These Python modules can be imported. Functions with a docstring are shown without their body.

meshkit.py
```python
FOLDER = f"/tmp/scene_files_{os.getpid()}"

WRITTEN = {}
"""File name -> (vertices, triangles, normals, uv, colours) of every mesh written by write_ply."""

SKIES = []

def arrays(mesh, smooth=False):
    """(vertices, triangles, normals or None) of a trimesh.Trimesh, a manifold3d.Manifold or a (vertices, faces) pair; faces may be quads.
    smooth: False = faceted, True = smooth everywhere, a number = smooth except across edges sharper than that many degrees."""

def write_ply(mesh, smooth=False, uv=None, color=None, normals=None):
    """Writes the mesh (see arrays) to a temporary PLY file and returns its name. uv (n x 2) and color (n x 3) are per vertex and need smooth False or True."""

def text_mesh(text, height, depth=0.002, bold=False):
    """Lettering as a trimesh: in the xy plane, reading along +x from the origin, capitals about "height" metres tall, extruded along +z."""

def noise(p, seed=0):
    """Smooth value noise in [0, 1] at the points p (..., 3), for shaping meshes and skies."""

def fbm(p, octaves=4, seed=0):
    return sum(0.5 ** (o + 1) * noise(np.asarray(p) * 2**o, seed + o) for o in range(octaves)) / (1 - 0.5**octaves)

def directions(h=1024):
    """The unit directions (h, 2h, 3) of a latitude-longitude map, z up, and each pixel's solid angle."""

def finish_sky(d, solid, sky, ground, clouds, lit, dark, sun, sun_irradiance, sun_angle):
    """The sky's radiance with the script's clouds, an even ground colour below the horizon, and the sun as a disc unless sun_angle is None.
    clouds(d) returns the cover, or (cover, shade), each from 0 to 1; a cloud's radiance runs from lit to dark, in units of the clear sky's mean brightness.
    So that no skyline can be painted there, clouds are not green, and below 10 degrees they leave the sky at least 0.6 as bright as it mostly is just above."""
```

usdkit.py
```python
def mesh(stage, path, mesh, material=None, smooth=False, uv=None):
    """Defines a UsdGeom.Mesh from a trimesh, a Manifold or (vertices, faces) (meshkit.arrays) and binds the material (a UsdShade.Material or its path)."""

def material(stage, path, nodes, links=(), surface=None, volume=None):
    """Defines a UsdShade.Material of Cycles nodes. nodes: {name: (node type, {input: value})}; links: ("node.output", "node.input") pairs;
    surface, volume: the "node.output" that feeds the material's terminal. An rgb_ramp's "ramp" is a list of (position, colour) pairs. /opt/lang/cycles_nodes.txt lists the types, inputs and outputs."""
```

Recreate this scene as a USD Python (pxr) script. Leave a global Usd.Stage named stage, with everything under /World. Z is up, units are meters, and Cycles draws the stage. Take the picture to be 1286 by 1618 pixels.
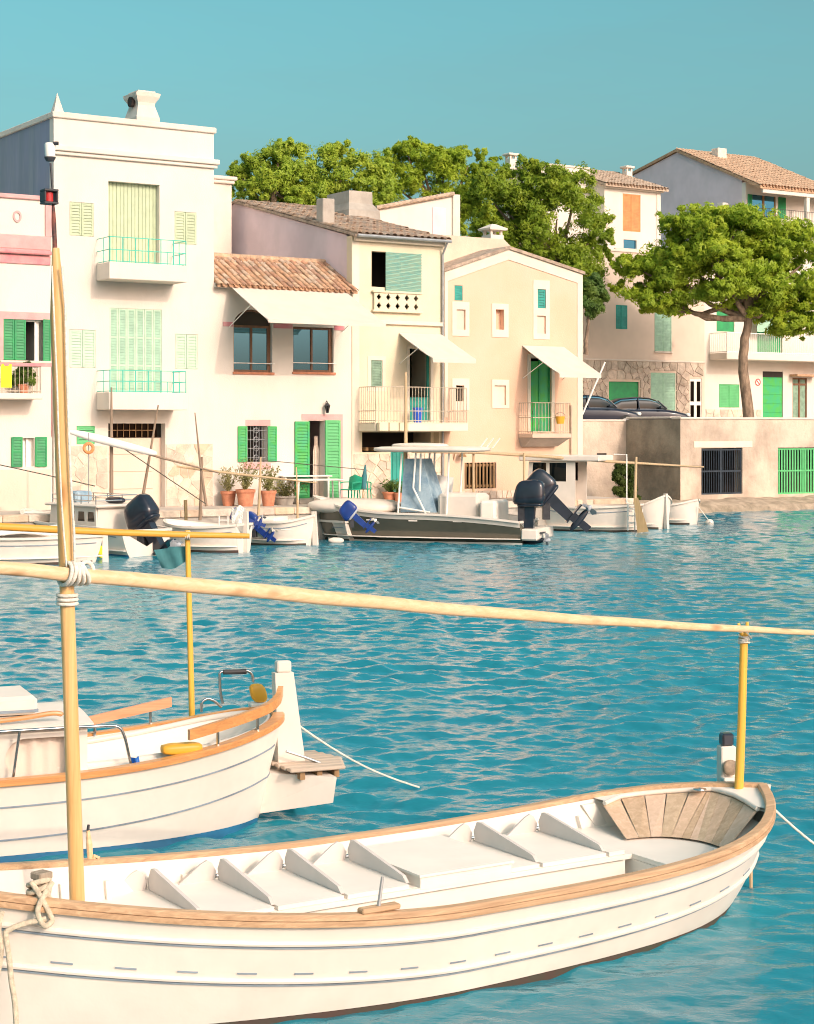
import math, random
import numpy as np
import trimesh, usdkit, meshkit
from shapely.geometry import Polygon, MultiPoint, box as sbox2
from shapely.ops import voronoi_diagram
from scipy.interpolate import PchipInterpolator
from pxr import Usd, UsdGeom, UsdLux, UsdShade, Gf, Sdf

stage = Usd.Stage.CreateInMemory()
UsdGeom.SetStageUpAxis(stage, 'Z')
UsdGeom.SetStageMetersPerUnit(stage, 1.0)
stage.SetDefaultPrim(UsdGeom.Xform.Define(stage, '/World').GetPrim())
UsdGeom.Scope.Define(stage, '/World/Looks')
rng = np.random.default_rng(7)
random.seed(7)
pi = math.pi

# ---------------------------------------------------------------- camera, sky, sun, exposure
FOC, EYE, HZ, CX, PW, PH = 2800.0, 3.0, 680.0, 643.0, 1286.0, 1618.0     # photograph's pixels
cam = UsdGeom.Camera.Define(stage, '/World/camera')
cam.AddTranslateOp().Set(Gf.Vec3d(0, 0, EYE))
cam.AddRotateXYZOp().Set(Gf.Vec3f(90, 0, 0))
HA = 36.0
cam.CreateHorizontalApertureAttr(HA)
cam.CreateVerticalApertureAttr(HA * PH / PW)
cam.CreateFocalLengthAttr(HA * FOC / PW)
cam.CreateVerticalApertureOffsetAttr(-(PH / 2 - HZ) / PW * HA)
cam.CreateClippingRangeAttr(Gf.Vec2f(0.1, 5000))
cam.CreateExposureAttr(-0.55)
SUN_AZ, SUN_EL = math.radians(137), math.radians(29)     # azimuth from +y towards +x, towards the sun
SKY_STRENGTH, SUN_INT = 0.145, 0.5
dome = UsdLux.DomeLight.Define(stage, '/World/sky')
sun = UsdLux.DistantLight.Define(stage, '/World/sun')
sun.CreateIntensityAttr(SUN_INT); sun.CreateAngleAttr(0.5); sun.CreateNormalizeAttr(True)
sun.CreateColorAttr(Gf.Vec3f(1.0, 0.90, 0.74))
sun.AddRotateXYZOp().Set(Gf.Vec3f(90 - math.degrees(SUN_EL), 0, 180 - math.degrees(SUN_AZ)))
SKY_TINT = (1.48, 1.84, 1.82)
SKY_SAT, SKY_HUE = 1.25, 0.442
skym = usdkit.material(stage, '/World/Looks/sky', {
    's': ('sky_texture', {'sky_type': 'single_scattering', 'sun_disc': False, 'sun_elevation': SUN_EL, 'sun_rotation': SUN_AZ, 'altitude': 10.0,
                          'air_density': 1.0, 'aerosol_density': 5.8, 'ozone_density': 1.0}),
    'h': ('hsv', {'hue': SKY_HUE, 'saturation': SKY_SAT, 'value': 1.0, 'fac': 1.0}),
    't': ('mix_color', {'blend_type': 'multiply', 'fac': 1.0, 'b': SKY_TINT, 'use_clamp': False}),
    'tc': ('texture_coordinate', {}), 'mp': ('mapping', {'scale': (1.6, 1.6, 9.0)}),
    'n': ('noise_texture', {'scale': 2.2, 'detail': 5.0, 'roughness': 0.55}),
    'r': ('map_range', {'from_min': 0.46, 'from_max': 0.85, 'to_min': 0.0, 'to_max': 0.16, 'clamp': True}),
    'm': ('mix_color', {'blend_type': 'mix', 'b': (2.6, 2.7, 2.6), 'use_clamp': False}),
    'b': ('background_shader', {'strength': SKY_STRENGTH})},
    [('s.color', 'h.color'), ('h.color', 't.a'), ('t.result', 'm.a'), ('tc.generated', 'mp.vector'), ('mp.vector', 'n.vector'), ('n.fac', 'r.value'), ('r.result', 'm.fac'), ('m.result', 'b.color')], surface='b.background')
UsdShade.MaterialBindingAPI.Apply(dome.GetPrim()).Bind(skym)
for p_ in (dome.GetPrim(),):
    p_.SetCustomDataByKey('kind', 'structure')

# ---------------------------------------------------------------- helpers
_names, _loc = {}, {}
def numbered(path):
    n = _names.get(path, 0); _names[path] = n + 1
    return path if n == 0 else f'{path}_{n:03d}'
def tag(prim, label=None, cat=None, group=None, kind=None):
    p = prim.GetPrim() if hasattr(prim, 'GetPrim') else prim
    for k, v in (('label', label), ('category', cat), ('group', group), ('kind', kind)):
        if v: p.SetCustomDataByKey(k, v)
    return prim
def thing(name, label, cat, loc=(0, 0, 0), group=None, kind=None):
    path = numbered('/World/' + name)
    x = UsdGeom.Xform.Define(stage, path); x.AddTranslateOp().Set(Gf.Vec3d(*map(float, loc)))
    _loc[path] = np.array(loc, float)
    tag(x, label, cat, group, kind)
    return path
def root(path): return '/'.join(path.split('/')[:3])

class Frame:
    """u along a facade (or a hull), d into it, z up; built in world coordinates."""
    def __init__(s, o, ang):
        s.o = np.array([o[0], o[1], 0.0]); s.ang = ang
        s.U = np.array([math.cos(ang), math.sin(ang), 0]); s.D = np.array([-math.sin(ang), math.cos(ang), 0]); s.Z = np.array([0, 0, 1.0])
    def w(s, u, d, z):
        u, d, z = np.broadcast_arrays(np.asarray(u, float), np.asarray(d, float), np.asarray(z, float))
        return s.o + u[..., None] * s.U + d[..., None] * s.D + z[..., None] * s.Z
    def loc(s, p):
        q = np.asarray(p, float) - s.o
        return q @ s.U, q @ s.D, q @ s.Z
    def uz(s, px, py, d=0.0):
        r = np.array([(px - CX) / FOC, 1.0, (HZ - py) / FOC]); c = np.array([0, 0, EYE])
        t = (d - (c - s.o) @ s.D) / (r @ s.D); p = c + t * r
        return float((p - s.o) @ s.U), float(p[2])
    def ud(s, px, py, z):
        p = at_z(px, py, z)
        return float((p - s.o) @ s.U), float((p - s.o) @ s.D)
    def rect(s, x0, y0, x1, y1, d=0.0):
        """facade rectangle (u0, u1, z0, z1) that shows at these pixels"""
        xm, ym = (x0 + x1) / 2, (y0 + y1) / 2
        return s.uz(x0, ym, d)[0], s.uz(x1, ym, d)[0], s.uz(xm, y1, d)[1], s.uz(xm, y0, d)[1]
WF = Frame((0, 0), 0.0)
def at_z(px, py, z):
    y = FOC * (EYE - z) / (py - HZ)
    return np.array([(px - CX) / FOC * y, y, z])
def at_y(px, py, y):
    return np.array([(px - CX) / FOC * y, y, EYE + (HZ - py) / FOC * y])

class MB:
    def __init__(s): s.v, s.f, s.n = [], [], 0
    def add(s, v, f):
        v, f = np.asarray(v, float).reshape(-1, 3), np.asarray(f, int)
        if f.shape[1] == 4: f = np.vstack([f[:, [0, 1, 2]], f[:, [0, 2, 3]]])
        s.v.append(v); s.f.append(f + s.n); s.n += len(v); return s
    def mesh(s, m): return s.add(m.vertices, m.faces)
    def hexa(s, p):      # 8 points: bottom 4 (ccw), top 4
        return s.add(p, [[0, 3, 2, 1], [4, 5, 6, 7], [0, 1, 5, 4], [1, 2, 6, 5], [2, 3, 7, 6], [3, 0, 4, 7]])
    def box(s, F, u0, u1, d0, d1, z0, z1):
        return s.hexa(F.w([u0, u1, u1, u0] * 2, [d0, d0, d1, d1] * 2, [z0] * 4 + [z1] * 4))
    def bev(s, F, u0, u1, d0, d1, z0, z1, c=0.01):
        """box with chamfered edges"""
        c = min(c, (u1 - u0) * .45, (d1 - d0) * .45, (z1 - z0) * .45)
        P = []
        for su in (0, 1):
            for sd in (0, 1):
                for sz in (0, 1):
                    U, D, Z = (u0, u1)[su], (d0, d1)[sd], (z0, z1)[sz]
                    iu, idd, iz = (1 - 2 * su) * c, (1 - 2 * sd) * c, (1 - 2 * sz) * c
                    P += [(U, D + idd, Z + iz), (U + iu, D, Z + iz), (U + iu, D + idd, Z)]
        P = np.array(P); m = trimesh.convex.convex_hull(P)
        return s.add(F.w(m.vertices[:, 0], m.vertices[:, 1], m.vertices[:, 2]), m.faces)
    def prism(s, F, poly, d0, d1, holes=()):
        """polygon in (u, z), extruded from d0 to d1"""
        P = poly if hasattr(poly, 'exterior') else Polygon(poly, holes)
        m = trimesh.creation.extrude_polygon(P.buffer(0), 1.0, engine='earcut')
        v = np.array(m.vertices)
        return s.add(F.w(v[:, 0], d0 + (1 - v[:, 2]) * (d1 - d0), v[:, 1]), m.faces if d1 > d0 else m.faces[:, ::-1])
    def slab(s, F, poly, z0, z1):
        """polygon in (u, d), extruded from z0 to z1"""
        P = poly if hasattr(poly, 'exterior') else Polygon(poly)
        m = trimesh.creation.extrude_polygon(P.buffer(0), 1.0, engine='earcut'); v = np.array(m.vertices)
        return s.add(F.w(v[:, 0], v[:, 1], z0 + v[:, 2] * (z1 - z0)), m.faces)
    def tube(s, pts, r, n=8, cap=True):
        p = np.asarray(pts, float); r = np.broadcast_to(r, (len(p),)).astype(float)
        t = np.gradient(p, axis=0); t /= np.linalg.norm(t, axis=1, keepdims=True) + 1e-12
        a0 = np.cross(t[0], [0, 0, 1.0] if abs(t[0][2]) < .9 else [1.0, 0, 0]); a0 /= np.linalg.norm(a0); a = [a0]
        for k in range(1, len(p)):
            q = a[-1] - t[k] * (a[-1] @ t[k]); a.append(q / (np.linalg.norm(q) + 1e-12))
        a = np.array(a)
        b = np.cross(t, a); an = np.arange(n) * 2 * pi / n
        v = p[:, None] + r[:, None, None] * (np.cos(an)[None, :, None] * a[:, None] + np.sin(an)[None, :, None] * b[:, None])
        i, j = np.meshgrid(np.arange(len(p) - 1), np.arange(n), indexing='ij'); k = (j + 1) % n
        q = np.stack([i * n + j, (i + 1) * n + j, (i + 1) * n + k, i * n + k], -1).reshape(-1, 4)[:, ::-1]
        f = np.vstack([q[:, [0, 1, 2]], q[:, [0, 2, 3]]])
        v = v.reshape(-1, 3)
        if cap:
            m = len(v); v = np.vstack([v, p[0], p[-1]]); e = (len(p) - 1) * n; jj = np.arange(n)
            f = np.vstack([f, np.stack([np.full(n, m), jj, (jj + 1) % n], 1)[:, ::1], np.stack([np.full(n, m + 1), e + (jj + 1) % n, e + jj], 1)])
        return s.add(v, f)
    def grid(s, P, flip=False):
        n, m = P.shape[:2]; i, j = np.meshgrid(np.arange(n - 1), np.arange(m - 1), indexing='ij')
        q = np.stack([i * m + j, (i + 1) * m + j, (i + 1) * m + j + 1, i * m + j + 1], -1).reshape(-1, 4)
        return s.add(P.reshape(-1, 3), q[:, ::-1] if flip else q)
    def lathe(s, o, prof, n=20, M=None):
        an = np.arange(n + 1) * 2 * pi / n; pr = np.asarray(prof, float)
        P = np.stack([pr[:, None, 0] * np.cos(an), pr[:, None, 0] * np.sin(an), np.broadcast_to(pr[:, None, 1], (len(pr), n + 1))], -1)
        if M is not None: P = P @ np.asarray(M).T
        return s.grid(P + np.asarray(o, float), flip=True)
    def blob(s, c, size, e=2.6, M=None, n=16, fn=None):
        """superellipsoid: size = full extents"""
        m = trimesh.creation.uv_sphere(1.0, count=[n, 2 * n]); d = np.array(m.vertices)
        k = (np.abs(d) ** e).sum(1) ** (-1.0 / e); v = d * k[:, None] * np.asarray(size) / 2
        if fn is not None: v = fn(v)
        if M is not None: v = v @ np.asarray(M).T
        return s.add(v + np.asarray(c, float), m.faces)
    def build(s, name, mat, parent=None, smooth=False, label=None):
        v, f = np.vstack(s.v), np.vstack(s.f)
        if parent is None:
            path = numbered('/World/' + name)
        else:
            path = numbered(parent + '/' + name); v = v - _loc[root(parent)]
        m = usdkit.mesh(stage, path, (v, f), MAT[mat], smooth=smooth)
        if label: tag(m, label)
        return path
def rail_sweep(P, N, prof):
    """sweep a closed profile [(side, up), ...] along points P with side vectors N; returns a grid"""
    prof = np.asarray(list(prof) + [prof[0]], float)
    return P[:, None] + prof[None, :, 0, None] * N[:, None] + prof[None, :, 1, None] * np.array([0, 0, 1.0])
def spl(pts, n=40):
    p = np.asarray(pts, float); t = np.linspace(0, 1, len(p)); return np.stack([PchipInterpolator(t, p[:, i])(np.linspace(0, 1, n)) for i in range(3)], 1)
def rotm(axis, a): return trimesh.transformations.rotation_matrix(a, axis)[:3, :3]

# ---------------------------------------------------------------- materials
MAT = {}
def lk(name): return '/World/Looks/' + name
def surf(name, col, rough=0.6, var=0.10, scale=3.0, bump=0.0, bscale=40.0, col2=None, stretch=(1, 1, 1), metal=0.0, spec=0.5, detail=4.0, dirt=None, coat=0.0, obj=False):
    """a plain surface: base colour varied by noise towards col2, fine relief"""
    c2 = col2 if col2 is not None else tuple(c * (1 - 2.2 * var) for c in col)
    n = {'g': ('geometry', {}), 'mp': ('mapping', {'scale': stretch}),
         'n': ('noise_texture', {'scale': scale, 'detail': detail, 'roughness': 0.62}),
         'r': ('rgb_ramp', {'ramp': [(0.0, c2), (0.36, c2), (0.62, col), (1.0, col)]}),
         'p': ('principled_bsdf', {'roughness': rough, 'metallic': metal, 'specular_ior_level': spec, 'coat_weight': coat, 'coat_roughness': 0.1})}
    l = [('g.position', 'mp.vector'), ('mp.vector', 'n.vector'), ('n.fac', 'r.fac')]
    last = 'r.color'
    if dirt is not None:     # (colour, scale, amount): blotches of weather with a shape of their own
        n['n2'] = ('noise_texture', {'scale': dirt[1], 'detail': 6.0, 'roughness': 0.7})
        n['mp2'] = ('mapping', {'scale': (1, 1, dirt[3] if len(dirt) > 3 else 0.35)})
        n['mr'] = ('map_range', {'from_min': 0.48, 'from_max': 0.78, 'to_min': 0.0, 'to_max': dirt[2], 'clamp': True})
        n['mx'] = ('mix_color', {'blend_type': 'mix', 'b': dirt[0]})
        l += [('g.position', 'mp2.vector'), ('mp2.vector', 'n2.vector'), ('n2.fac', 'mr.value'), ('mr.result', 'mx.fac'), (last, 'mx.a')]
        last = 'mx.result'
    l.append((last, 'p.base_color'))
    if bump:
        n['nb'] = ('noise_texture', {'scale': bscale, 'detail': 5.0, 'roughness': 0.6}); n['b'] = ('bump', {'strength': 1.0, 'distance': bump})
        l += [('mp.vector', 'nb.vector'), ('nb.fac', 'b.height'), ('b.normal', 'p.normal')]
    MAT[name] = usdkit.material(stage, lk(name), n, l, surface='p.BSDF')
# plaster and masonry
DIRT = (0.42, 0.33, 0.24)
surf('white_plaster', (0.69, 0.615, 0.53), .85, .03, .7, .005, 30, dirt=((.52, .44, .35), 1.1, .30, .22))
surf('trim_plaster', (0.70, 0.60, 0.51), .85, .05, 1.2, .004, 30, dirt=(DIRT, 2.0, .25))
surf('cream_plaster', (0.70, 0.60, 0.43), .85, .05, .8, .004, 30, dirt=((.6, .45, .28), 1.5, .25))
surf('orange_plaster', (0.69, 0.43, 0.29), .88, .06, .5, .006, 25, col2=(.68, .47, .34), dirt=((.58, .42, .32), .8, .45))
surf('pale_surround', (0.72, 0.62, 0.49), .85, .04, 2.0, .003, 30)
surf('beige_plaster', (0.66, 0.52, 0.40), .9, .10, .6, .008, 20, dirt=((.42, .33, .25), .9, .5))
surf('peach_plaster', (0.69, 0.54, 0.43), .88, .04, .8, .004, 25, dirt=((.55, .42, .34), .9, .2))
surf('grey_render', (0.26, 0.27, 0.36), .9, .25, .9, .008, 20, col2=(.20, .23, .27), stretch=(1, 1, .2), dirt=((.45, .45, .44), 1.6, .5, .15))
surf('shade_lilac_plaster', (0.70, 0.57, 0.60), .88, .06, .8, .004, 25, dirt=((.48, .44, .42), .9, .35))  # lilac tint puts the shade of the left gables into the plaster
surf('pink_trim', (0.58, 0.20, 0.22), .8, .10, 2.0, .003, 30, col2=(.62, .32, .30))
surf('pink_pale', (0.66, 0.36, 0.34), .8, .08, 2.0, .003, 30)
surf('wall_stone', (0.62, 0.49, 0.38), .9, .16, .7, .02, 9, dirt=((.30, .22, .15), 1.3, .55))
surf('shaded_wall_stone', (0.36, 0.28, 0.20), .9, .2, .9, .02, 9, dirt=((.16, .13, .10), 1.1, .5))  # darker copy of the wall stone, shade of the buttress face painted in
surf('concrete', (0.46, 0.41, 0.35), .9, .12, 1.2, .006, 20, dirt=((.25, .21, .17), .9, .5))
surf('rock', (0.42, 0.33, 0.24), .9, .25, 2.2, .04, 7, col2=(.24, .19, .13))
surf('ground_earth', (0.30, 0.24, 0.17), .95, .2, .3, .02, 6, col2=(.12, .13, .06))
for i, c in enumerate([(.70, .56, .43), (.64, .47, .33), (.72, .60, .48), (.60, .48, .38), (.70, .50, .34)]):
    surf(f'stone_{i}', c, .9, .12, 3.0, .012, 14)
for i, c in enumerate([(.50, .40, .31), (.56, .45, .36), (.46, .38, .30), (.58, .48, .38)]):
    surf(f'rubble_{i}', c, .92, .16, 3.0, .02, 12)
for i, c in enumerate([(.58, .34, .20), (.52, .28, .17), (.64, .42, .27), (.46, .27, .18), (.60, .44, .32)]):
    surf(f'tile_{i}', c, .85, .18, 6.0, .006, 30, dirt=((.25, .20, .14), 5.0, .6, 1))
for i, c in enumerate([(.40, .28, .20), (.48, .36, .27), (.34, .26, .20), (.44, .30, .20)]):
    surf(f'old_tile_{i}', c, .9, .2, 6.0, .006, 30, dirt=((.20, .17, .13), 5.0, .6, 1))
# paint, wood, metal, cloth
surf('pale_green_paint', (0.46, 0.53, 0.34), .55, .06, 4, .001, 60)
surf('mint_pale', (0.46, 0.62, 0.46), .55, .05, 4, .001, 60)
surf('mint_paint', (0.33, 0.53, 0.38), .55, .08, 4, .001, 60)
surf('green_paint', (0.02, 0.30, 0.09), .5, .12, 3, .001, 60, col2=(.02, .22, .08))
surf('bright_green_paint', (0.05, 0.36, 0.06), .5, .12, 3, .001, 60, col2=(.03, .34, .14))
surf('light_green_paint', (0.10, 0.44, 0.16), .55, .06, 3, .001, 60)
surf('teal_paint', (0.02, 0.30, 0.24), .5, .12, 3, .001, 60)
surf('teal_rail', (0.05, 0.48, 0.36), .45, .05, 3)
surf('faded_green', (0.22, 0.34, 0.24), .7, .15, 5, .001, 60)
surf('blind_cane', (0.30, 0.42, 0.30), .8, .3, 9, .003, 60, col2=(.12, .34, .30), stretch=(.5, .5, 6))
surf('orange_shutter', (0.62, 0.27, 0.09), .6, .1, 3, .001, 60)
surf('brown_frame', (0.20, 0.09, 0.04), .5, .15, 8, stretch=(1, 1, .2))
surf('brown_slat', (0.30, 0.17, 0.07), .6, .2, 8, stretch=(1, 1, .2))
surf('dark_iron', (0.035, 0.035, 0.04), .5, .2, 8)
surf('dark_blue_gate', (0.018, 0.03, 0.045), .5, .2, 6)
surf('grey_metal', (0.35, 0.36, 0.36), .4, .1, 5, metal=.6)
surf('rail_metal', (0.50, 0.42, 0.32), .5, .1, 5)
surf('white_metal', (0.80, 0.77, 0.70), .4, .04, 5)
surf('steel', (0.55, 0.57, 0.58), .18, .05, 5, metal=1.0)
surf('rust_iron', (0.20, 0.06, 0.04), .75, .3, 25, .002, 90, col2=(.05, .03, .03))
surf('awning_cloth', (0.66, 0.56, 0.47), .9, .03, 2, .002, 60)
surf('white_cloth', (0.80, 0.76, 0.70), .9, .05, 3, .006, 8)
surf('blue_cloth', (0.30, 0.40, 0.46), .85, .12, 3, .012, 6, col2=(.16, .26, .34))
surf('teal_cloth', (0.05, 0.20, 0.22), .85, .15, 3, .008, 6)
surf('yellow_cloth', (0.72, 0.76, 0.03), .85, .1, 3)
surf('yellow_plastic', (0.66, 0.34, 0.03), .45, .05, 3)
surf('orange_plastic', (0.75, 0.28, 0.10), .5, .08, 3)
surf('blue_plastic', (0.02, 0.12, 0.42), .35, .08, 3)
surf('green_plastic', (0.02, 0.36, 0.20), .4, .08, 3)
surf('bright_blue', (0.02, 0.10, 0.55), .35, .08, 3)
surf('terracotta', (0.55, 0.22, 0.12), .85, .12, 6, .003, 40)
surf('black_rubber', (0.02, 0.02, 0.022), .6, .1, 6)
surf('engine_black', (0.012, 0.014, 0.022), .22, .15, 4, coat=.4)
surf('engine_blue', (0.010, 0.035, 0.19), .3, .12, 4, coat=.4)
surf('engine_grey', (0.40, 0.42, 0.44), .4, .1, 5)
surf('car_paint', (0.006, 0.008, 0.018), .32, .1, 3, coat=.25)
surf('car_paint_2', (0.008, 0.011, 0.022), .32, .1, 3, coat=.25)
surf('tyre', (0.015, 0.015, 0.015), .8, .1, 8)
surf('red_paint', (0.50, 0.03, 0.03), .5, .1, 5)
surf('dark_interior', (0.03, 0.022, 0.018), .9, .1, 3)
surf('boat_white', (0.67, 0.60, 0.52), .38, .04, 1.6, .0022, 9, dirt=((.55, .48, .40), 3.0, .32, .5), coat=.08)
surf('deck_white', (0.76, 0.685, 0.60), .5, .03, 2.5, .001, 40, dirt=((.62, .55, .46), 4.0, .15, 1))
surf('shade_grey', (0.58, 0.52, 0.475), .55, .04, 3, .001, 40)  # grey that stands in for shade on the dividers and beside them
surf('boat_line', (0.22, 0.27, 0.31), .5, .15, 4)
surf('antifoul_blue', (0.01, 0.12, 0.24), .6, .15, 3)
surf('antifoul_dark', (0.05, 0.025, 0.018), .7, .2, 3, col2=(.03, .035, .02))
surf('olive_hull', (0.085, 0.078, 0.055), .2, .1, 1.0, coat=.5)
surf('rope', (0.62, 0.52, 0.38), .9, .15, 40, .004, 120)
surf('rope_white', (0.76, 0.70, 0.60), .9, .12, 40, .004, 120)
surf('dark_rope', (0.10, 0.09, 0.07), .9, .2, 20)
surf('skin_wood', (0.42, 0.30, 0.20), .7, .25, 9, .003, 30)
def wood(name, a, b, rough=.5, axis='x', scale=3.0, ang=0.0, coat=0.0, knots=None):
    st = {'x': (.6, 14, 14), 'z': (14, 14, .6), 'y': (14, .6, 14)}[axis]
    n = {'g': ('geometry', {}), 'rt': ('mapping', {'rotation': (0, 0, -ang)}), 'mp': ('mapping', {'scale': st}),
         'n': ('noise_texture', {'scale': scale, 'detail': 6.0, 'roughness': .65, 'distortion': .6}),
         'r': ('rgb_ramp', {'ramp': [(0.25, b), (0.5, tuple((x + y) / 2 for x, y in zip(a, b))), (0.68, a), (1.0, tuple(min(1, x * 1.1) for x in a))]}),
         'bm': ('bump', {'strength': .6, 'distance': .002}),
         'p': ('principled_bsdf', {'roughness': rough, 'coat_weight': coat, 'coat_roughness': .15})}
    l = [('g.position', 'rt.vector'), ('rt.vector', 'mp.vector'), ('mp.vector', 'n.vector'), ('n.fac', 'r.fac'), ('n.fac', 'bm.height'), ('bm.normal', 'p.normal')]
    last = 'r.color'
    if knots:
        n['k'] = ('voronoi_texture', {'feature': 'f1', 'scale': 5.0, 'randomness': 1.0}); n['km'] = ('mapping', {'scale': tuple(1.6 if s > 5 else .55 for s in st)})
        n['kr'] = ('map_range', {'from_min': .06, 'from_max': .26, 'to_min': .85, 'to_max': 0.0, 'clamp': True}); n['kx'] = ('mix_color', {'b': knots})
        l += [('rt.vector', 'km.vector'), ('km.vector', 'k.vector'), ('k.distance', 'kr.value'), ('kr.result', 'kx.fac'), (last, 'kx.a')]; last = 'kx.result'
    l.append((last, 'p.base_color'))
    MAT[name] = usdkit.material(stage, lk(name), n, l, surface='p.BSDF')
TH0, TH1 = 0.564, 0.387
wood('mast_wood', (.74, .46, .20), (.52, .28, .09), .38, 'z', 2.5, coat=.3, knots=(.30, .13, .03))
wood('spar_wood', (.76, .53, .32), (.58, .36, .18), .45, 'x', 2.5, ang=.2, coat=.2, knots=(.34, .16, .06))
wood('ochre_wood', (.74, .36, .05), (.62, .27, .03), .4, 'x', 2.5, ang=.2, coat=.3)
wood('ochre_post', (.76, .42, .06), (.62, .32, .04), .4, 'z', 2.5, coat=.3)
wood('gunwale_wood', (.58, .38, .22), (.33, .19, .10), .55, 'x', 3.0, ang=TH0)
wood('teak_rail', (.58, .28, .09), (.40, .16, .05), .4, 'x', 3.0, ang=TH1, coat=.3)
wood('red_rail', (.66, .30, .16), (.55, .20, .09), .45, 'x', 3.0, ang=TH1, coat=.2)
wood('teak_deck', (.52, .42, .33), (.38, .29, .21), .7, 'x', 3.0, ang=TH1)
wood('grey_wood', (.36, .29, .22), (.20, .15, .10), .8, 'z', 3.0)
wood('thin_pole', (.30, .22, .15), (.18, .12, .08), .7, 'z', 3.0)
wood('tan_pole', (.55, .40, .24), (.40, .27, .14), .6, 'z', 3.0)
wood('rudder_wood', (.34, .25, .12), (.20, .14, .06), .6, 'z', 3.0)
for i, (a, b) in enumerate([((.62, .44, .31), (.44, .30, .19)), ((.56, .40, .27), (.36, .24, .14)), ((.64, .47, .35), (.50, .34, .23)), ((.55, .41, .28), (.38, .27, .17))]):
    wood(f'plank_{i}', a, b, .7, 'z', 2.0)
def glassy(name, tint, refl, gc=(.9, .95, .95)):
    MAT[name] = usdkit.material(stage, lk(name), {'t': ('transparent_bsdf', {'color': tint}), 'g': ('glossy_bsdf', {'color': gc, 'roughness': .03}),
        'lw': ('fresnel', {'IOR': 1.5}), 'mr': ('map_range', {'from_min': 0.0, 'from_max': 1.0, 'to_min': refl, 'to_max': 1.0}), 'm': ('mix_closure', {})},
        [('lw.fac', 'mr.value'), ('mr.result', 'm.fac'), ('t.BSDF', 'm.closure1'), ('g.BSDF', 'm.closure2')], surface='m.closure')
glassy('pane', (.35, .55, .66), .55, (.16, .48, .72))
glassy('dark_pane', (.05, .05, .055), .02)
def leafy(name, a, b, tr=.35):
    MAT[name] = usdkit.material(stage, lk(name), {'g': ('geometry', {}), 'n': ('noise_texture', {'scale': 1.1, 'detail': 4.0}), 'wn': ('math', {'math_type': 'multiply_add', 'value2': .35, 'value3': 0.0}),
        'ad': ('math', {'math_type': 'add'}), 'sb': ('math', {'math_type': 'subtract', 'value2': .17}),
        'r': ('rgb_ramp', {'ramp': [(0.25, b), (0.75, a)]}), 'd': ('principled_bsdf', {'roughness': .55, 'specular_ior_level': .3}), 't': ('translucent_bsdf', {}), 'm': ('mix_closure', {'fac': tr})},
        [('g.position', 'n.vector'), ('g.random_per_island', 'wn.value1'), ('n.fac', 'ad.value1'), ('wn.value', 'ad.value2'), ('ad.value', 'sb.value1'), ('sb.value', 'r.fac'), ('r.color', 'd.base_color'), ('r.color', 't.color'), ('d.BSDF', 'm.closure1'), ('t.BSDF', 'm.closure2')], surface='m.closure')
leafy('pine_leaf', (.54, .60, .05), (.27, .38, .03), .45)
leafy('pale_leaf', (.54, .60, .07), (.28, .39, .04), .45)
leafy('dark_leaf', (.42, .48, .04), (.18, .27, .02), .42)
leafy('shrub_leaf', (.12, .15, .03), (.05, .08, .015))
leafy('bush_leaf', (.20, .26, .03), (.08, .15, .03))
leafy('dry_leaf', (.40, .34, .16), (.22, .22, .08))
surf('bark', (.30, .21, .14), .9, .3, 5, .03, 12, col2=(.13, .09, .06), stretch=(1, 1, .35))
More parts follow.
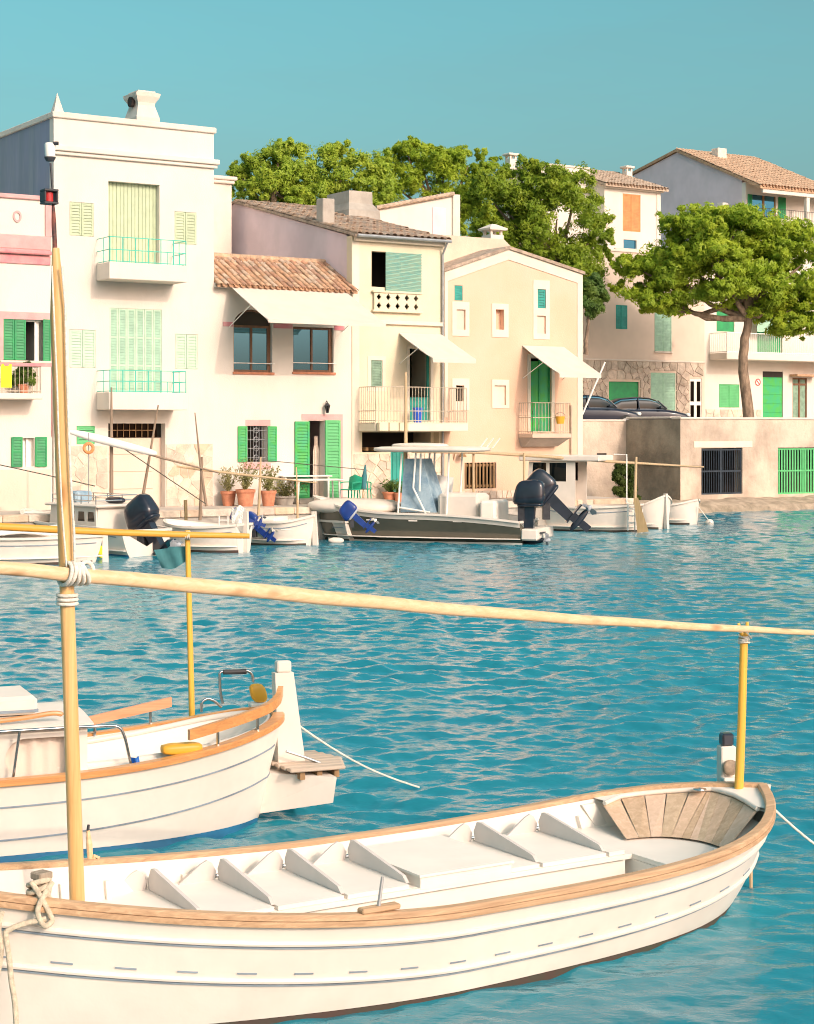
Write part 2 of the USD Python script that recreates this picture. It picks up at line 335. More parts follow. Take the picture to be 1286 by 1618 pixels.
# the water: a coloured body under a mirror-smooth rippled skin
MAT['water'] = usdkit.material(stage, lk('water'), {
    'g': ('geometry', {}), 'mp': ('mapping', {'scale': (1.0, 1.35, 1)}),
    'n': ('noise_texture', {'scale': 6.5, 'detail': 4.0, 'roughness': .6}), 'bm': ('bump', {'strength': .7, 'distance': .014}),
    'cn': ('noise_texture', {'scale': .12, 'detail': 2.0}), 'cr': ('rgb_ramp', {'ramp': [(.3, (.009, .128, .174)), (.7, (.013, .160, .202))]}),
    'p': ('principled_bsdf', {'roughness': .035, 'ior': 1.333})},
    [('g.position', 'mp.vector'), ('mp.vector', 'n.vector'), ('n.fac', 'bm.height'), ('bm.normal', 'p.normal'), ('g.position', 'cn.vector'), ('cn.fac', 'cr.fac'), ('cr.color', 'p.base_color')], surface='p.BSDF')

# ---------------------------------------------------------------- the setting
ROW = math.radians(33)                                   # the quayside facades recede to the right by this
Y85 = 48.0
FR = Frame(((85 - CX) / FOC * Y85, Y85), ROW)
QZ, QD = 0.85, -3.2                                       # quay height and how far its edge stands in front of the facades

# sea: one rippled sheet
def waves(X, Y, sp):
    r = np.random.default_rng(3); z = np.zeros_like(X)
    lam = np.exp(r.uniform(math.log(.13), math.log(1.15), 72)); th = r.normal(1.70, .60, 72); ph = r.uniform(0, 2 * pi, 72)
    wx = 0.5 * (meshkit.noise(np.stack([X * .35, Y * .35, 0 * X], -1), 1) - .5); wy = 0.5 * (meshkit.noise(np.stack([X * .35, Y * .35, 0 * X], -1), 2) - .5)
    gust = .55 + .9 * meshkit.fbm(np.stack([X * .22, Y * .16, 0 * X], -1), 3, 5)
    for L, t, p in zip(lam, th, ph):
        k = 2 * pi / L; a = .0042 * L ** .95 * (1 if L < .7 else (.7 / L) ** 1.4)
        s = np.sin(k * ((X + wx) * math.cos(t) + (Y + wy) * math.sin(t)) + p)
        z += a * np.clip(L / (2.6 * sp) - .35, 0, 1) * (s - .25 * np.cos(2 * np.arcsin(np.clip(s, -1, 1))))
    sh = np.exp(-(((X - .9) * .85 + (Y - 9.2) * .53) / 2.6) ** 2 - ((-(X - .9) * .53 + (Y - 9.2) * .85) / 1.1) ** 2)
    return z * gust * (1 - .55 * sh)
ys = [5.5]
while ys[-1] < 74: ys.append(ys[-1] + max(.02, .0024 * ys[-1]))
ys = np.array([-60, -10, 0, 3, 4.5] + ys + [76.0])
ts = np.concatenate([[-6, -2, -.9, -.6], np.linspace(-.42, .42, 720), [.6, .9, 2, 6]])
YY, TT = np.meshgrid(ys, ts, indexing='ij')
XX = TT * np.maximum(YY, 5.0) * (1 + (np.abs(TT) > .43) * np.clip(12 / np.maximum(YY, 5) - .16, 0, 3))
SP = np.maximum(np.gradient(YY, axis=0), .84 / 720 * np.abs(YY))
ZZ = np.where((np.abs(TT) < .4205) & (YY > 4.9) & (YY < 75), waves(XX, YY, SP), 0.0)
m = MB(); m.grid(np.stack([XX, YY, ZZ], -1), flip=True)
tag(Usd.Stage.GetPrimAtPath(stage, m.build('sea', 'water', smooth=True)), kind='structure')
def structure(mb, name, mat, smooth=False):
    p = mb.build(name, mat, smooth=smooth); tag(stage.GetPrimAtPath(p), kind='structure'); return p

uq1 = FR.uz(1002, 700, QD)[0]
quay_poly = Polygon([(-40, QD), (uq1, QD), (uq1 + .6, QD + 1.6), (uq1 + 1.0, 8), (-40, 8)])
m = MB(); m.slab(FR, quay_poly, -2.0, QZ); structure(m, 'quay', 'concrete')
# capping stones along the quay edge
qe = thing('quay_edge', 'row of pale stone slabs capping the harbour quay edge', 'kerb', FR.w(0, QD, QZ))
uu = -18.0; k = 0
while uu < uq1 - .3:
    L = .95 + .35 * math.sin(k * 2.3); e = min(uu + L, uq1)
    MB().bev(FR, uu + .008, e - .008, QD - .06, QD + .42, QZ - .14, QZ + .045 + .006 * math.sin(k * 5), .02).build('stone', f'stone_{k % 5}', qe); uu = e; k += 1

# terrace behind the garage wall, and the hill
YG = 66.0
FG = Frame(((1075 - CX) / FOC * YG, YG), ROW)
sG = 3.1
m = MB(); m.slab(FG, [(.05, .35), (40, .35), (40, 60), (-60, 60), (-60, sG + .38), (.05, sG + .38)], 2.78, 3.02); structure(m, 'terrace', 'concrete')
gx, gy = np.meshgrid(np.linspace(-260, 300, 60), np.concatenate([np.linspace(66, 160, 40), [200, 300, 600, 1500]]), indexing='ij')
hz_ = np.clip((gy - 76 - .40 * gx * (gx > 0)) / 40, 0, 1); hz_ = hz_ * hz_ * (3 - 2 * hz_)
base = np.where(gy - .649 * gx < 62, .5, 0.8)
hh = base + 6.0 * hz_ + 1.2 * (meshkit.fbm(np.stack([gx * .05, gy * .05, 0 * gx], -1), 3, 9) - .5) * hz_
far_ = FR.loc(np.stack([gx, gy, 0 * gx], -1))[1]
hh = np.where(far_ < 9.0, -1.5, hh); hh = np.where((gx > 8) & (FG.loc(np.stack([gx, gy, 0 * gx], -1))[1] < 6), np.minimum(hh, -.6), hh)
m = MB(); m.grid(np.stack([gx, gy, hh], -1)); structure(m, 'hill', 'ground_earth', smooth=True)
# low rock shelf at the water's edge below the garage wall
nu, nd = 70, 12
U, D_ = np.meshgrid(np.linspace(-3.5, 14, nu), np.linspace(0, 1, nd), indexing='ij')
edge = -1.7 - .5 * meshkit.noise(np.stack([U * .8, 0 * U, 0 * U], -1), 4) - .35 * meshkit.noise(np.stack([U * 2.3, 0 * U, 0 * U], -1), 5)
dd = edge * D_ + .3 * (1 - D_)
zz = .42 * (1 - D_ ** 3) + .16 * (meshkit.fbm(np.stack([U * 1.6, dd * 1.6, 0 * U], -1), 4, 8) - .5) - .5 * np.clip(D_ - .82, 0, 1) / .18
m = MB(); m.grid(FG.w(U, dd, zz), flip=True); structure(m, 'shore_rock', 'rock', smooth=50)

# ---------------------------------------------------------------- builders for houses
def louver_leaf(F, u0, u1, z0, z1, d, name, mat, parent, slat=.075, rails=(0.5,), label=None, fr=.05, th=.035, slat_mat=None):
    """one shutter leaf: stiles, rails and tilted louvers"""
    m = MB(); fr = min(fr, (u1 - u0) * .18)
    m.bev(F, u0, u0 + fr, d - th, d, z0, z1, .006); m.bev(F, u1 - fr, u1, d - th, d, z0, z1, .006)
    zs = [0.0] + list(rails) + [1.0]
    for r in zs:
        zc = min(max(z0 + (z1 - z0) * r, z0 + fr / 2), z1 - fr / 2); m.box(F, u0 + fr, u1 - fr, d - th + .002, d - .002, zc - fr / 2, zc + fr / 2)
    p_ = m.build(name, mat, parent, label=label) if slat_mat else None
    if slat_mat: m = MB()
    n = max(2, int((z1 - z0) / slat)); zz = np.linspace(z0 + slat / 2, z1 - slat / 2, n)
    for z in zz:
        a, b = u0 + fr * .9, u1 - fr * .9
        m.hexa(F.w([a, b, b, a] * 2, [d - th * .85, d - th * .85, d - .008, d - .008] * 2, [z - slat * .58, z - slat * .58, z + slat * .36, z + slat * .36, z - slat * .40, z - slat * .40, z + slat * .54, z + slat * .54]))
    if slat_mat: tag(stage.GetPrimAtPath(m.build('louvers', slat_mat, p_)), kind='stuff'); return p_
    return m.build(name, mat, parent, label=label)
def shutter(F, R, mat, parent, n=2, d=.05, slat=.075, rails=(.5,), label=None, sill=None):
    u0, u1, z0, z1 = R; w = (u1 - u0) / n
    for k in range(n): louver_leaf(F, u0 + k * w + .006, u0 + (k + 1) * w - .006, z0 + .01, z1 - .01, d, 'shutter', mat, parent, slat, rails, label)
def plank_panel(F, R, mat, parent, n, d, name='plank', th=.03, rails=(), rmat=None):
    u0, u1, z0, z1 = R; w = (u1 - u0) / n
    for k in range(n): MB().bev(F, u0 + k * w + .004, u0 + (k + 1) * w - .004, d - th - .004 * (k % 2), d, z0, z1, .006).build(name, mat, parent)
    for r in rails: MB().bev(F, u0, u1, d - th - .03, d - th - .006, z0 + (z1 - z0) * r - .05, z0 + (z1 - z0) * r + .05, .005).build('batten', rmat or mat, parent)
def surround(F, R, w, mat, parent, p=.02, sides='ltrb', name='surround'):
    u0, u1, z0, z1 = R; m = MB()
    m.prism(F, Polygon([(u0 - w, z0 - (w if 'b' in sides else 0)), (u1 + w, z0 - (w if 'b' in sides else 0)), (u1 + w, z1 + w), (u0 - w, z1 + w)], [[(u0, z0 + (0 if 'b' in sides else -.001)), (u1, z0 + (0 if 'b' in sides else -.001)), (u1, z1), (u0, z1)]] if 'b' in sides else []) if 'b' in sides else
            Polygon([(u0 - w, z0), (u0, z0), (u0, z1), (u1, z1), (u1, z0), (u1 + w, z0), (u1 + w, z1 + w), (u0 - w, z1 + w)]), -p, .0)
    return m.build(name, mat, parent)
def rp(R): return [(R[0], R[2]), (R[1], R[2]), (R[1], R[3]), (R[0], R[3])]
def facade(F, poly, holes, mat, parent, th=.30, name='wall', d0=0.0):
    P = Polygon(poly)
    for h in holes: P = P.difference(Polygon(h) if not hasattr(h, 'exterior') else h)
    return MB().prism(F, P, d0, d0 + th).build(name, mat, parent)
def wall_box(F, u0, u1, d0, d1, z0, z1, mat, parent, name='wall'): return MB().box(F, u0, u1, d0, d1, z0, z1).build(name, mat, parent)
def railing(F, u0, u1, d, z0, z1, mat, parent, step=.13, r=.011, mid=None, ends=True, dback=0.0, post=None):
    """front and side runs of a balcony railing, each bar a piece of the one part"""
    m = MB()
    runs = [(u0, d, u1, d)] + ([(u0, d, u0, dback), (u1, d, u1, dback)] if ends else [])
    for a, b, c, e in runs:
        for z in [z1] + (mid or []) + [z0 + .06]: m.tube(F.w([a, c], [b, e], [z, z]), r * 1.25, 6)
        n = max(1, int(round(math.hypot(c - a, e - b) / step)))
        for k in range(n + 1): m.tube(F.w([a + (c - a) * k / n] * 2, [b + (e - b) * k / n] * 2, [z0, z1]), r * (.8 if post is None or k % post else 1.5), 5, cap=False)
    return m.build('railing', mat, parent)
def roof_tiles(F, quad, z_of, rows, cols, parent, mats, r=.085, stuff=False, seed=1):
    """barrel tiles laid over the roof plane; quad: (u0,u1,d0,d1); z_of(u,d) height; columns run from eave (d0) up to d1"""
    rr = np.random.default_rng(seed); u0, u1, d0, d1 = quad; cw = (u1 - u0) / cols; rl = (d1 - d0) / rows; an = np.linspace(0, pi, 6); all_ = MB()
    for i in range(rows):
        for j in range(cols):
            for cup in (0, 1):
                uc = u0 + (j + .5 + .5 * cup) * cw + rr.normal(0, .008); a, b = d0 + i * rl - .05, d0 + (i + 1) * rl + .03
                if cup and j == cols - 1: continue
                if not inside_roof(F, uc, (a + b) / 2): continue
                rad = cw * .36; sgn = 1 - 2 * cup; lift = (.045 if not cup else .035) + rr.normal(0, .006)
                P = []
                for dd_, k in ((a, 1.06), (b, .9)):
                    P.append(F.w(uc + np.cos(an) * rad * k, np.full(6, dd_), z_of(uc, dd_) + lift + sgn * np.sin(an) * rad * k * .75 + (.018 if dd_ == a else 0)))
                P = np.array(P)
                if stuff or cup: all_.grid(P, flip=True); all_.grid(P - [0, 0, .014])
                else:
                    m = MB(); m.grid(P, flip=True); m.grid(P - [0, 0, .014]); m.grid(np.stack([P[0], P[0] - [0, 0, .014]])); m.build('tile', mats[rr.integers(len(mats))], parent, smooth=60)
    if all_.v: tag(stage.GetPrimAtPath(all_.build('tiles' if stuff else 'under_tiles', mats[0], parent, smooth=60)), kind='stuff')
ROOFCUT = [None]
def inside_roof(F, u, d): return ROOFCUT[0] is None or ROOFCUT[0](u, d)
def stone_cladding(F, R, n, parent, mats, d=0.0, th=.05, seed=1, gap=.018, holes=(), name='stone', one=False):
    """irregular stones set in a wall, each with its own outline and proud of recessed joints"""
    r = np.random.default_rng(seed); u0, u1, z0, z1 = R; P = Polygon(rp(R))
    for h in holes: P = P.difference(Polygon(h))
    pts = np.stack([r.uniform(u0, u1, n), r.uniform(z0, z1, n)], 1)
    for _ in range(2):          # even the cells out
        cells = [c.intersection(sbox2(u0, z0, u1, z1)) for c in voronoi_diagram(MultiPoint(pts), envelope=P).geoms]
        pts = np.array([[c.centroid.x, c.centroid.y] for c in cells if not c.is_empty])
    cells = [c.intersection(P) for c in voronoi_diagram(MultiPoint(pts), envelope=P).geoms]; out = MB()
    for c in cells:
        for g in getattr(c, 'geoms', [c]):
            g = g.buffer(-gap / 2)
            if g.is_empty or g.geom_type != 'Polygon' or g.area < .004: continue
            g = g.buffer(-.02).buffer(.02).simplify(.012)
            if g.is_empty or g.geom_type != 'Polygon': continue
            m = out if one else MB(); m.prism(F, g, d - th * r.uniform(.7, 1.1), d + .002)
            if not one: m.build(name, mats[r.integers(len(mats))], parent)
    if one: tag(stage.GetPrimAtPath(out.build(name + 's', mats[0], parent)), kind='stuff')
def awning(F, px0, px1, pytop, px_front, py_front, parent, mat='awning_cloth', valance=.12, th=.012):
    """a cloth awning: top edge on the facade from px0 to px1, its free corner where the photograph shows it"""
    u0, z1 = F.uz(px0, pytop); u1, _ = F.uz(px1, pytop)
    lo, hi = 0.1, 5.0
    for _ in range(40):
        p = (lo + hi) / 2; q = F.w(u0, -p, 0.0); x = CX + FOC * q[0] / q[1]
        lo, hi = (p, hi) if x < px_front else (lo, p)
    q = F.w(u0, -p, 0.0); z0 = EYE + (HZ - py_front) / FOC * q[1]
    P = np.array([[F.w(u0 + (u1 - u0) * i / 10, -.02 - (p - .02) * j / 6, z1 + (z0 - z1) * j / 6 - .05 * math.sin(pi * j / 6) * (.6 + .4 * math.cos(i * 2.2))) for j in range(7)] for i in range(11)])
    m = MB(); m.grid(P, flip=False); m.grid(P - [0, 0, th], flip=True)
    V = np.array([[F.w(u0 + (u1 - u0) * i / 10, -p - .004 * (i % 2), z0 - valance * j * (1 + .05 * (i % 2))) for j in range(2)] for i in range(11)]); m.grid(V); m.grid(V + F.D * .01, flip=True)
    m.build('awning', mat, parent, smooth=50)
    f = MB(); f.tube(F.w([u0, u1], [-p + .02] * 2, [z0 - .02] * 2), .02, 8)
    for u in (u0 + .02, u1 - .02): f.tube(F.w([u, u], [-.01, -p], [z1 - .03, z0 - .03]), .014, 6); f.tube(F.w([u, u], [-.01, -p * .55], [z0 - .1, z0 + (z1 - z0) * .42 - .03]), .012, 6)
    f.build('awning_frame', 'white_metal', parent)
    return u0, u1, p, z0, z1

# ---------------------------------------------------------------- A: pink-trimmed house on the left edge
FA = Frame(FR.w(-.02, 0.06, 0)[:2], ROW)
A = thing('pink_trimmed_house', 'white house with pink cornice and green shutters at left edge', 'house', FA.w(-2, 0, QZ))
ua0 = -6.0
zc = FA.uz(40, 315)[1]
win = FA.rect(5, 505, 78, 570); w2 = FA.rect(17, 690, 74, 738); bdoor = None
w2o = FA.rect(36, 692, 54, 737)
facade(FA, [(ua0, QZ - .05), (0, QZ - .05), (0, zc), (ua0, zc)], [rp(win), rp(w2o)], 'white_plaster', A)
wall_box(FA, ua0, 0, 6.0, 6.3, QZ, zc, 'white_plaster', A); wall_box(FA, ua0, ua0 + .3, .3, 6.0, QZ, zc, 'white_plaster', A)
wall_box(FA, ua0 + .3, -.02, .3, 6.0, zc - .8, zc - .6, 'concrete', A, 'roof'); wall_box(FA, -.3, -.002, .3, 6, QZ, zc - .8, 'white_plaster', A)
MB().bev(FA, ua0, -.03, -.07, .36, zc, zc + .12, .02).build('coping', 'pink_pale', A)
z0, z1 = FA.uz(40, 402)[1], FA.uz(40, 372)[1]
MB().bev(FA, ua0, -.06, -.10, 0, z0 + .12, z1, .03).build('cornice', 'pink_pale', A)
MB().bev(FA, ua0, -.06, -.16, 0, z0, z0 + .12, .03).build('cornice', 'pink_trim', A)
MB().bev(FA, ua0, -.06, -.04, 0, z0 - .26, z0 - .02, .01).build('band', 'pink_trim', A)
MB().bev(FA, FA.uz(71, 340)[0], -.02, -.05, 0, z1, zc, .01).build('pilaster', 'pink_pale', A)
ub = FA.uz(81, 650)[0]
MB().bev(FA, ub, -.02, -.04, 0, FA.uz(80, 690)[1], FA.uz(80, 570)[1], .01).build('pilaster', 'pink_trim', A)
um, zm_ = FA.uz(27, 342); an = np.linspace(0, 2 * pi, 25)[:-1]
MB().prism(FA, Polygon([(um + .12 * math.cos(a), zm_ + .16 * math.sin(a)) for a in an], [[(um + .07 * math.cos(a), zm_ + .10 * math.sin(a)) for a in an]]), -.03, 0).build('medallion', 'pink_pale', A)
u0, u1, z0, z1 = win
MB().prism(FA, Polygon([(u0 - .35, z0 - .05), (u1 + .05, z0 - .05), (u1 + .05, z1 + .2), (u0 - .35, z1 + .2)], [rp(win)]), -.025, 0).build('surround', 'pink_pale', A)
a = FA.uz(41, 540)[0]; b = FA.uz(58, 540)[0]; c = FA.uz(67, 540)[0]
louver_leaf(FA, u0, (u0 + a) / 2 - .005, z0 + .02, z1, .03, 'shutter', 'green_paint', A); louver_leaf(FA, (u0 + a) / 2 + .005, a, z0 + .02, z1, .03, 'shutter', 'green_paint', A)
louver_leaf(FA, c, u1 + .02, z0 - .08, z1 + .02, -.03, 'shutter', 'green_paint', A)
MB().box(FA, b - .02, b + .03, .10, .15, z0, z1).box(FA, a, c, .10, .15, z1 - .05, z1).build('window_frame', 'white_metal', A)
MB().box(FA, b + .03, c - .04, .16, .18, z0, z1).build('curtain', 'white_cloth', A)
MB().bev(FA, u0 - .1, u1 + .1, -.10, .05, z0 - .06, z0, .01).build('window_sill', 'pale_surround', A)
# its balcony with potted plants
bz0, bz1 = FA.uz(20, 622)[1], FA.uz(20, 580)[1]; bu1 = FA.uz(52, 600)[0]
MB().bev(FA, ua0, bu1, -.75, -.001, bz0 - .16, bz0, .02).build('balcony_slab', 'white_plaster', A)
railing(FA, ua0 + .05, bu1 - .05, -.70, bz0, bz1, 'rail_metal', A, step=.12)
MB().bev(FA, ua0, u1 - .15, -.74, -.68, bz1 + .0, bz1 + .09, .01).build('handrail', 'pink_trim', A)
shutter(FA, (w2[0], w2o[0] - .01, w2[2], w2[3]), 'green_paint', A, 1, -.01); shutter(FA, (w2o[1] + .01, w2[1], w2[2], w2[3]), 'green_paint', A, 1, -.01, label='darker green open shutter')
MB().box(FA, (w2o[0] + w2o[1]) / 2 - .03, (w2o[0] + w2o[1]) / 2 + .03, .1, .14, w2o[2], w2o[3]).build('window_frame', 'white_metal', A); MB().box(FA, w2o[0], w2o[1], .16, .18, w2o[2], w2o[3]).build('curtain', 'white_cloth', A)
zb = FA.uz(40, 742)[1]; MB().box(FA, ua0, -.05, -.02, -.001, QZ, zb).build('plinth', 'peach_plaster', A)

# ---------------------------------------------------------------- D: tall white corner house
FD = FR
D = thing('tall_white_house', 'tall flat-roofed white house with two balconies and pale green shutters', 'house', FD.w(0, 0, QZ))
uR = FD.uz(338, 400)[0]; zt = FD.uz(85, 176)[1]; DEP = 9.0
top = FD.rect(171, 289, 252, 418); tl = FD.rect(110, 320, 148, 373); tr_ = FD.rect(276, 335, 310, 386)
mid = FD.rect(173, 488, 256, 622); ml = FD.rect(110, 521, 151, 581); mr_ = FD.rect(277, 528, 312, 583)
gw = FD.rect(121, 673, 150, 702); gd = FD.rect(171, 669, 261, 800); gd = (gd[0], gd[1], QZ - .05, gd[3])
facade(FD, [(0, QZ - .05), (uR, QZ - .05), (uR, zt - .16), (0, zt - .16)], [rp(r) for r in (top, tl, tr_, mid, ml, mr_, gw, gd)], 'white_plaster', D)
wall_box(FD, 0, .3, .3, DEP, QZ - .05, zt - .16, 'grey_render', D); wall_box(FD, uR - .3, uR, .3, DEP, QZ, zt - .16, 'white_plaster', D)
wall_box(FD, .3, uR - .3, DEP - .3, DEP, QZ, zt - .16, 'white_plaster', D); wall_box(FD, .3, uR - .3, .3, DEP - .3, zt - 1.0, zt - .8, 'concrete', D, 'roof')
for z in (3.85, 7.3): wall_box(FD, .3, uR - .3, .3, DEP - .3, z - .2, z, 'concrete', D, 'floor')
MB().bev(FD, -.05, uR + .05, -.07, .36, zt - .16, zt, .02).bev(FD, -.05, .30, .36, DEP, zt - .16, zt, .02).build('coping', 'trim_plaster', D)
zcn = FD.uz(85, 238)[1]
m = MB(); m.bev(FD, -.03, uR + .12, -.16, -.001, zcn, zcn + .14, .02); m.bev(FD, -.02, uR + .08, -.09, -.001, zcn - .10, zcn, .02); m.build('cornice', 'white_plaster', D)
shutter(FD, tl, 'pale_green_paint', D, 2, .03); shutter(FD, tr_, 'pale_green_paint', D, 2, .03); shutter(FD, ml, 'mint_pale', D, 2, .03); shutter(FD, mr_, 'mint_pale', D, 2, .03)
plank_panel(FD, (top[0], top[1], top[2], top[3]), 'pale_green_paint', D, 14, .22, 'shutter_slat')
uw = (mid[1] - mid[0]) / 6
for k in range(6): louver_leaf(FD, mid[0] + k * uw + .004, mid[0] + (k + 1) * uw - .004, mid[2], mid[3], .05, 'shutter', 'mint_pale', D, .075, (.33, .66), fr=.085, slat_mat='mint_paint')
def d_balcony(pyb, pyt, prt, zr):
    u0 = FD.uz(152, (pyb + pyt) / 2)[0]; u1 = FD.uz(274, (pyb + pyt) / 2)[0]; z0, z1 = FD.uz(200, pyb)[1], FD.uz(200, pyt)[1]
    MB().bev(FD, u0, u1, -.9, -.001, z0, z1, .015).build('balcony_slab', 'white_plaster', D)
    zt_ = FD.uz(200, prt)[1]; m = MB(); d = -.86; n = 6
    for z in (zt_, (z1 + zt_) / 2, z1 + .03):
        m.tube(FD.w([u0 + .03, u0 + .03, u1 - .03, u1 - .03], [-.01, d, d, -.01], [z] * 4), .013, 6)
    for k in range(n + 1):
        u = u0 + .03 + (u1 - u0 - .06) * k / n; m.tube(FD.w([u, u], [d, d], [z1, zt_]), .016, 6)
        if k < n: uu_ = u + (u1 - u0) / n / 2; m.tube(FD.w([uu_, uu_], [d, d], [z1, (z1 + zt_) / 2]), .010, 5)
    for d_ in (d / 2,):
        for u in (u0 + .03, u1 - .03): m.tube(FD.w([u, u], [d_, d_], [z1, zt_]), .011, 5)
    m.build('railing', 'teal_rail', D)
d_balcony(446, 420, 381, 0); d_balcony(648, 621, 587, 0)
shutter(FD, gw, 'light_green_paint', D, 1, .02, slat=.10, rails=())
gp = FD.uz(243, 730, .25)[0]
MB().box(FD, gd[0], gd[1], .26, .30, QZ, FD.uz(200, 692)[1]).build('garage_door', 'peach_plaster', D)
for k in range(4):
    zz_ = QZ + (FD.uz(200, 692)[1] - QZ) * (k + .0) / 4; MB().bev(FD, gd[0] + .03, gp - .03, .235, .258, zz_ + .03, zz_ + (FD.uz(200, 692)[1] - QZ) / 4 - .03, .01).build('door_panel', 'peach_plaster', D)
mt = MB(); zg0 = FD.uz(200, 691)[1]
for k in range(9): uu = gd[0] + (gp - gd[0]) * k / 8; mt.tube(FD.w([uu, uu], [.24, .24], [zg0, gd[3]]), .012, 5)
mt.tube(FD.w([gd[0], gp], [.24, .24], [(zg0 + gd[3]) / 2] * 2), .014, 5); mt.build('transom_grille', 'brown_slat', D)
MB().box(FD, gd[0], gd[1], .28, .30, zg0, gd[3]).build('transom_pane', 'dark_pane', D)
zs = FD.uz(130, 704)[1]
stone_cladding(FD, (0.03, gd[0] - .02, QZ, zs), 26, D, ['stone_0', 'stone_2', 'stone_3'], 0.0, .03, 3, gap=.012)
stone_cladding(FD, (gd[1] + .02, FD.uz(336, 700)[0], QZ, FD.uz(300, 701)[1]), 30, D, ['stone_0', 'stone_2', 'stone_3', 'stone_1'], 0.0, .03, 5, gap=.012)
MB().box(FD, 0.03, gd[0] - .02, -.012, -.0005, QZ, zs).build('mortar', 'trim_plaster', D); MB().box(FD, gd[1] + .02, FD.uz(336, 700)[0], -.012, -.0005, QZ, FD.uz(300, 701)[1]).build('mortar', 'trim_plaster', D)
# chimney with its flared top and a round flue mouth, and the corner finial
uc = FD.uz(232, 190, 1.2)[0]; zc0 = zt - .3
def sq_lathe(F, u, d, prof, parent, name, mat, asp=1.0):
    m = MB(); L = [F.w([u - a, u + a, u + a, u - a], [d - a * asp, d - a * asp, d + a * asp, d + a * asp], [z] * 4) for a, z in prof]
    P = np.array([np.vstack([q, q[:1]]) for q in L]); m.grid(P, flip=True)
    m.add(L[-1], [[0, 1, 2, 3]]); m.add(L[0], [[3, 2, 1, 0]]); return m.build(name, mat, parent)
ch = sq_lathe(FD, uc, 1.55, [(.36, zc0), (.36, zc0 + .62), (.33, zc0 + .72), (.26, zc0 + .98), (.27, zc0 + 1.06), (.36, zc0 + 1.22), (.38, zc0 + 1.32), (.28, zc0 + 1.36), (.26, zc0 + 1.40)], D, 'chimney', 'trim_plaster', 1.25)
m = MB(); q = FD.w(uc - .30, 1.5, zc0 + 1.08); m.tube([q, q - FD.U * .10], .15, 16); m.build('flue_mouth', 'dark_interior', ch)
m = MB(); q = [FD.w(.02, .02, zt), FD.w(.30, .02, zt), FD.w(.30, .30, zt), FD.w(.02, .30, zt), FD.w(.16, .16, zt + .55)]; m.add(q, [[0, 1, 4], [1, 2, 4], [2, 3, 4], [3, 0, 4], [0, 2, 1], [0, 3, 2]]); m.build('finial', 'trim_plaster', D)
# a lower rear wing seen past its right side
F2 = Frame(FR.w(uR + .02, 7.0, 0)[:2], ROW)
AX = thing('rear_wing', 'pale corniced wall end between tall white house and pine trees', 'house', F2.w(0, 0, 1))
ue = F2.uz(371, 300)[0]; zx = F2.uz(350, 290)[1]
wall_box(F2, -1, ue - .12, 0, 3, 1, zx, 'trim_plaster', AX)
MB().bev(F2, -1, ue - .04, -.1, 3.05, zx, zx + .12, .03).bev(F2, -1, ue + .03, -.16, 3.1, zx + .12, zx + .24, .03).build('cornice', 'trim_plaster', AX)

# ---------------------------------------------------------------- C: yellow house with the long side gable
FC = Frame(FR.w(FR.uz(556, 500)[0], 0, 0)[:2], ROW)
C = thing('yellow_house', 'cream yellow house with loggia and long blank tiled side gable', 'house', FC.w(0, 0, QZ))
uC = FC.uz(701, 450)[0]; ze = FC.uz(0 + 556, 372)[1]; sR, sB = 7.6, 9.7; zr = 10.62; zb2 = 10.15
lo = FC.rect(587, 399, 665, 455); bal = FC.rect(589, 464, 662, 491); sw = FC.rect(586, 569, 604, 612); dr = FC.rect(647, 551, 680, 666); und = FC.rect(572, 683, 694, 714); gdr = FC.rect(617, 712, 640, 782)
gdr = (gdr[0], gdr[1], QZ, gdr[3])
bz = FC.uz(650, 668)[1]
facade(FC, [(0, QZ - .05), (uC, QZ - .05), (uC, ze), (0, ze)], [rp(lo), rp(sw), rp(dr), rp(und), rp(gdr), rp(bal)], 'cream_plaster', C)
MB().prism(Frame(FC.w(0, 0, 0)[:2], ROW + pi / 2), [(.3, QZ), (sB, QZ), (sB, zb2), (sR, zr), (.3, ze + .04), ], -.30, 0).build('side_wall', 'shade_lilac_plaster', C)  # gable wall whose shade tone is in the plaster colour
MB().prism(Frame(FC.w(uC, 0, 0)[:2], ROW + pi / 2), [(.3, QZ), (sB, QZ), (sB, zb2), (sR, zr), (.3, ze + .04)], 0, .28).build('side_wall', 'cream_plaster', C)
wall_box(FC, .3, uC - .28, sB - .3, sB, QZ, zb2, 'cream_plaster', C)
for z in (3.25, 6.6): wall_box(FC, .3, uC - .28, .3, sB - .3, z - .2, z, 'concrete', C, 'floor')
zofC = lambda u, d: np.where(np.asarray(d) <= sR, ze + .06 + (zr - ze) * np.asarray(d) / sR, zr + .06 - (np.asarray(d) - sR) * .22)
m = MB(); P = lambda dz: np.array([[FC.w(u, d, float(zofC(u, d)) + dz) for d in (-.28, 0, sR, sB)] for u in (-.05, uC + .05)])
m.grid(P(0.03), flip=True); m.grid(P(-.05)); m.grid(np.stack([P(.03)[0], P(-.05)[0]])); m.grid(np.stack([P(-.05)[1], P(.03)[1]])); m.grid(np.stack([P(-.05)[:, 0], P(.03)[:, 0]])); rf = m.build('roof', 'old_tile_1', C)
roof_tiles(FC, (-.05, uC + .08, -.30, sR), zofC, 20, 14, C, [f'old_tile_{i}' for i in range(4)], seed=4)
MB().bev(FC, .05, uC - .02, -.16, -.001, ze - .16, ze - .01, .03).build('cornice', 'pale_surround', C)
MB().tube(FC.w([0, uC + .05], [-.34, -.34], [ze - .02] * 2), .05, 8).build('gutter', 'grey_metal', C)
MB().tube(FC.w([uC - .08] * 4, [-.32, -.07, -.07, -.07], [ze - .05, ze - .4, 4, 1.0]), .035, 8).build('drainpipe', 'grey_metal', C)
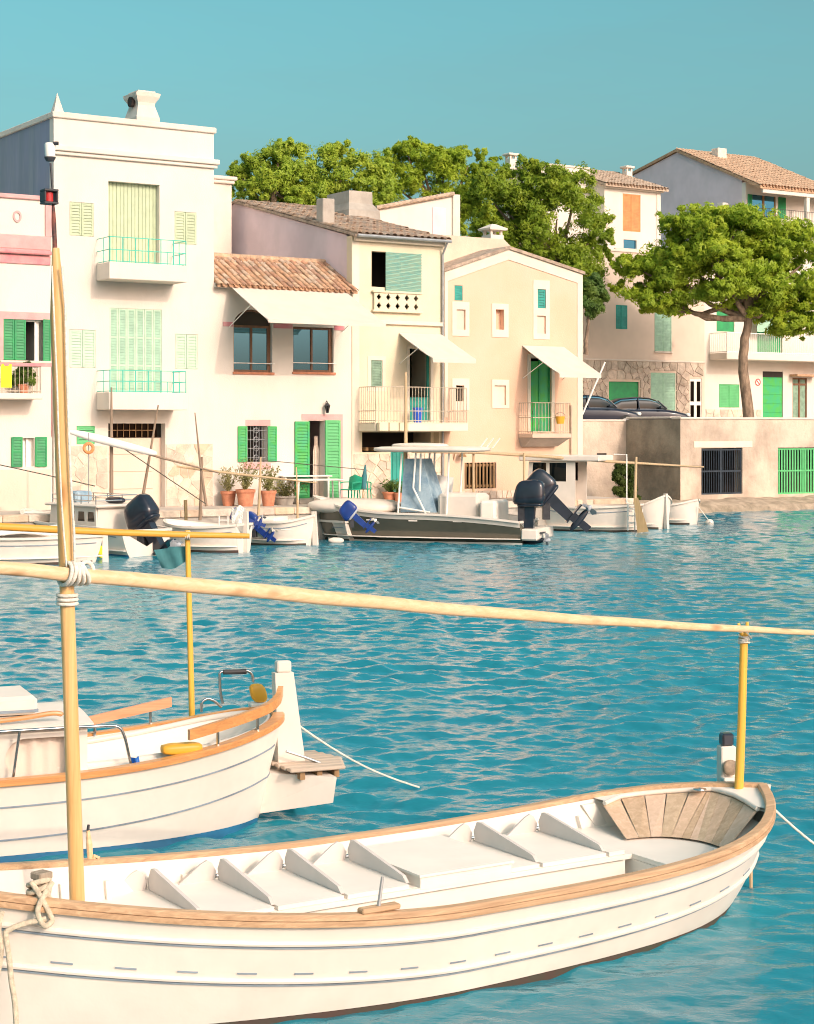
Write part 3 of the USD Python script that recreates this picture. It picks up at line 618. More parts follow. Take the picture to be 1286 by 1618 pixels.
MB().box(FC, .01, .26, -.006, -.0005, QZ, ze - .17).build('corner_pier', 'pale_surround', C)
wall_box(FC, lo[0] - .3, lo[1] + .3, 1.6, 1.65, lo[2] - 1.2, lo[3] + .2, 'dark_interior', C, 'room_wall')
bu = FC.uz(608, 430)[0]; zbl = FC.uz(640, 464)[1]
mm = MB(); n = 30
for k in range(n): z = zbl + (lo[3] - zbl) * k / n; mm.box(FC, bu, lo[1] - .01 + .008 * math.sin(k * 3.1), -.055 - .006 * (k % 2), -.035, z, z + (lo[3] - zbl) / n * .82)
tag(stage.GetPrimAtPath(mm.build('cane_blind', 'blind_cane', C)), kind='stuff')
m = MB(); u0, u1, z0, z1 = bal; P = Polygon(rp(bal))
for i in range(5):
    for j in range(2):
        a = u0 + (u1 - u0) * (i + .5) / 5; b = z0 + (z1 - z0) * (j + .5) / 2; P = P.difference(Polygon([(a - .085, b), (a, b - .11), (a + .085, b), (a, b + .11)]))
m.prism(FC, P, -.09, -.03); m.build('balustrade', 'cream_plaster', C)
MB().bev(FC, u0 - .06, u1 + .06, -.13, -.001, z1, z1 + .06, .01).bev(FC, u0 - .06, u1 + .06, -.13, -.001, z0 - .06, z0, .01).build('balustrade_rail', 'cream_plaster', C)
MB().bev(FC, .3, uC - .1, -.10, -.001, FC.uz(650, 514)[1], FC.uz(650, 508)[1], .01).build('moulding', 'pale_surround', C)
shutter(FC, sw, 'faded_green', C, 1, .03, rails=()); surround(FC, sw, .12, 'pale_surround', C, .012)
zd = FC.uz(660, 628, .12)[1]
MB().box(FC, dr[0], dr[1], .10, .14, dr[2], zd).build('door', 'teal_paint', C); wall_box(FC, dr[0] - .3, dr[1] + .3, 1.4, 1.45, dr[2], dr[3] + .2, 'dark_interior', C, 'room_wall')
MB().box(FC, dr[0], dr[0] + .05, .08, .16, zd, dr[3]).box(FC, dr[1] - .05, dr[1], .08, .16, zd, dr[3]).build('door_frame', 'teal_paint', C); surround(FC, dr, .10, 'pale_surround', C, .02, 'ltr')
awning(FC, 630, 697, 526, 684, 566, C)
b0 = FC.uz(566, 675)[0]; b1 = FC.uz(712, 675)[0]
MB().bev(FC, b0, b1, -.95, -.001, bz - .02, bz, .005).bev(FC, b0, b1, -.95, -.001, bz - .26, bz - .02, .015).build('balcony_slab', 'pale_surround', C)
railing(FC, b0 + .04, b1 - .04, -.90, bz, FC.uz(650, 613)[1], 'rail_metal', C, step=.11, mid=[FC.uz(650, 650)[1]])
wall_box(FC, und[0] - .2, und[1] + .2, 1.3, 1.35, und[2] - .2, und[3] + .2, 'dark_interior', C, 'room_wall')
for k in range(7): MB().bev(FC, und[0] + .1 + k * .36, und[0] + .2 + k * .36, -.05, 1.0, und[2] + .04, und[2] + .14, .01).build('beam', 'brown_slat', C)
plank_panel(FC, gdr, 'teal_paint', C, 4, .12, 'door_plank')
stone_cladding(FC, (.05, uC - .02, QZ, und[2] - .04), 46, C, ['stone_0', 'stone_2', 'stone_3'], 0.0, .03, 8, holes=[rp(gdr)])
bx = thing('planter_box', 'row of wooden planter boxes hung on yellow house balcony edge', 'planter', FC.w(b0, -1, bz))
for k in range(3): MB().bev(FC, b0 + .04 + k * .36, b0 + .36 + k * .36, -1.14, -.98, bz - .25, bz + .0, .012).build('box', ['cream_plaster', 'brown_slat', 'cream_plaster'][k] if k != 1 else 'cream_plaster', bx)
# chimneys on its roof
for (px, pyt, w, dd_) in ((514, 313, .24, 1.75),):
    u_, _ = FC.uz(px, 330, dd_); z_ = float(zofC(0, dd_)); zt_ = FC.uz(px, pyt, dd_)[1]
    MB().bev(FC, .02, .44, dd_, dd_ + .42, z_ - .3, zt_, .02).build('chimney', 'concrete', C)
dd_ = 5.6; u_ = FC.uz(552, 320, dd_)[0]; z_ = float(zofC(0, dd_)); zt_ = FC.uz(552, 306, dd_)[1]
sq_lathe(FC, u_, dd_, [(.62, z_ - .25), (.60, z_ + .1), (.46, z_ + .35), (.45, zt_)], C, 'chimney', 'concrete', 1.6)

# ---------------------------------------------------------------- B: white house with arched window, between
FB = Frame(FR.w(uR, 0.02, 0)[:2], ROW)
B = thing('arched_window_house', 'low white house with arched window, pink bands and tiled lean-to roof', 'house', FB.w(0, 0, QZ))
uB = FB.uz(556, 600)[0]; zeB = FB.uz(445, 452)[1]; sBt = 1.6; zrB = zeB + .86
aw = FB.rect(369, 489, 430, 588); w2 = FB.rect(463, 517, 527, 588); gwB = FB.rect(390, 673, 422, 730); gdB = FB.rect(488, 665, 513, 778)
gdB = (gdB[0], gdB[1], QZ + .15, gdB[3])
zsp = FB.uz(400, 514)[1]; cu = (aw[0] + aw[1]) / 2; ra = (aw[1] - aw[0]) / 2
arch = [(aw[0], aw[2]), (aw[1], aw[2]), (aw[1], zsp)] + [(cu + ra * math.cos(a), zsp + (aw[3] - zsp) * math.sin(a)) for a in np.linspace(0, pi, 15)[1:-1]] + [(aw[0], zsp)]
facade(FB, [(0, QZ - .05), (uB, QZ - .05), (uB, zeB), (0, zeB)], [arch, rp(w2), rp(gwB), rp(gdB)], 'white_plaster', B)
wall_box(FB, 0, uB, 6.3, 6.6, QZ, zeB, 'white_plaster', B); wall_box(FB, 0, uB, .3, 6.3, 4.0, 4.2, 'concrete', B, 'floor')
zofB = lambda u, d: zeB + .05 + .86 * np.clip(np.asarray(d), -1, sBt) / sBt
m = MB(); P = np.array([[FB.w(u, d, float(zofB(u, d)) + .02) for d in (-.25, sBt)] for u in (0, uB + .05)]); m.grid(P, flip=True); m.grid(P - [0, 0, .08]); m.grid(np.stack([P[:, 0] - [0, 0, .08], P[:, 0]])); m.build('roof', 'tile_0', B)
wall_box(FB, 0, uB, sBt - .3, sBt - .02, zeB, zrB - .05, 'white_plaster', B); wall_box(FB, 0, uB, sBt, 6.6, zeB, zeB + .15, 'concrete', B, 'roof')
roof_tiles(FB, (0.0, uB + .06, -.28, sBt), zofB, 6, 24, B, [f'tile_{i}' for i in range(5)], seed=2)
m = MB()
for k in range(14): u = uB * k / 14; m.tube(FB.w([u + .01, u + uB / 14 + .03], [sBt] * 2, [zrB + .09] * 2), .09, 8)
m.build('ridge_tiles', 'tile_2', B, smooth=50)
MB().bev(FB, 0, uB, -.10, -.001, zeB - .14, zeB, .02).build('cornice', 'white_plaster', B)
def casement(F, R, parent, arch_=None, d=.16, fr=.07):
    u0, u1, z0, z1 = R; zt_ = arch_ if arch_ else z1; um = (u0 + u1) / 2
    m = MB()
    for a, b in ((u0, u0 + fr), (um - fr / 2, um + fr / 2), (u1 - fr * 1.6, u1)): m.bev(F, a, b, d - .06, d, z0, zt_, .008)
    for z in (z0 + fr / 2, zt_ - fr / 2): m.box(F, u0, u1, d - .055, d - .003, z - fr / 2, z + fr / 2)
    wf = m.build('window_frame', 'brown_frame', parent)
    MB().box(F, u0 + fr, um - fr / 2, d - .03, d - .024, z0 + fr, zt_ - fr).build('pane', 'pane', wf); MB().box(F, um + fr / 2, u1 - fr, d - .03, d - .024, z0 + fr, zt_ - fr).build('pane', 'pane', wf)
    return wf
wfa = casement(FB, (aw[0], aw[1], aw[2], aw[3]), B, zsp); casement(FB, w2, B)
MB().prism(FB, Polygon([(aw[0], zsp)] + [(aw[1], zsp)] + [(cu + ra * math.cos(a), zsp + (aw[3] - zsp) * math.sin(a)) for a in np.linspace(0, pi, 15)[1:-1]]), .12, .128).build('fanlight', 'dark_pane', B)
m = MB(); m.tube([FB.w(cu + (ra - .03) * math.cos(a), .13, zsp + (aw[3] - zsp - .03) * math.sin(a)) for a in np.linspace(0, pi, 15)], .03, 6); m.build('arch_frame', 'brown_frame', B)
MB().box(FB, w2[1] - .34, w2[1] - .17, .20, .22, w2[2] + .07, w2[3] - .07).build('curtain', 'white_cloth', B)
for R in (aw, w2):
    m = MB(); z = R[2] + (R[3] - R[2]) * (.14 if R is aw else .2); m.tube(FB.w([R[0] - .02, R[1] + .08], [-.02, -.02], [z, z]), .014, 6); m.build('window_bar', 'white_metal', B)
    MB().bev(FB, R[0] - .03, R[1] + .06, -.05, .1, R[2] - .07, R[2], .01).build('window_sill', 'terracotta', B)
zb0, zb1 = FB.uz(450, 519)[1], FB.uz(450, 512)[1]
for a, b in ((352, 368), (432, 462), (528, 544)): MB().bev(FB, FB.uz(a, 515)[0], FB.uz(b, 515)[0], -.02, -.0005, zb0, zb1, .004).build('band', 'pink_trim', B)
awning(FB, 360, 541, 448, 424, 505, B, valance=.08)
MB().bev(FB, FB.uz(388, 668)[0], FB.uz(427, 668)[0], -.02, -.0005, gwB[3], gwB[3] + .18, .004).build('lintel', 'pink_pale', B)
MB().bev(FB, FB.uz(385, 735)[0], FB.uz(427, 735)[0], -.05, -.0005, gwB[2] - .2, gwB[2], .006).build('window_sill', 'pink_pale', B)
uw = FB.uz(375, 700)[0]; shutter(FB, (uw, gwB[0], gwB[2], gwB[3]), 'bright_green_paint', B, 1, -.012); shutter(FB, (gwB[1], FB.uz(437, 700)[0], gwB[2], gwB[3]), 'bright_green_paint', B, 1, -.012)
m = MB()
for k in range(7): u = gwB[0] + (gwB[1] - gwB[0]) * (k + .5) / 7; m.tube(FB.w([u, u], [.05, .05], [gwB[2], gwB[3]]), .010, 5)
for k in range(4): z = gwB[2] + (gwB[3] - gwB[2]) * (k + .5) / 4; m.tube(FB.w([gwB[0], gwB[1]], [.05, .05], [z, z]), .010, 5); m.lathe(FB.w((gwB[0] + gwB[1]) / 2, .05, z), [(.07, -.008), (.085, 0), (.07, .008)], 12, np.stack([FB.U, FB.Z, FB.D], 1))
m.build('window_grille', 'grey_metal', B)
du0, du1 = FB.uz(465, 720)[0], FB.uz(537, 720)[0]
louver_leaf(FB, du0, gdB[0], gdB[2], gdB[3] - .02, -.012, 'door_leaf', 'bright_green_paint', B, .09, (.28, .36, .62), fr=.07, th=.045); louver_leaf(FB, gdB[1], du1, gdB[2], gdB[3] + .02, -.012, 'door_leaf', 'light_green_paint', B, .09, (.28, .36, .62), label='paler green door leaf', fr=.07, th=.045)
MB().prism(FB, Polygon([(du0 + .25, gdB[3] + .02), (du1, gdB[3] + .02), (du1, QZ), (du1 + .09, QZ), (du1 + .09, gdB[3] + .2), (du0 + .25, gdB[3] + .2)]), -.02, -.0005).build('surround', 'pink_pale', B)
MB().bev(FB, du0 - .1, du1 + .15, -.5, -.02, QZ, QZ + .15, .02).build('step', 'concrete', B)
mm = MB(); c_ = gdB[1] - .10
P = np.array([[FB.w(c_ + (.10 - .05 * (j > 6)) * (i / 8 - .5) * 2, .35 + .03 * math.sin(i * 2.2), gdB[2] + (gdB[3] - gdB[2]) * j / 10) for j in range(9)] for i in range(9)]); mm.grid(P); mm.grid(P + FB.D * .01, flip=True); mm.build('door_curtain', 'trim_plaster', B)
ul, zl = FB.uz(513, 646); wl = []
m = MB(); q = FB.w(ul, -.16, zl); m.lathe(q, [(.0, -.13), (.03, -.13), (.05, -.10), (.035, -.085)], 8); m.lathe(q, [(.085, .10), (.05, .15), (.02, .18), (0, .2)], 8); m.lathe(q, [(.085, .10), (.075, .085)], 8)
for k in range(6): a = k * pi / 3; m.tube([q + [.04 * math.cos(a), .04 * math.sin(a), -.09], q + [.075 * math.cos(a), .075 * math.sin(a), .09]], .007, 4)
m.tube(FB.w([ul, ul, ul], [0, -.1, -.16], [zl + .05, zl + .24, zl + .2]), .012, 5); lm = m.build('wall_lantern', 'dark_iron', B)
MB().lathe(q, [(.036, -.085), (.07, .085)], 8).build('lantern_glass', 'dark_pane', lm)

# ---------------------------------------------------------------- E: orange gabled house
FE = Frame(FC.w(uC + .02, 0, 0)[:2], ROW)
E_ = thing('orange_gabled_house', 'orange plastered gabled house with white window surrounds and small awning', 'house', FE.w(0, 0, QZ))
uE = FE.uz(920, 550)[0]; ua, za = FE.uz(803, 394); zl = FE.uz(706, 430)[1]; zrr = FE.uz(919, 434)[1]; DE = 8.0
wins = [FE.rect(718, 451, 731, 475), FE.rect(849, 457, 862, 487)]; niche = FE.rect(783, 489, 796, 521)
lows = [FE.rect(720, 609, 733, 634)]; drE = FE.rect(838, 566, 871, 683); grE = FE.rect(734, 731, 784, 772)
niche2 = [FE.rect(721, 489, 735, 521), FE.rect(848, 499, 862, 527), FE.rect(781, 609, 799, 640)]
facade(FE, [(0, QZ - .05), (uE, QZ - .05), (uE, zrr), (ua, za), (0, zl)], [rp(r) for r in wins + lows + [niche, drE, grE] + niche2], 'orange_plaster', E_)
side = Frame(FE.w(0, 0, 0)[:2], ROW + pi / 2); sideR = Frame(FE.w(uE, 0, 0)[:2], ROW + pi / 2)
wall_box(FE, 0, .3, .3, DE, QZ, zl - .02, 'beige_plaster', E_); wall_box(FE, uE - .3, uE, .3, DE, QZ, zrr - .02, 'beige_plaster', E_)
MB().prism(FE, [(0, QZ), (uE, QZ), (uE, zrr), (ua, za), (0, zl)], DE - .3, DE).build('wall', 'beige_plaster', E_)
wall_box(FE, .3, uE - .3, .3, DE - .3, 3.0, 3.2, 'concrete', E_, 'floor'); wall_box(FE, .3, uE - .3, 2.5, 2.6, QZ, zl - .2, 'dark_interior', E_, 'room_wall')
def slope(F, a, za_, b, zb_, d0, d1, th, name, mat, parent):
    m = MB(); m.hexa(F.w([a, b, b, a] * 2, [d0, d0, d1, d1] * 2, [za_ - th, zb_ - th, zb_ - th, za_ - th, za_, zb_, zb_, za_])); return m.build(name, mat, parent)
slope(FE, -.05, zl + .10, ua, za + .10, -.08, DE, .10, 'roof', 'old_tile_1', E_); slope(FE, ua, za + .10, uE + .06, zrr + .10, -.08, DE, .10, 'roof', 'old_tile_1', E_)
# broad white band that follows the gable and the corners
m = MB(); bw = .28
m.prism(FE, [(0.0, zl), (ua, za), (uE, zrr), (uE, QZ), (uE - .22, QZ), (uE - .22, zrr - bw), (ua, za - bw - .05), (.12, zl - bw), (.12, 3.4), (0, 3.4)], -.025, -.0005); m.build('gable_band', 'pale_surround', E_)
u_ = FE.uz(708, 400)[0]; zp = FE.uz(740, 374, 1.5)[1]; ur = FE.uz(800, 374, 1.5)[0]
wall_box(FE, .02, ur - .1, 1.5, 1.8, zl, zp, 'beige_plaster', E_, 'parapet'); m = MB(); m.prism(FE, [(ur - .1, zl), (ur + .55, zl), (ur + .35, zp - .35), (ur - .1, zp)], 1.5, 1.8); m.build('parapet', 'beige_plaster', E_)
uc_, _ = FE.uz(784, 370, 1.9); zct = FE.uz(784, 358, 1.9)[1]
chE = sq_lathe(FE, uc_, 2.1, [(.26, zp - .4), (.26, zct - .28)], E_, 'chimney', 'white_plaster')
m = MB()
for a in (-.2, .2):
    for b in (1.92, 2.28): m.box(FE, uc_ + a - .04, uc_ + a + .04, b - .04, b + .04, zct - .28, zct - .12)
m.build('chimney_post', 'white_plaster', chE); sq_lathe(FE, uc_, 2.1, [(.34, zct - .12), (.36, zct - .06), (.10, zct + .08), (.04, zct + .10)], chE, 'chimney_cap', 'white_plaster')
for r in wins: shutter(FE, r, 'teal_paint', E_, 1, .04, rails=(.5,))
def panel_surround(px0, py0, px1, py1, holes):
    R = FE.rect(px0, py0, px1, py1); MB().prism(FE, Polygon(rp(R), [rp(h) for h in holes]), -.02, -.0005).build('surround', 'pale_surround', E_)
panel_surround(714, 477, 741, 531, [niche2[0]]); panel_surround(842, 443, 868, 536, [wins[1], niche2[1]]); panel_surround(777, 480, 803, 533, [niche]); panel_surround(714, 598, 741, 648, [lows[0]]); panel_surround(777, 600, 804, 645, [niche2[2]])
for r in niche2: MB().box(FE, r[0], r[1], .05, .08, r[2], r[3]).build('blind_panel', 'pale_surround' if r is niche2[2] else 'peach_plaster', E_)
MB().box(FE, niche[0], niche[1], .2, .23, niche[2], niche[3]).build('blind_panel', 'orange_plaster', E_)
MB().box(FE, lows[0][0], lows[0][1], .1, .11, lows[0][2], lows[0][3]).build('pane', 'dark_pane', E_)
zq = FE.uz(855, 640)[1]
MB().box(FE, drE[0], drE[1], .10, .14, drE[2], drE[3] - .1).build('door', 'bright_green_paint', E_)
MB().box(FE, drE[0], drE[0] + .06, .06, .10, drE[2], drE[3]).box(FE, drE[1] - .06, drE[1], .06, .10, drE[2], drE[3]).box(FE, (drE[0] + drE[1]) / 2 - .03, (drE[0] + drE[1]) / 2 + .03, .07, .10, drE[2], drE[3]).build('door_frame', 'green_paint', E_)
surround(FE, drE, .12, 'pale_surround', E_, .03, 'ltr')
awning(FE, 825, 890, 546, 884, 590, E_)
be0, be1 = FE.uz(819, 685)[0], FE.uz(880, 685)[0]; bze = FE.uz(850, 685)[1]
MB().bev(FE, be0, be1, -.75, -.001, bze - .14, bze, .015).build('balcony_slab', 'beige_plaster', E_)
m = MB(); m.hexa(FE.w([be0 + .1, be1 - .1, be1 - .1, be0 + .1, be0, be1, be1, be0], [-.15, -.15, -.001, -.001, -.7, -.7, -.001, -.001], [bze - .42] * 4 + [bze - .14] * 4)); m.build('balcony_corbel', 'concrete', E_)
railing(FE, be0 + .03, be1 - .03, -.71, bze, FE.uz(850, 637)[1], 'rail_metal', E_, step=.12, mid=[FE.uz(850, 660)[1]])
m = MB()
for k in range(9): u = grE[0] + (grE[1] - grE[0]) * (k + .5) / 9; m.bev(FE, u - .03, u + .03, .02, .06, grE[2], grE[3], .006)
m.bev(FE, grE[0], grE[1], .06, .09, grE[2] + .05, grE[2] + .12, .005); m.bev(FE, grE[0], grE[1], .06, .09, grE[3] - .12, grE[3] - .05, .005); m.build('window_slats', 'brown_slat', E_)
MB().tube(FE.w([uE - .5] * 2, [-.06, -.06], [1.1, FE.uz(897, 640)[1]]), .03, 8).build('drainpipe', 'rail_metal', E_)
stone_cladding(FE, (.14, uE - .24, QZ, grE[2] - .06), 34, E_, ['stone_0', 'stone_2', 'stone_3'], 0.0, .03, 12)
ul, zl_ = FE.uz(725, 722)
m = MB(); m.tube(FE.w([ul - .2, ul - .2, ul - .05, ul], [0, -.12, -.2, -.2], [zl_ - .1, zl_ + .25, zl_ + .3, zl_ + .2]), .014, 5); m.lathe(FE.w(ul, -.2, zl_), [(.03, .2), (.06, .14), (.13, 0)], 10); m.build('wall_lamp', 'brown_slat', E_)
# yellow cloth and a small pot on its balcony
yc = thing('yellow_bucket', 'small yellow bucket hanging on orange house balcony rail', 'bucket', FE.w(be0 + 1.1, -.8, bze))
qx = FE.w(FE.uz(872, 660)[0] - .3, -.82, FE.uz(872, 664)[1]); m = MB(); m.lathe(qx, [(.0, -.12), (.11, -.12), (.16, .12), (.15, .12), (.10, -.10)], 14); m.build('bucket', 'yellow_plastic', yc); MB().tube([qx + [.155 * math.cos(a), 0, .12 + .12 * math.sin(a)] for a in np.linspace(0, pi, 9)], .008, 5).build('handle', 'steel', yc)

# ---------------------------------------------------------------- K: white gable behind the yellow house
FK = Frame(FR.w(FR.uz(640, 400)[0], 11.0, 0)[:2], ROW)
K = thing('white_rear_house', 'white gable end with sloping tiled roof behind yellow house chimneys', 'house', FK.w(0, 0, 1))
k0 = FK.uz(575, 340)[0]; k1 = FK.uz(714, 340)[0]; kp = FK.uz(725, 340)[0]; zk0 = FK.uz(592, 333)[1]; zk1 = FK.uz(720, 311)[1]; uk0 = FK.uz(592, 333)[0]
MB().prism(FK, [(k0, 1), (k1, 1), (k1, zk1), (uk0, zk0), (k0, zk0 - .3)], 0, 5).build('wall', 'white_plaster', K)
MB().box(FK, k1 + .003, kp, -.08, 1.2, 1, zk1 + .08).build('pillar', 'trim_plaster', K)
slope(FK, k0, zk0 - .22, uk0, zk0 + .08, -.10, 5, .07, 'roof', 'tile_2', K); slope(FK, uk0, zk0 + .08, k1, zk1 + .08, -.10, 5, .07, 'roof', 'tile_2', K)
m = MB(); n = 22
for k in range(n):
    t = k / n; u = uk0 + (k1 - uk0) * t; z = zk0 + .10 + (zk1 - zk0) * t; m.tube([FK.w(u, -.1, z + .02), FK.w(u + (k1 - uk0) / n + .02, -.1, z + (zk1 - zk0) / n)], .075, 7)
m.build('verge_tiles', 'tile_4', K, smooth=50)
R = FK.rect(683, 328, 704, 372); MB().bev(FK, R[0], R[1], -.03, -.0005, R[2], R[3], .01).build('blind_panel', 'shade_lilac_plaster', K)

# ---------------------------------------------------------------- the garage wall on the right
GW = thing('garage_wall', 'long rendered stone retaining wall with boat garage gates beside the water', 'wall', FG.w(0, 0, .4))
uGe = FG.uz(1330, 720)[0]; zgt = 3.42
g1 = FG.rect(1108, 708, 1173, 781); g2 = (FG.uz(1229, 745)[0], FG.uz(1312, 745)[0], *FG.rect(1229, 707, 1312, 780)[2:])
facade(FG, [(0, -.5), (uGe, -.5), (uGe, zgt), (0, zgt)], [rp(g1), rp(g2)], 'wall_stone', GW, th=.45)
wall_box(FG, -.014, .45, .452, sG, -.5, zgt - .002, 'shaded_wall_stone', GW); wall_box(FG, -.014, -.002, -.006, .45, -.5, zgt - .002, 'shaded_wall_stone', GW); wall_box(FG, .45, uGe, 2.6, 2.7, 0, 3.0, 'dark_interior', GW, 'room_wall')  # buttress face gets the stone with shade in its colour
FL = Frame(FG.w(0, sG, 0)[:2], ROW)
wall_box(FL, -4.2, 0, 0, .4, -.3, 3.35, 'wall_stone', GW)
vent = FL.rect(943, 716, 958, 724); MB().box(FL, vent[0], vent[1], -.012, -.0005, vent[2], vent[3]).build('vent', 'dark_interior', GW)
MB().bev(FG, -.03, uGe, -.05, .5, zgt, zgt + .08, .02).bev(FG, -.05, .5, .5, sG, zgt + .024, zgt + .10, .02).build('coping', 'trim_plaster', GW); MB().bev(FL, -4.2, -.06, -.04, .42, 3.35, 3.42, .02).build('coping', 'trim_plaster', GW)
# vegetation in the recess corner
a_, b_ = FG.uz(1096, 700)[0], FG.uz(1188, 700)[0]
MB().bev(FG, a_, b_, -.025, -.0005, g1[3] + .02, g1[3] + .26, .006).build('lintel', 'pale_surround', GW)
def gate(R, mat, n, parent, label, bar=.05, cap_mat=None):
    u0, u1, z0, z1 = R; um = (u0 + u1) / 2; m = MB()
    for a in (u0, um - .06, um + .005, u1 - .055): m.bev(FG, a, a + .055, .05, .10, z0, z1, .006)
    for z in (z0 + .03, (z0 + z1) / 2, z1 - .06): m.box(FG, u0 + .05, u1 - .05, .055, .095, z - .03, z + .03)
    p = m.build('gate_frame', mat, parent, label=label)
    for a, b in ((u0 + .06, um - .06), (um + .06, u1 - .06)):
        for k in range(n): u = a + (b - a) * (k + .5) / n; MB().bev(FG, u - bar / 2, u + bar / 2, .065, .085, z0 + .04, z1 - .04, .004).build('gate_bar', mat, p)
gate(g1, 'dark_blue_gate', 8, GW, 'dark blue barred garage gate', .03)
gate((g2[0], g2[1], g2[2], g2[3]), 'light_green_paint', 9, GW, 'bright green slatted garage gate', .075)
pl = thing('pipe', 'thin horizontal pipe along the buttress of the garage wall', 'pipe', FG.w(0, 0, 1.6))
zp_ = FG.uz(1075, 736)[1]; MB().tube([FG.w(-.05, 2.8, zp_ + .04), FG.w(-.05, -.04, zp_), FG.w(1.1, -.04, zp_ - .04)], .025, 7).build('pipe', 'dark_rope', pl)

# ---------------------------------------------------------------- G, H: houses behind the terrace
YH = 86.0
FGh = Frame(((920 - CX) / FOC * YH, YH), ROW)
G = thing('peach_stone_house', 'peach house with stone ground floor and mint shutters behind dark cars', 'house', FGh.w(0, 0, 3))
g0 = -6.0; ug1 = FGh.uz(1113, 560)[0]; ztG = FGh.uz(980, 398)[1]; zst = FGh.uz(1010, 571)[1]
w1 = FGh.rect(973, 482, 991, 520); w2g = FGh.rect(1034, 478, 1061, 555); dgr = FGh.rect(962, 603, 1010, 655); dgr = (dgr[0], dgr[1], 3.0, dgr[3]); d2 = FGh.rect(1028, 589, 1067, 657); d3 = FGh.rect(1090, 598, 1109, 660)
d2 = (d2[0], d2[1], 3.0, d2[3]); d3 = (d3[0], d3[1], 3.0, d3[3])
facade(FGh, [(g0, 2.9), (ug1, 2.9), (ug1, ztG), (g0, ztG)], [rp(r) for r in (w1, w2g, dgr, d2, d3)], 'peach_plaster', G)
wall_box(FGh, ug1 - .3, ug1, .3, 5, 2.9, ztG, 'peach_plaster', G); wall_box(FGh, g0, ug1, 4.7, 5.0, 2.9, ztG, 'peach_plaster', G); wall_box(FGh, g0, ug1, .3, 4.7, ztG - .5, ztG - .3, 'concrete', G, 'roof'); wall_box(FGh, g0, ug1 - .3, 2.2, 2.3, 2.9, ztG - .5, 'dark_interior', G, 'room_wall')
MB().bev(FGh, g0, ug1 + .04, -.06, .34, ztG, ztG + .12, .02).build('coping', 'trim_plaster', G)
holes = [rp((r[0] - .05, r[1] + .05, r[2] - .1, r[3] + .1)) for r in (dgr, d2, d3)]
stone_cladding(FGh, (g0 + 2.5, ug1 - .1, 3.0, zst), 250, G, [f'rubble_{i}' for i in range(4)] + ['stone_3'], 0.0, .06, 21, gap=.025, holes=holes)
MB().bev(FGh, g0, ug1 + .01, -.07, -.0005, zst, zst + .08, .01).build('band', 'trim_plaster', G)
shutter(FGh, w1, 'teal_paint', G, 2, .02); shutter(FGh, w2g, 'mint_paint', G, 2, .02, rails=(.33, .66)); shutter(FGh, d2, 'mint_paint', G, 2, .02, rails=(.33, .66))
MB().box(FGh, dgr[0], dgr[1], .1, .14, dgr[2], dgr[3]).build('garage_door', 'green_paint', G)
MB().box(FGh, w2g[0] - .05, w2g[1] + .05, -.08, -.0005, w2g[2] - .08, w2g[2] - .01).build('window_sill', 'trim_plaster', G)
um = (d3[0] + d3[1]) / 2; zm3 = d3[2] + (d3[3] - d3[2]) * .52
m = MB()
for a, b in ((d3[0], d3[0] + .06), (um - .08, um + .08), (d3[1] - .06, d3[1])): m.box(FGh, a, b, .04, .1, d3[2], d3[3])
for z in (d3[2] + .1, zm3, d3[3] - .06): m.box(FGh, d3[0], d3[1], .045, .095, z - .09, z + .09)
dd = m.build('glazed_door', 'white_metal', G); MB().box(FGh, d3[0], d3[1], .07, .075, d3[2], d3[3]).build('pane', 'dark_pane', dd)

FH = Frame(FGh.w(ug1 + .02, .05, 0)[:2], ROW)
H = thing('white_balcony_house', 'white house with long balcony, green door and green shutter behind pine tree', 'house', FH.w(0, 0, 3))
uh1 = 9.5; ztH = 12.6; zbb = FH.uz(1200, 571)[1]; zbt = FH.uz(1200, 561)[1]
hw = FH.rect(1136, 607, 1168, 644); hd = FH.rect(1205, 587, 1237, 662); hb_ = FH.rect(1252, 597, 1275, 662); hu = FH.rect(1132, 486, 1160, 524); hdo = FH.rect(1196, 505, 1236, 557)
hd = (hd[0], hd[1], 3.02, hd[3]); hb_ = (hb_[0], hb_[1], 3.02, hb_[3])
facade(FH, [(0, 2.9), (uh1, 2.9), (uh1, ztH), (0, ztH)], [rp(r) for r in (hw, hd, hb_, hu, hdo)], 'white_plaster', H)
wall_box(FH, 0, .3, .3, 7, 2.9, ztH, 'white_plaster', H); wall_box(FH, uh1 - .3, uh1, .3, 7, 2.9, ztH, 'white_plaster', H); wall_box(FH, 0, uh1, 6.7, 7, 2.9, ztH, 'white_plaster', H); wall_box(FH, .3, uh1 - .3, .3, 6.7, ztH - .3, ztH - .1, 'concrete', H, 'roof'); wall_box(FH, .3, uh1 - .3, 2.5, 2.6, 2.9, ztH - .3, 'dark_interior', H, 'room_wall')
hb0 = .35
MB().bev(FH, hb0, uh1, -1.3, -.001, zbb, zbt, .02).build('balcony_slab', 'white_plaster', H)
railing(FH, hb0 + .05, uh1 - .05, -1.24, zbt, FH.uz(1200, 527)[1] - .1, 'white_metal', H, step=.14, r=.018)
shutter(FH, hw, 'light_green_paint', H, 2, .02, rails=()); plank_panel(FH, hd, 'bright_green_paint', H, 1, .1, 'door_panel')
for k in range(6): zz_ = hd[2] + (hd[3] - .3 - hd[2]) * k / 6; MB().bev(FH, hd[0] + .03, hd[1] - .03, .05, .068, zz_ + .01, zz_ + (hd[3] - .3 - hd[2]) / 6 - .01, .008).build('door_slat', 'bright_green_paint', H)
MB().box(FH, hd[0], hd[1], .04, .066, hd[3] - .3, hd[3]).build('transom', 'dark_interior', H)
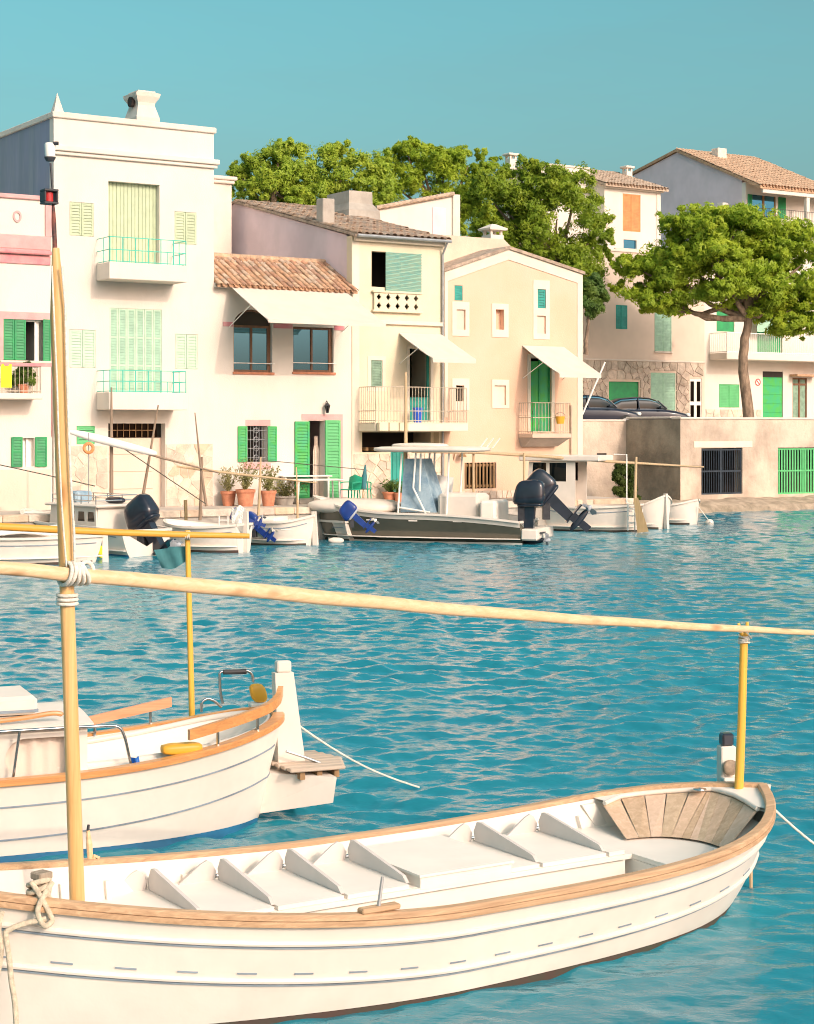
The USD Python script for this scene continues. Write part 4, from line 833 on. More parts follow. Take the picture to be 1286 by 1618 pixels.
MB().box(FH, hu[0], hu[1], .04, .08, hu[2], hu[3]).build('shutter', 'green_paint', H); MB().box(FH, hdo[0], hdo[1], .1, .14, hdo[2], hdo[3]).build('door', 'green_paint', H)
um = (hb_[0] + hb_[1]) / 2; m = MB()
for a, b in ((hb_[0], hb_[0] + .07), (um - .06, um + .06), (hb_[1] - .07, hb_[1])): m.bev(FH, a, b, .03, .1, hb_[2], hb_[3], .006)
for z in (hb_[2] + .2, hb_[3] - .35, hb_[3] - .04): m.box(FH, hb_[0], hb_[1], .035, .095, z - .05, z + .05)
dd = m.build('door', 'brown_frame', H); MB().box(FH, hb_[0], hb_[1], .07, .075, hb_[2], hb_[3]).build('pane', 'faded_green', dd)
MB().bev(FH, FH.uz(1247, 590)[0], FH.uz(1284, 590)[0], -.6, -.001, hb_[3] + .05, hb_[3] + .17, .02).build('door_canopy', 'tile_0', H)
stone_cladding(FH, (.1, hd[0] - .1, 3.0, FH.uz(1150, 646)[1] - .02), 26, H, ['stone_0', 'stone_2', 'stone_3'], 0.0, .04, 31)
awning(FH, 1182, 1237, 499, 1196, 507, H, mat='mint_paint', valance=.55)
us, zs_ = FH.uz(1197, 604); an = np.linspace(0, 2 * pi, 25)[:-1]
sg = MB().prism(FH, [(us + .19 * math.cos(a), zs_ + .19 * math.sin(a)) for a in an], -.02, -.001).build('no_parking_sign', 'white_metal', H)
MB().prism(FH, Polygon([(us + .19 * math.cos(a), zs_ + .19 * math.sin(a)) for a in an], [[(us + .135 * math.cos(a), zs_ + .135 * math.sin(a)) for a in an]]), -.026, -.0205).build('red_ring', 'red_paint', sg)
c45 = math.cos(pi / 4); MB().prism(FH, [(us - .12 * c45 - .02, zs_ + .12 * c45 - .02), (us + .12 * c45 - .02, zs_ - .12 * c45 - .02), (us + .12 * c45 + .02, zs_ - .12 * c45 + .02), (us - .12 * c45 + .02, zs_ + .12 * c45 + .02)], -.027, -.0206).build('red_bar', 'red_paint', sg)

# ---------------------------------------------------------------- I, J: hillside houses
YI = 94.0
FI = Frame(((955 - CX) / FOC * YI, YI), ROW)
I_ = thing('orange_shutter_house', 'white hillside house with closed orange shutter and tiled roof', 'house', FI.w(0, 0, 6))
uI = FI.uz(1044, 340)[0]; zeI = FI.uz(956, 289)[1] - .1; osh = FI.rect(984, 307, 1012, 366); lw = FI.rect(985, 379, 1006, 396)
facade(FI, [(0, 5), (uI, 5), (uI, zeI), (0, zeI)], [rp(osh), rp(lw)], 'white_plaster', I_)
sI = Frame(FI.w(0, 0, 0)[:2], ROW + pi / 2); zrI = zeI + 1.35; rI = 4.2
MB().prism(sI, [(.3, 5), (2 * rI, 5), (2 * rI, zeI), (rI, zrI), (.3, zeI + .1)], -.3, 0).build('side_wall', 'white_plaster', I_); MB().prism(Frame(FI.w(uI - .3, 0, 0)[:2], ROW + pi / 2), [(.3, 5), (2 * rI, 5), (2 * rI, zeI), (rI, zrI), (.3, zeI + .1)], -.3, 0).build('side_wall', 'white_plaster', I_)
wall_box(FI, .3, uI - .3, 2 * rI - .3, 2 * rI, 5, zeI, 'white_plaster', I_)
zofI = lambda u, d: zeI + .12 + 1.35 * (1 - abs(np.asarray(d) - rI) / rI)
m = MB(); P = np.array([[FI.w(u, d, float(zofI(u, d))) for d in (-.35, rI, 2 * rI + .3)] for u in (-.2, uI + .25)]); m.grid(P, flip=True); m.grid(P - [0, 0, .12]); m.grid(np.stack([P[:, 0] - [0, 0, .12], P[:, 0]])); m.grid(np.stack([P[0], P[0] - [0, 0, .12]])); m.build('roof', 'tile_4', I_)
roof_tiles(FI, (-.2, uI + .25, -.36, rI), zofI, 9, 20, I_, ['tile_4'], stuff=True)
shutter(FI, osh, 'orange_shutter', I_, 2, .04, rails=(.5,)); MB().box(FI, lw[0], lw[1], .1, .12, lw[2], lw[3]).build('pane', 'pane', I_)
MB().bev(FI, -.02, uI + .1, -.18, -.001, zeI - .16, zeI, .03).bev(FI, uI - .3, uI - .05, -.05, -.001, 7, zeI - .2, .02).build('cornice', 'white_plaster', I_)
MB().bev(FI, -.6, uI + 1, -1.6, -1.45, 9, FI.uz(985, 392, -1.6)[1], .03).build('terrace_parapet', 'peach_plaster', I_)
# side extension with its own chimney, left of it
e0 = FI.uz(850, 280, 1.2)[0]; zeE = FI.uz(880, 263, 1.2)[1]
wall_box(FI, e0, -.003, 1.2, 5, 5, zeE, 'white_plaster', I_); MB().bev(FI, e0 - .05, -.003, 1.15, 5.05, zeE, zeE + .12, .03).build('coping', 'trim_plaster', I_)
for px, w_, pt in ((807, .28, 243), (991, .25, 263)):
    u_ = FI.uz(px, 255, 3.2)[0]; zt_ = FI.uz(px, pt, 3.2)[1]
    c_ = sq_lathe(FI, u_, 3.2, [(w_ * .8, zt_ - 1.6), (w_ * .8, zt_ - .3)], I_, 'chimney', 'white_plaster')
    mm = MB()
    for a in (-1, 1):
        for b in (-1, 1): mm.box(FI, u_ + a * w_ * .6 - .05, u_ + a * w_ * .6 + .05, 3.2 + b * w_ * .6 - .05, 3.2 + b * w_ * .6 + .05, zt_ - .3, zt_ - .12)
    mm.build('chimney_post', 'white_plaster', c_); MB().bev(FI, u_ - w_ - .06, u_ + w_ + .06, 3.2 - w_ - .06, 3.2 + w_ + .06, zt_ - .12, zt_, .03).build('chimney_cap', 'white_plaster', c_)

YJ = 100.0
FJ = Frame(((1178 - CX) / FOC * YJ, YJ), ROW)
J = thing('gabled_hill_house', 'large hillside house with grey shaded gable and tiled roof at right', 'house', FJ.w(0, 0, 7))
uJ = 6.2; zeJ = FJ.uz(1182, 288)[1]; sJ = 5.75; zrJ = EYE + (HZ - 241) / FOC * FJ.w(0, sJ, 0)[1]; sJ2 = 9.7; zlJ = EYE + (HZ - 277) / FOC * FJ.w(0, sJ2, 0)[1]
jw = FJ.rect(1188, 309, 1226, 352); jbz = FJ.uz(1230, 352)[1]
facade(FJ, [(0, 6), (uJ, 6), (uJ, zeJ), (0, zeJ)], [rp(jw)], 'white_plaster', J)
for u_ in (0, uJ - .3): MB().prism(Frame(FJ.w(u_, 0, 0)[:2], ROW + pi / 2), [(.3, 6), (sJ2, 6), (sJ2, zlJ), (sJ, zrJ), (.3, zeJ + .15)], -.3, 0).build('side_wall', 'shade_lilac_plaster', J)
wall_box(FJ, .3, uJ - .3, sJ2 - .3, sJ2, 6, zlJ, 'shade_lilac_plaster', J)
zofJ = lambda u, d: np.where(np.asarray(d) <= sJ, zeJ + .2 + (zrJ - zeJ) * np.asarray(d) / sJ, zrJ + .2 - (np.asarray(d) - sJ) * (zrJ - zlJ) / (sJ2 - sJ))
m = MB(); P = np.array([[FJ.w(u, d, float(zofJ(u, d))) for d in (-1.3, 0, sJ, sJ2 + .2)] for u in (-.12, uJ + .1)]); m.grid(P, flip=True); m.grid(P - [0, 0, .16]); m.grid(np.stack([P[0], P[0] - [0, 0, .16]])); m.grid(np.stack([P[1] - [0, 0, .16], P[1]])); m.grid(np.stack([P[:, 0] - [0, 0, .16], P[:, 0]])); m.build('roof', 'tile_0', J)
roof_tiles(FJ, (-.12, uJ + .1, -1.3, sJ), zofJ, 15, 26, J, ['tile_2'], stuff=True, seed=8)
ze0 = float(zofJ(0, -1.2)); MB().bev(FJ, .15, uJ + .05, -1.25, -1.1, ze0 - .42, ze0 - .17, .02).build('eave_beam', 'white_plaster', J)
MB().bev(FJ, 3.6, 3.85, -1.2, -.95, jbz, ze0 - .43, .02).build('porch_post', 'white_plaster', J); MB().bev(FJ, .1, uJ, -1.35, -.001, jbz - .25, jbz, .02).build('balcony_slab', 'white_plaster', J)
railing(FJ, .2, uJ - .1, -1.28, jbz, jbz + .55, 'dark_iron', J, step=.14); MB().bev(FJ, 5.0, 5.25, -1.3, -1.1, jbz, jbz + .75, .02).build('porch_post', 'white_plaster', J)
w_ = (jw[1] - jw[0]); shutter(FJ, (jw[0] - .35, jw[0] - .01, jw[2], jw[3]), 'green_paint', J, 1, -.01); shutter(FJ, (jw[1] + .15, jw[1] + .75, jw[2] - .3, jw[3]), 'green_paint', J, 1, -.01)
um = (jw[0] + jw[1]) / 2; m = MB()
for a, b in ((jw[0], jw[0] + .08), (um - .08, um + .08), (jw[1] - .08, jw[1])): m.box(FJ, a, b, .05, .1, jw[2], jw[3])
wf = m.build('window_frame', 'brown_slat', J); MB().box(FJ, jw[0], jw[1], .07, .075, jw[2], jw[3]).build('pane', 'pane', wf)
wall_box(FJ, .3, uJ - .3, 2, 2.1, 6, zeJ, 'dark_interior', J, 'room_wall')
uc_ = FJ.uz(1136, 240, 4.6)[0]; zt_ = FJ.uz(1136, 235, 4.6)[1]; MB().bev(FJ, uc_ - .35, uc_ + .35, 4.3, 4.9, zrJ - .6, zt_, .03).build('chimney', 'trim_plaster', J)
MB().bev(FJ, -.8, -.35, 1.0, 1.5, 8, zeJ - 1.1, .02).build('chimney', 'white_plaster', J)

# ---------------------------------------------------------------- pines and bushes
def leaf_cloud(centres, radii, per, size, r, flat=.8):
    """leaf-sized blades gathered in tufts through each clump's outer volume"""
    V = []
    for c, R in zip(centres, radii):
        R = np.broadcast_to(R, 3); nt = max(8, int(per * R[0] * R[1] ** .5 * 1.2))
        ns = max(4, int(3 + 4.2 * R[0])); sub = r.normal(size=(ns, 3)); sub[:, 2] += .25; sub /= np.linalg.norm(sub, axis=1, keepdims=True)
        d = sub[r.integers(ns, size=nt)] + r.normal(size=(nt, 3)) * .19; d /= np.linalg.norm(d, axis=1, keepdims=True); rad = r.uniform(.5, 1.0, nt) ** .5 * (1 + .15 * r.normal(size=nt))
        tc = c + d * rad[:, None] * R; tr = r.uniform(.16, .34, nt) * np.clip(R.mean(), .45, 1.4)
        nl = 40
        ld = r.normal(size=(nt, nl, 3)); ld[..., 2] += .25; ld /= np.linalg.norm(ld, axis=2, keepdims=True)
        p = tc[:, None] + ld * tr[:, None, None] * r.uniform(.45, 1, (nt, nl, 1)) * [1, 1, flat]
        nn = ld * .9 + d[:, None] * .5 + r.normal(size=(nt, nl, 3)) * .42; nn /= np.linalg.norm(nn, axis=2, keepdims=True)
        t = np.cross(nn, r.normal(size=(nt, nl, 3))); t /= np.linalg.norm(t, axis=2, keepdims=True); s_ = np.cross(nn, t)
        L = size * r.uniform(.6, 1.5, (nt, nl, 1)); W = L * .24
        V.append(np.stack([p - t * W - s_ * L * .4, p + t * W - s_ * L * .4, p + s_ * L * .9], 2).reshape(-1, 3))
    v = np.vstack(V); return v, np.arange(len(v)).reshape(-1, 3)
def tree(name, label, Y, clumps, trunk, leaf, seed, per=46, size=.13, group=None, limbs=True, tr=(.28, .10), depth=1.0):
    """clumps: (px, py, rx, ry) in the photograph at depth Y (+ offset); trunk: list of (px, py)"""
    r = np.random.default_rng(seed); k = Y / FOC; C, R = [], []
    for (px, py, rx, ry, *off) in clumps:
        o = off[0] if off else 0.0; C.append(at_y(px, py, Y + o)); R.append((rx * k, rx * k * depth, ry * k))
        c0, R0 = C[-1], np.array(R[-1])
        for _ in range(9):      # smaller clumps that break the outline
            a = r.normal(size=3); a /= np.linalg.norm(a); C.append(c0 + a * R0 * r.uniform(.8, 1.12)); R.append(tuple(R0 * r.uniform(.14, .38)))
    tp = [at_y(px, py, Y) for px, py in trunk]
    t = thing(name, label, 'tree', tp[0], group)
    m = MB(); m.add(*leaf_cloud(C, R, per, size, r)); tag(stage.GetPrimAtPath(m.build('crown', leaf, t)), kind='stuff')
    tt = np.linspace(0, 1, len(tp)); xs = np.linspace(0, 1, 14); P = np.stack([np.interp(xs, tt, [q[i] for q in tp]) for i in range(3)], 1); P = spl(tp, 16); P[1:-1] += r.normal(0, .012, (14, 3)); xs = np.linspace(0, 1, 16)
    m = MB(); m.tube(P, np.interp(xs, [0, 1], tr), 10); m.build('trunk', 'bark', t, smooth=60)
    if limbs:
        for i, (px, py, rx, ry, *off) in enumerate(clumps):
            q = at_y(px, py, Y + (off[0] if off else 0)); s0 = P[-1] if i % 2 else P[-3]; mid_ = (s0 + q) / 2 + [0, 0, -.25 * abs(q[0] - s0[0]) * .5]
            MB().tube([s0, (s0 + mid_) / 2 + r.normal(0, .05, 3), mid_, (mid_ + q) / 2 + r.normal(0, .05, 3), q], [tr[1], tr[1] * .8, tr[1] * .6, tr[1] * .45, tr[1] * .2], 7).build('limb', 'bark', t, smooth=60)
    return t
PG = None
tree('pine_tree', 'umbrella pine with bare leaning trunk on the terrace at right', 82.0,
     [(1015, 448, 40, 30), (1000, 420, 26, 16), (1050, 472, 44, 24), (1040, 488, 24, 10), (1075, 402, 62, 42, .5), (1120, 375, 56, 42), (1090, 350, 46, 24), (1165, 370, 60, 38, -.6), (1150, 345, 40, 18), (1215, 400, 56, 44, .6), (1170, 420, 62, 40), (1120, 440, 56, 34, -.8), (1250, 380, 42, 30), (1265, 420, 40, 44, -.5), (1225, 455, 54, 36), (1275, 490, 34, 38), (1190, 470, 54, 28), (1240, 505, 40, 24), (1060, 428, 44, 30), (1310, 440, 42, 50), (1130, 402, 46, 26, -1.2), (1150, 468, 40, 22, .5), (1215, 490, 36, 20)],
     [(1186, 690), (1181, 640), (1176, 600), (1174, 570), (1177, 535), (1182, 510), (1178, 470)], 'pine_leaf', 41, per=52, size=.15, tr=(.27, .17))
tree('pine_tree', 'dense dark rounded pine behind the orange gabled house', 84.0,
     [(880, 345, 78, 66), (930, 385, 42, 62, -.5), (845, 370, 66, 60), (800, 335, 58, 48), (900, 430, 56, 48, -.5), (850, 300, 52, 34), (910, 305, 40, 30), (790, 385, 40, 36), (840, 425, 52, 40), (770, 310, 42, 40), (820, 275, 34, 26), (935, 465, 22, 36)],
     [(885, 640), (882, 560), (880, 470), (878, 400)], 'dark_leaf', 42, per=44, tr=(.3, .14))
tree('pine_tree', 'tallest bright pine crown above the capped chimney of the orange house', 92.0,
     [(690, 285, 56, 44), (650, 265, 36, 40), (725, 300, 48, 44), (660, 245, 26, 22), (740, 262, 40, 26), (620, 290, 40, 44), (700, 330, 44, 36), (752, 340, 44, 44), (775, 280, 34, 30), (640, 235, 16, 14), (705, 248, 20, 12)],
     [(690, 560), (690, 460), (690, 330)], 'pine_leaf', 43, per=42, tr=(.26, .12))
tree('pine_tree', 'light green pine above the two grey chimneys of the yellow house', 88.0,
     [(540, 275, 46, 44), (575, 285, 36, 44), (510, 290, 40, 36), (530, 250, 30, 22), (560, 320, 44, 30), (595, 305, 26, 34), (500, 322, 34, 24)],
     [(545, 560), (545, 420), (543, 310)], 'pale_leaf', 44, per=42, tr=(.24, .12))
tree('pine_tree', 'leftmost pine crown beside the tall white house', 86.0,
     [(430, 275, 50, 44), (460, 265, 36, 38), (400, 290, 38, 34), (445, 240, 30, 20), (480, 295, 34, 34), (425, 312, 50, 24), (385, 300, 22, 24), (470, 320, 36, 20), (376, 272, 12, 10)],
     [(430, 560), (430, 420), (432, 300)], 'pale_leaf', 45, per=42, tr=(.24, .12))
tree('bush', 'bright green bush beside the right edge of orange house', 76.0, [(935, 462, 18, 20), (930, 485, 20, 18), (948, 470, 12, 16), (936, 444, 12, 10)], [(925, 560), (928, 520), (932, 480)], 'bush_leaf', 46, per=70, size=.13, tr=(.10, .05))
tree('shrub', 'dark wild shrub in the corner of the garage wall', 66.2, [(983, 768, 16, 16), (990, 752, 12, 16), (978, 750, 10, 14), (994, 778, 14, 12)], [(985, 800), (985, 785), (986, 765)], 'shrub_leaf', 47, per=60, size=.10, tr=(.04, .02), limbs=False, depth=.6)

# ---------------------------------------------------------------- two dark cars on the terrace
def car(label, x, y, ang, paint, L=4.1, W=1.72, Hh=1.45):
    F = Frame((x, y), ang); c = thing('parked_car', label, 'car', F.w(0, 0, 3.02), 'dark cars parked on the terrace'); b = 3.02
    xs = np.array([-.5, -.485, -.44, -.36, -.2, 0, .14, .2, .32, .42, .48, .5]) * L
    zt = np.array([.55, .78, .90, .95, .96, .96, .95, .93, .86, .76, .64, .5]); wd = np.array([.70, .80, .92, .98, 1, 1, 1, .99, .97, .92, .82, .70]) * W / 2
    an = np.linspace(0, 2 * pi, 29); P = []
    for X, Z, w in zip(xs, zt, wd):
        cz, hz2 = (Z + .22) / 2, (Z - .22) / 2; cs, sn = np.cos(an), np.sin(an)
        P.append(F.w(np.full(29, X), w * np.sign(cs) * np.abs(cs) ** .45, b + cz + hz2 * np.sign(sn) * np.abs(sn) ** .5))
    m = MB(); P = np.array(P); m.grid(P); m.add(P[0, :-1], [[0, k, k + 1] for k in range(1, 27)]); m.add(P[-1, :-1], [[0, k + 1, k] for k in range(1, 27)]); m.build('body', paint, c, smooth=50)
    gx_ = np.array([-.46, -.38, -.28, -.1, .04, .12, .22]) * L; gz = np.array([.92, 1.20, 1.38, 1.45, 1.42, 1.33, .93]); gw = np.array([.86, .80, .74, .72, .72, .74, .84]) * W / 2
    def shell(f0, f1, k0, k1, o=0.0):
        Q = []
        for X, Z, w in zip(gx_[k0:k1], gz[k0:k1], gw[k0:k1]):
            t = np.linspace(f0, f1, 15) * pi; Q.append(F.w(np.full(15, X), (w + o) * np.sign(np.cos(t)) * np.abs(np.cos(t)) ** .4, b + .90 + (Z + o - .90) * np.abs(np.sin(t)) ** .55))
        return np.array(Q)
    m = MB(); m.grid(shell(0, 1, 0, 7), flip=False); m.build('windows', 'dark_pane', c, smooth=50)
    m = MB(); m.grid(shell(.30, .70, 1, 6, .008)); m.build('roof', paint, c, smooth=50)
    m = MB()
    for X, Z, w in ((gx_[0], gz[0], 0), ): pass
    for sd in (-1, 1):
        for i0, i1 in ((5, 6), (0, 1)):
            p0 = F.w(gx_[i0], sd * gw[i0] * .98, b + (gz[i0] if i0 == 5 else .93) - .04); p1 = F.w(gx_[i1], sd * gw[i1] * .98, b + (.93 if i0 == 5 else gz[i1] - .05)); m.tube([p0, p1], .035, 6)
        m.tube([F.w(-.09 * L, sd * W * .43, b + .92), F.w(-.10 * L, sd * W * .355, b + 1.38)], .035, 6)
    m.build('pillar', paint, c)
    for sx in (-.31, .31):
        for sd in (-1, 1):
            M_ = np.stack([F.U, F.Z, F.D], 1) ; q = F.w(sx * L, sd * W * .44, b + .31)
            wh = MB().lathe(q, [(.19, -.1), (.30, -.1), (.31, -.06), (.31, .06), (.30, .1), (.19, .1)], 20, M_).build('tyre', 'tyre', c, smooth=40); MB().lathe(q, [(0, -.09), (.18, -.085), (.19, -.07), (.19, .07), (.18, .085), (0, .09)], 16, M_).build('rim', 'grey_metal', wh, smooth=40)
    for sd in (-1, 1):
        m = MB(); m.blob(F.w(.462 * L, sd * W * .33, b + .66), (.22, .40, .16), 2.5, np.stack([F.U, F.D, F.Z], 1), 8); m.build('headlight', 'white_metal', c, smooth=True)
        m = MB(); m.blob(F.w(.13 * L, sd * W * .54, b + .98), (.12, .2, .13), 2.5, np.stack([F.U, F.D, F.Z], 1), 8); m.build('mirror', paint, c, smooth=True)
    return c
q = at_y(1015, 680, 78.5); car('dark blue hatchback parked further back by the stone house', q[0], q[1], math.radians(10), 'car_paint', 4.1)
q = at_y(940, 680, 73.8); car('dark car half hidden behind the orange house corner', q[0] - .1, q[1], math.radians(8), 'car_paint_2', 3.9, Hh=1.4)

# ---------------------------------------------------------------- boats
class Hull:
    """x along the keel, d to port, t in [-1, 1]; plan, sheer and waterline fitted to the boat"""
    def __init__(s, F, L, B, zm, zl, zr, pl, el, pr, er, Bw, twl, twr, pa, pb, kd=.30, cap=0.0):
        s.__dict__.update(locals())
    def hb(s, t):
        a = np.clip(np.abs(t), 0, 1); return s.B / 2 * np.where(t < 0, np.clip(1 - a ** s.pl, 0, 1) ** s.el, np.clip(1 - a ** s.pr, 0, 1) ** s.er)
    def zg(s, t): a = np.abs(t); return s.zm + np.where(t < 0, s.zl * a ** s.pa, s.zr * a ** s.pb * (1 - s.cap * a ** 6))
    def zk(s, t):
        a = np.abs(t); tw = np.where(t < 0, s.twl, s.twr)
        return np.where(a <= tw, -s.kd * (1 - (a / tw) ** 8), s.zg(t) * np.clip((a - tw) / (1 - tw + 1e-6), 0, 1) ** .8)
    def yo(s, t, z, off=0.0):
        """outer half breadth at height z"""
        zg, zk, hb = s.zg(t), s.zk(t), s.hb(t); v = np.clip((zg - z) / np.maximum(zg - zk, 1e-6), 0, 1); a = np.abs(t); tw = np.where(t < 0, s.twl, s.twr)
        r = s.Bw / s.B * np.clip(1 - (np.minimum(a, .985 * tw) / tw) ** 1.8, .02, 1) ** .75 / np.maximum(np.clip(1 - a ** 2.4, .02, 1) ** .6, .05)
        v0 = np.clip(zg / np.maximum(zg + s.kd * (1 - (np.minimum(a, .985 * tw) / tw) ** 8), 1e-3), .05, .97)
        e = np.clip(np.log(np.clip(r, .05, .99)) / np.log(1 - v0), .07, .95)
        return np.maximum(hb * (1 - v) ** e - off, 0)
    def line(s, t, side, dz, off=0.0, absz=None):
        z = s.zg(t) + dz if absz is None else np.full_like(t, absz); return s.F.w(t * s.L / 2, side * (s.yo(t, z) + off), z)
    def skin(s, mb, n=60, m=22, off=0.0, zfloor=None, t0=-1.0, t1=1.0):
        t = t0 + (t1 - t0) * (1 - np.cos(np.linspace(0, pi, n))) / 2; v = np.linspace(0, 1, m) ** 1.15
        for side in (1, -1):
            zlow = s.zk(t) if zfloor is None else np.maximum(s.zk(t), zfloor); zt_ = s.zg(t) - (.01 if off else 0); Z = zt_[:, None] + (np.minimum(zlow, zt_) - zt_)[:, None] * v
            T = np.broadcast_to(t[:, None], Z.shape); Y = s.yo(T, Z, off); mb.grid(s.F.w(T * s.L / 2, side * Y, Z), flip=(side == 1) ^ bool(off))
        return mb
    def sweep(s, name, mat, parent, prof, dz=0.0, off=0.0, t0=-1.0, t1=1.0, n=80, sides=(1, -1), absz=None, smooth=30, label=None):
        m = MB(); t = t0 + (t1 - t0) * (1 - np.cos(np.linspace(0, pi, n))) / 2
        zl_ = s.zg(t) + dz if absz is None else np.full(n, absz); t = t[zl_ > s.zk(t) + .012]
        for side in sides:
            P = s.line(t, side, dz, off, absz); T = np.gradient(P, axis=0); T[:, 2] = 0; T /= np.linalg.norm(T, axis=1, keepdims=True) + 1e-9
            N = np.stack([T[:, 1], -T[:, 0], 0 * T[:, 0]], 1) * (1 if side == -1 else -1); G = rail_sweep(P, N, prof); m.grid(G, flip=side == 1)
        return m.build(name, mat, parent, smooth=smooth, label=label)
    def inner_poly(s, z, off, t0, t1, n=40):
        t = np.linspace(t0, t1, n); y = s.yo(t, np.full(n, z), off); x = t * s.L / 2
        return Polygon(np.vstack([np.stack([x, y], 1), np.stack([x, -y], 1)[::-1]])).buffer(0)
RECT = lambda a, b, c, d: [(a, c), (b, c), (b, d), (a, d)]

# --- the near boat
F0 = Frame((-0.108, 10.055), TH0)
h0 = Hull(F0, 5.807, 1.738, .495, .367, .271, 1.858, .832, 6.315, 1.179, 1.5, .92, .90, 1.669, 3.558, cap=.34)
N0 = thing('fishing_boat', 'white open wooden boat with mast and long spar, nearest of all', 'boat', F0.w(0, 0, 0))
hu = h0.skin(MB(), 110, 30).build('hull', 'boat_white', N0, smooth=60)
h0.skin(MB(), 90, 12, .05, .10, -.97, .965).build('inner_hull', 'deck_white', N0, smooth=60)
h0.sweep('gunwale', 'gunwale_wood', N0, [(-.048, -.012), (.018, -.012), (.018, .010), (.010, .018), (-.040, .018), (-.048, .010)], .0, 0, -.995, .998)
h0.sweep('rubbing_band', 'gunwale_wood', N0, [(0, -.045), (.014, -.045), (.018, -.03), (.018, -.016), (0, -.016)], 0, 0.002, -.995, .998)
for dz, nm in ((-.135, 'line'), (-.335, 'line')):
    h0.sweep('strake', 'boat_white', N0, [(-.01, -.016), (.012, -.012), (.017, 0), (.012, .012), (-.01, .016)], dz, 0, -.97, .93)
    h0.sweep('painted_line', 'boat_line', N0, [(-.006, -.006), (.004, -.006), (.004, .004), (-.006, .004)], dz - .021, .002, -.97, .93)
for k in range(17):      # drain slots above the lower strake
    t0_ = -.84 + k * .1; h0.sweep('slot', 'boat_line', hu, [(-.004, -.004), (.0035, -.004), (.0035, .004), (-.004, .004)], -.295, .001, t0_, t0_ + .034, 6, (-1,))
h0.sweep('waterline_paint', 'antifoul_dark', N0, [(-.004, -.10), (.004, -.10), (.004, .012), (-.004, .012)], 0, .001, -.86, .83, absz=.012)
for k in range(34): t0_ = -.93 + k * .055; q = h0.line(np.array([t0_]), -1, -.03, .019)[0]; MB().blob(q, (.010, .006, .010), 2, None, 5).build('bolt', 'rust_iron', N0)
MB().slab(F0, h0.inner_poly(.12, .045, -.95, .95), .10, .12).build('floor', 'deck_white', N0)
ZB = .42
tips = [F0.ud(px, py, ZB)[0] for px, py in ((300, 1440), (421, 1426), (536, 1411), (645, 1397), (871, 1371), (984, 1356))]
dn = -.06; xs0 = tips[0] - .50; xe0 = F0.ud(1016, 1352, ZB)[0]
bench = h0.inner_poly(ZB, .052, -.9, .9).intersection(sbox2(xs0, dn - .03, xe0, 2)); bench2 = bench.intersection(sbox2(-9, dn - .005, 9, 9))
MB().slab(F0, bench2.intersection(h0.inner_poly(.2, .052, -.9, .9)), .12, ZB - .021).slab(F0, bench2, ZB - .06, ZB - .02).build('bench', 'deck_white', N0)
MB().box(F0, xs0 + .02, xe0 - .01, dn - .028, dn - .004, ZB - .05, ZB - .022).build('bench_edge', 'deck_white', N0)
edges = [xs0] + tips; box_x0, box_x1 = F0.ud(694, 1387, .50)[0], F0.ud(840, 1364, .50)[0]
spans = list(zip(edges[:-1], edges[1:])) + [(tips[-1], xe0)]
for a, b in spans:
    if a > tips[3] - .01 and b < tips[4] + .01:
        for c, d in ((a, box_x0), (box_x1, b)):
            if d - c > .1: MB().slab(F0, bench.intersection(sbox2(c + .012, dn - .015, d - .012, .66)), ZB - .02, ZB + .004).build('hatch_lid', 'deck_white', N0)
        continue
    MB().slab(F0, bench.intersection(sbox2(a + .012, dn - .015, b - .012, .66)), ZB - .02, ZB + .004).build('hatch_lid', 'deck_white', N0)
bb = bench.intersection(sbox2(box_x0, dn - .03, box_x1, .66)); MB().slab(F0, bb, ZB - .03, ZB + .040).build('engine_box', 'deck_white', N0); MB().slab(F0, bb.buffer(.012, join_style=2), ZB + .041, ZB + .056).build('engine_box_lid', 'deck_white', N0)
for x in tips:
    z0 = ZB + .005 + (.052 if box_x0 < x < box_x1 else 0)
    y1 = .60
    prof = [(dn + .02, z0), (y1, z0), (y1 + .02, z0 + .06), (y1 - .015, z0 + .125), (y1 - .06, z0 + .128), (dn + .06, z0 + .035)]
    MB().prism(Frame(F0.w(x, 0, 0)[:2], TH0 + pi / 2), prof, -.011, .011).build('divider', 'shade_grey', N0)  # shade of the turned-away face is painted in as grey
    kz = z0 - .002; m = MB(); m.prism(F0, [(x - .255, kz), (x - .03, kz), (x - .018, kz + .05), (x - .045, kz + .10), (x - .075, kz + .118), (x - .115, kz + .10)], y1 + .02, y1 + .036); m.build('shadow_plate', 'shade_grey', N0)  # plate shaped and coloured as the cast shadow of the divider
    m = MB(); m.tube(F0.w([x - .012, x + .012], [y1 + .05] * 2, [z0 + .012] * 2), .012, 8); m.build('hinge', 'steel', N0)
tt_ = np.linspace(-.9, .8, 400); far_px = h0.line(tt_, 1, -.10, -.05); fx = CX + FOC * far_px[:, 0] / far_px[:, 1]
for px in (95, 168, 232, 290, 350, 408, 475, 535, 590, 640, 695, 755, 835, 912):
    t_ = tt_[np.argmin(np.abs(fx - px))]; x = t_ * h0.L / 2; zt_ = float(h0.zg(t_)) - .09; m = MB()
    y0, y1 = float(h0.yo(t_, zt_, .052)), float(h0.yo(t_, zt_ - .15, .052)); m.hexa(F0.w([x - .014, x + .014, x + .014, x - .014] * 2, [y1 - .03, y1 - .03, y1 + .02, y1 + .02, y0 - .03, y0 - .03, y0 + .02, y0 + .02], [zt_ - .15] * 4 + [zt_] * 4)); m.build('rib', 'deck_white', N0)
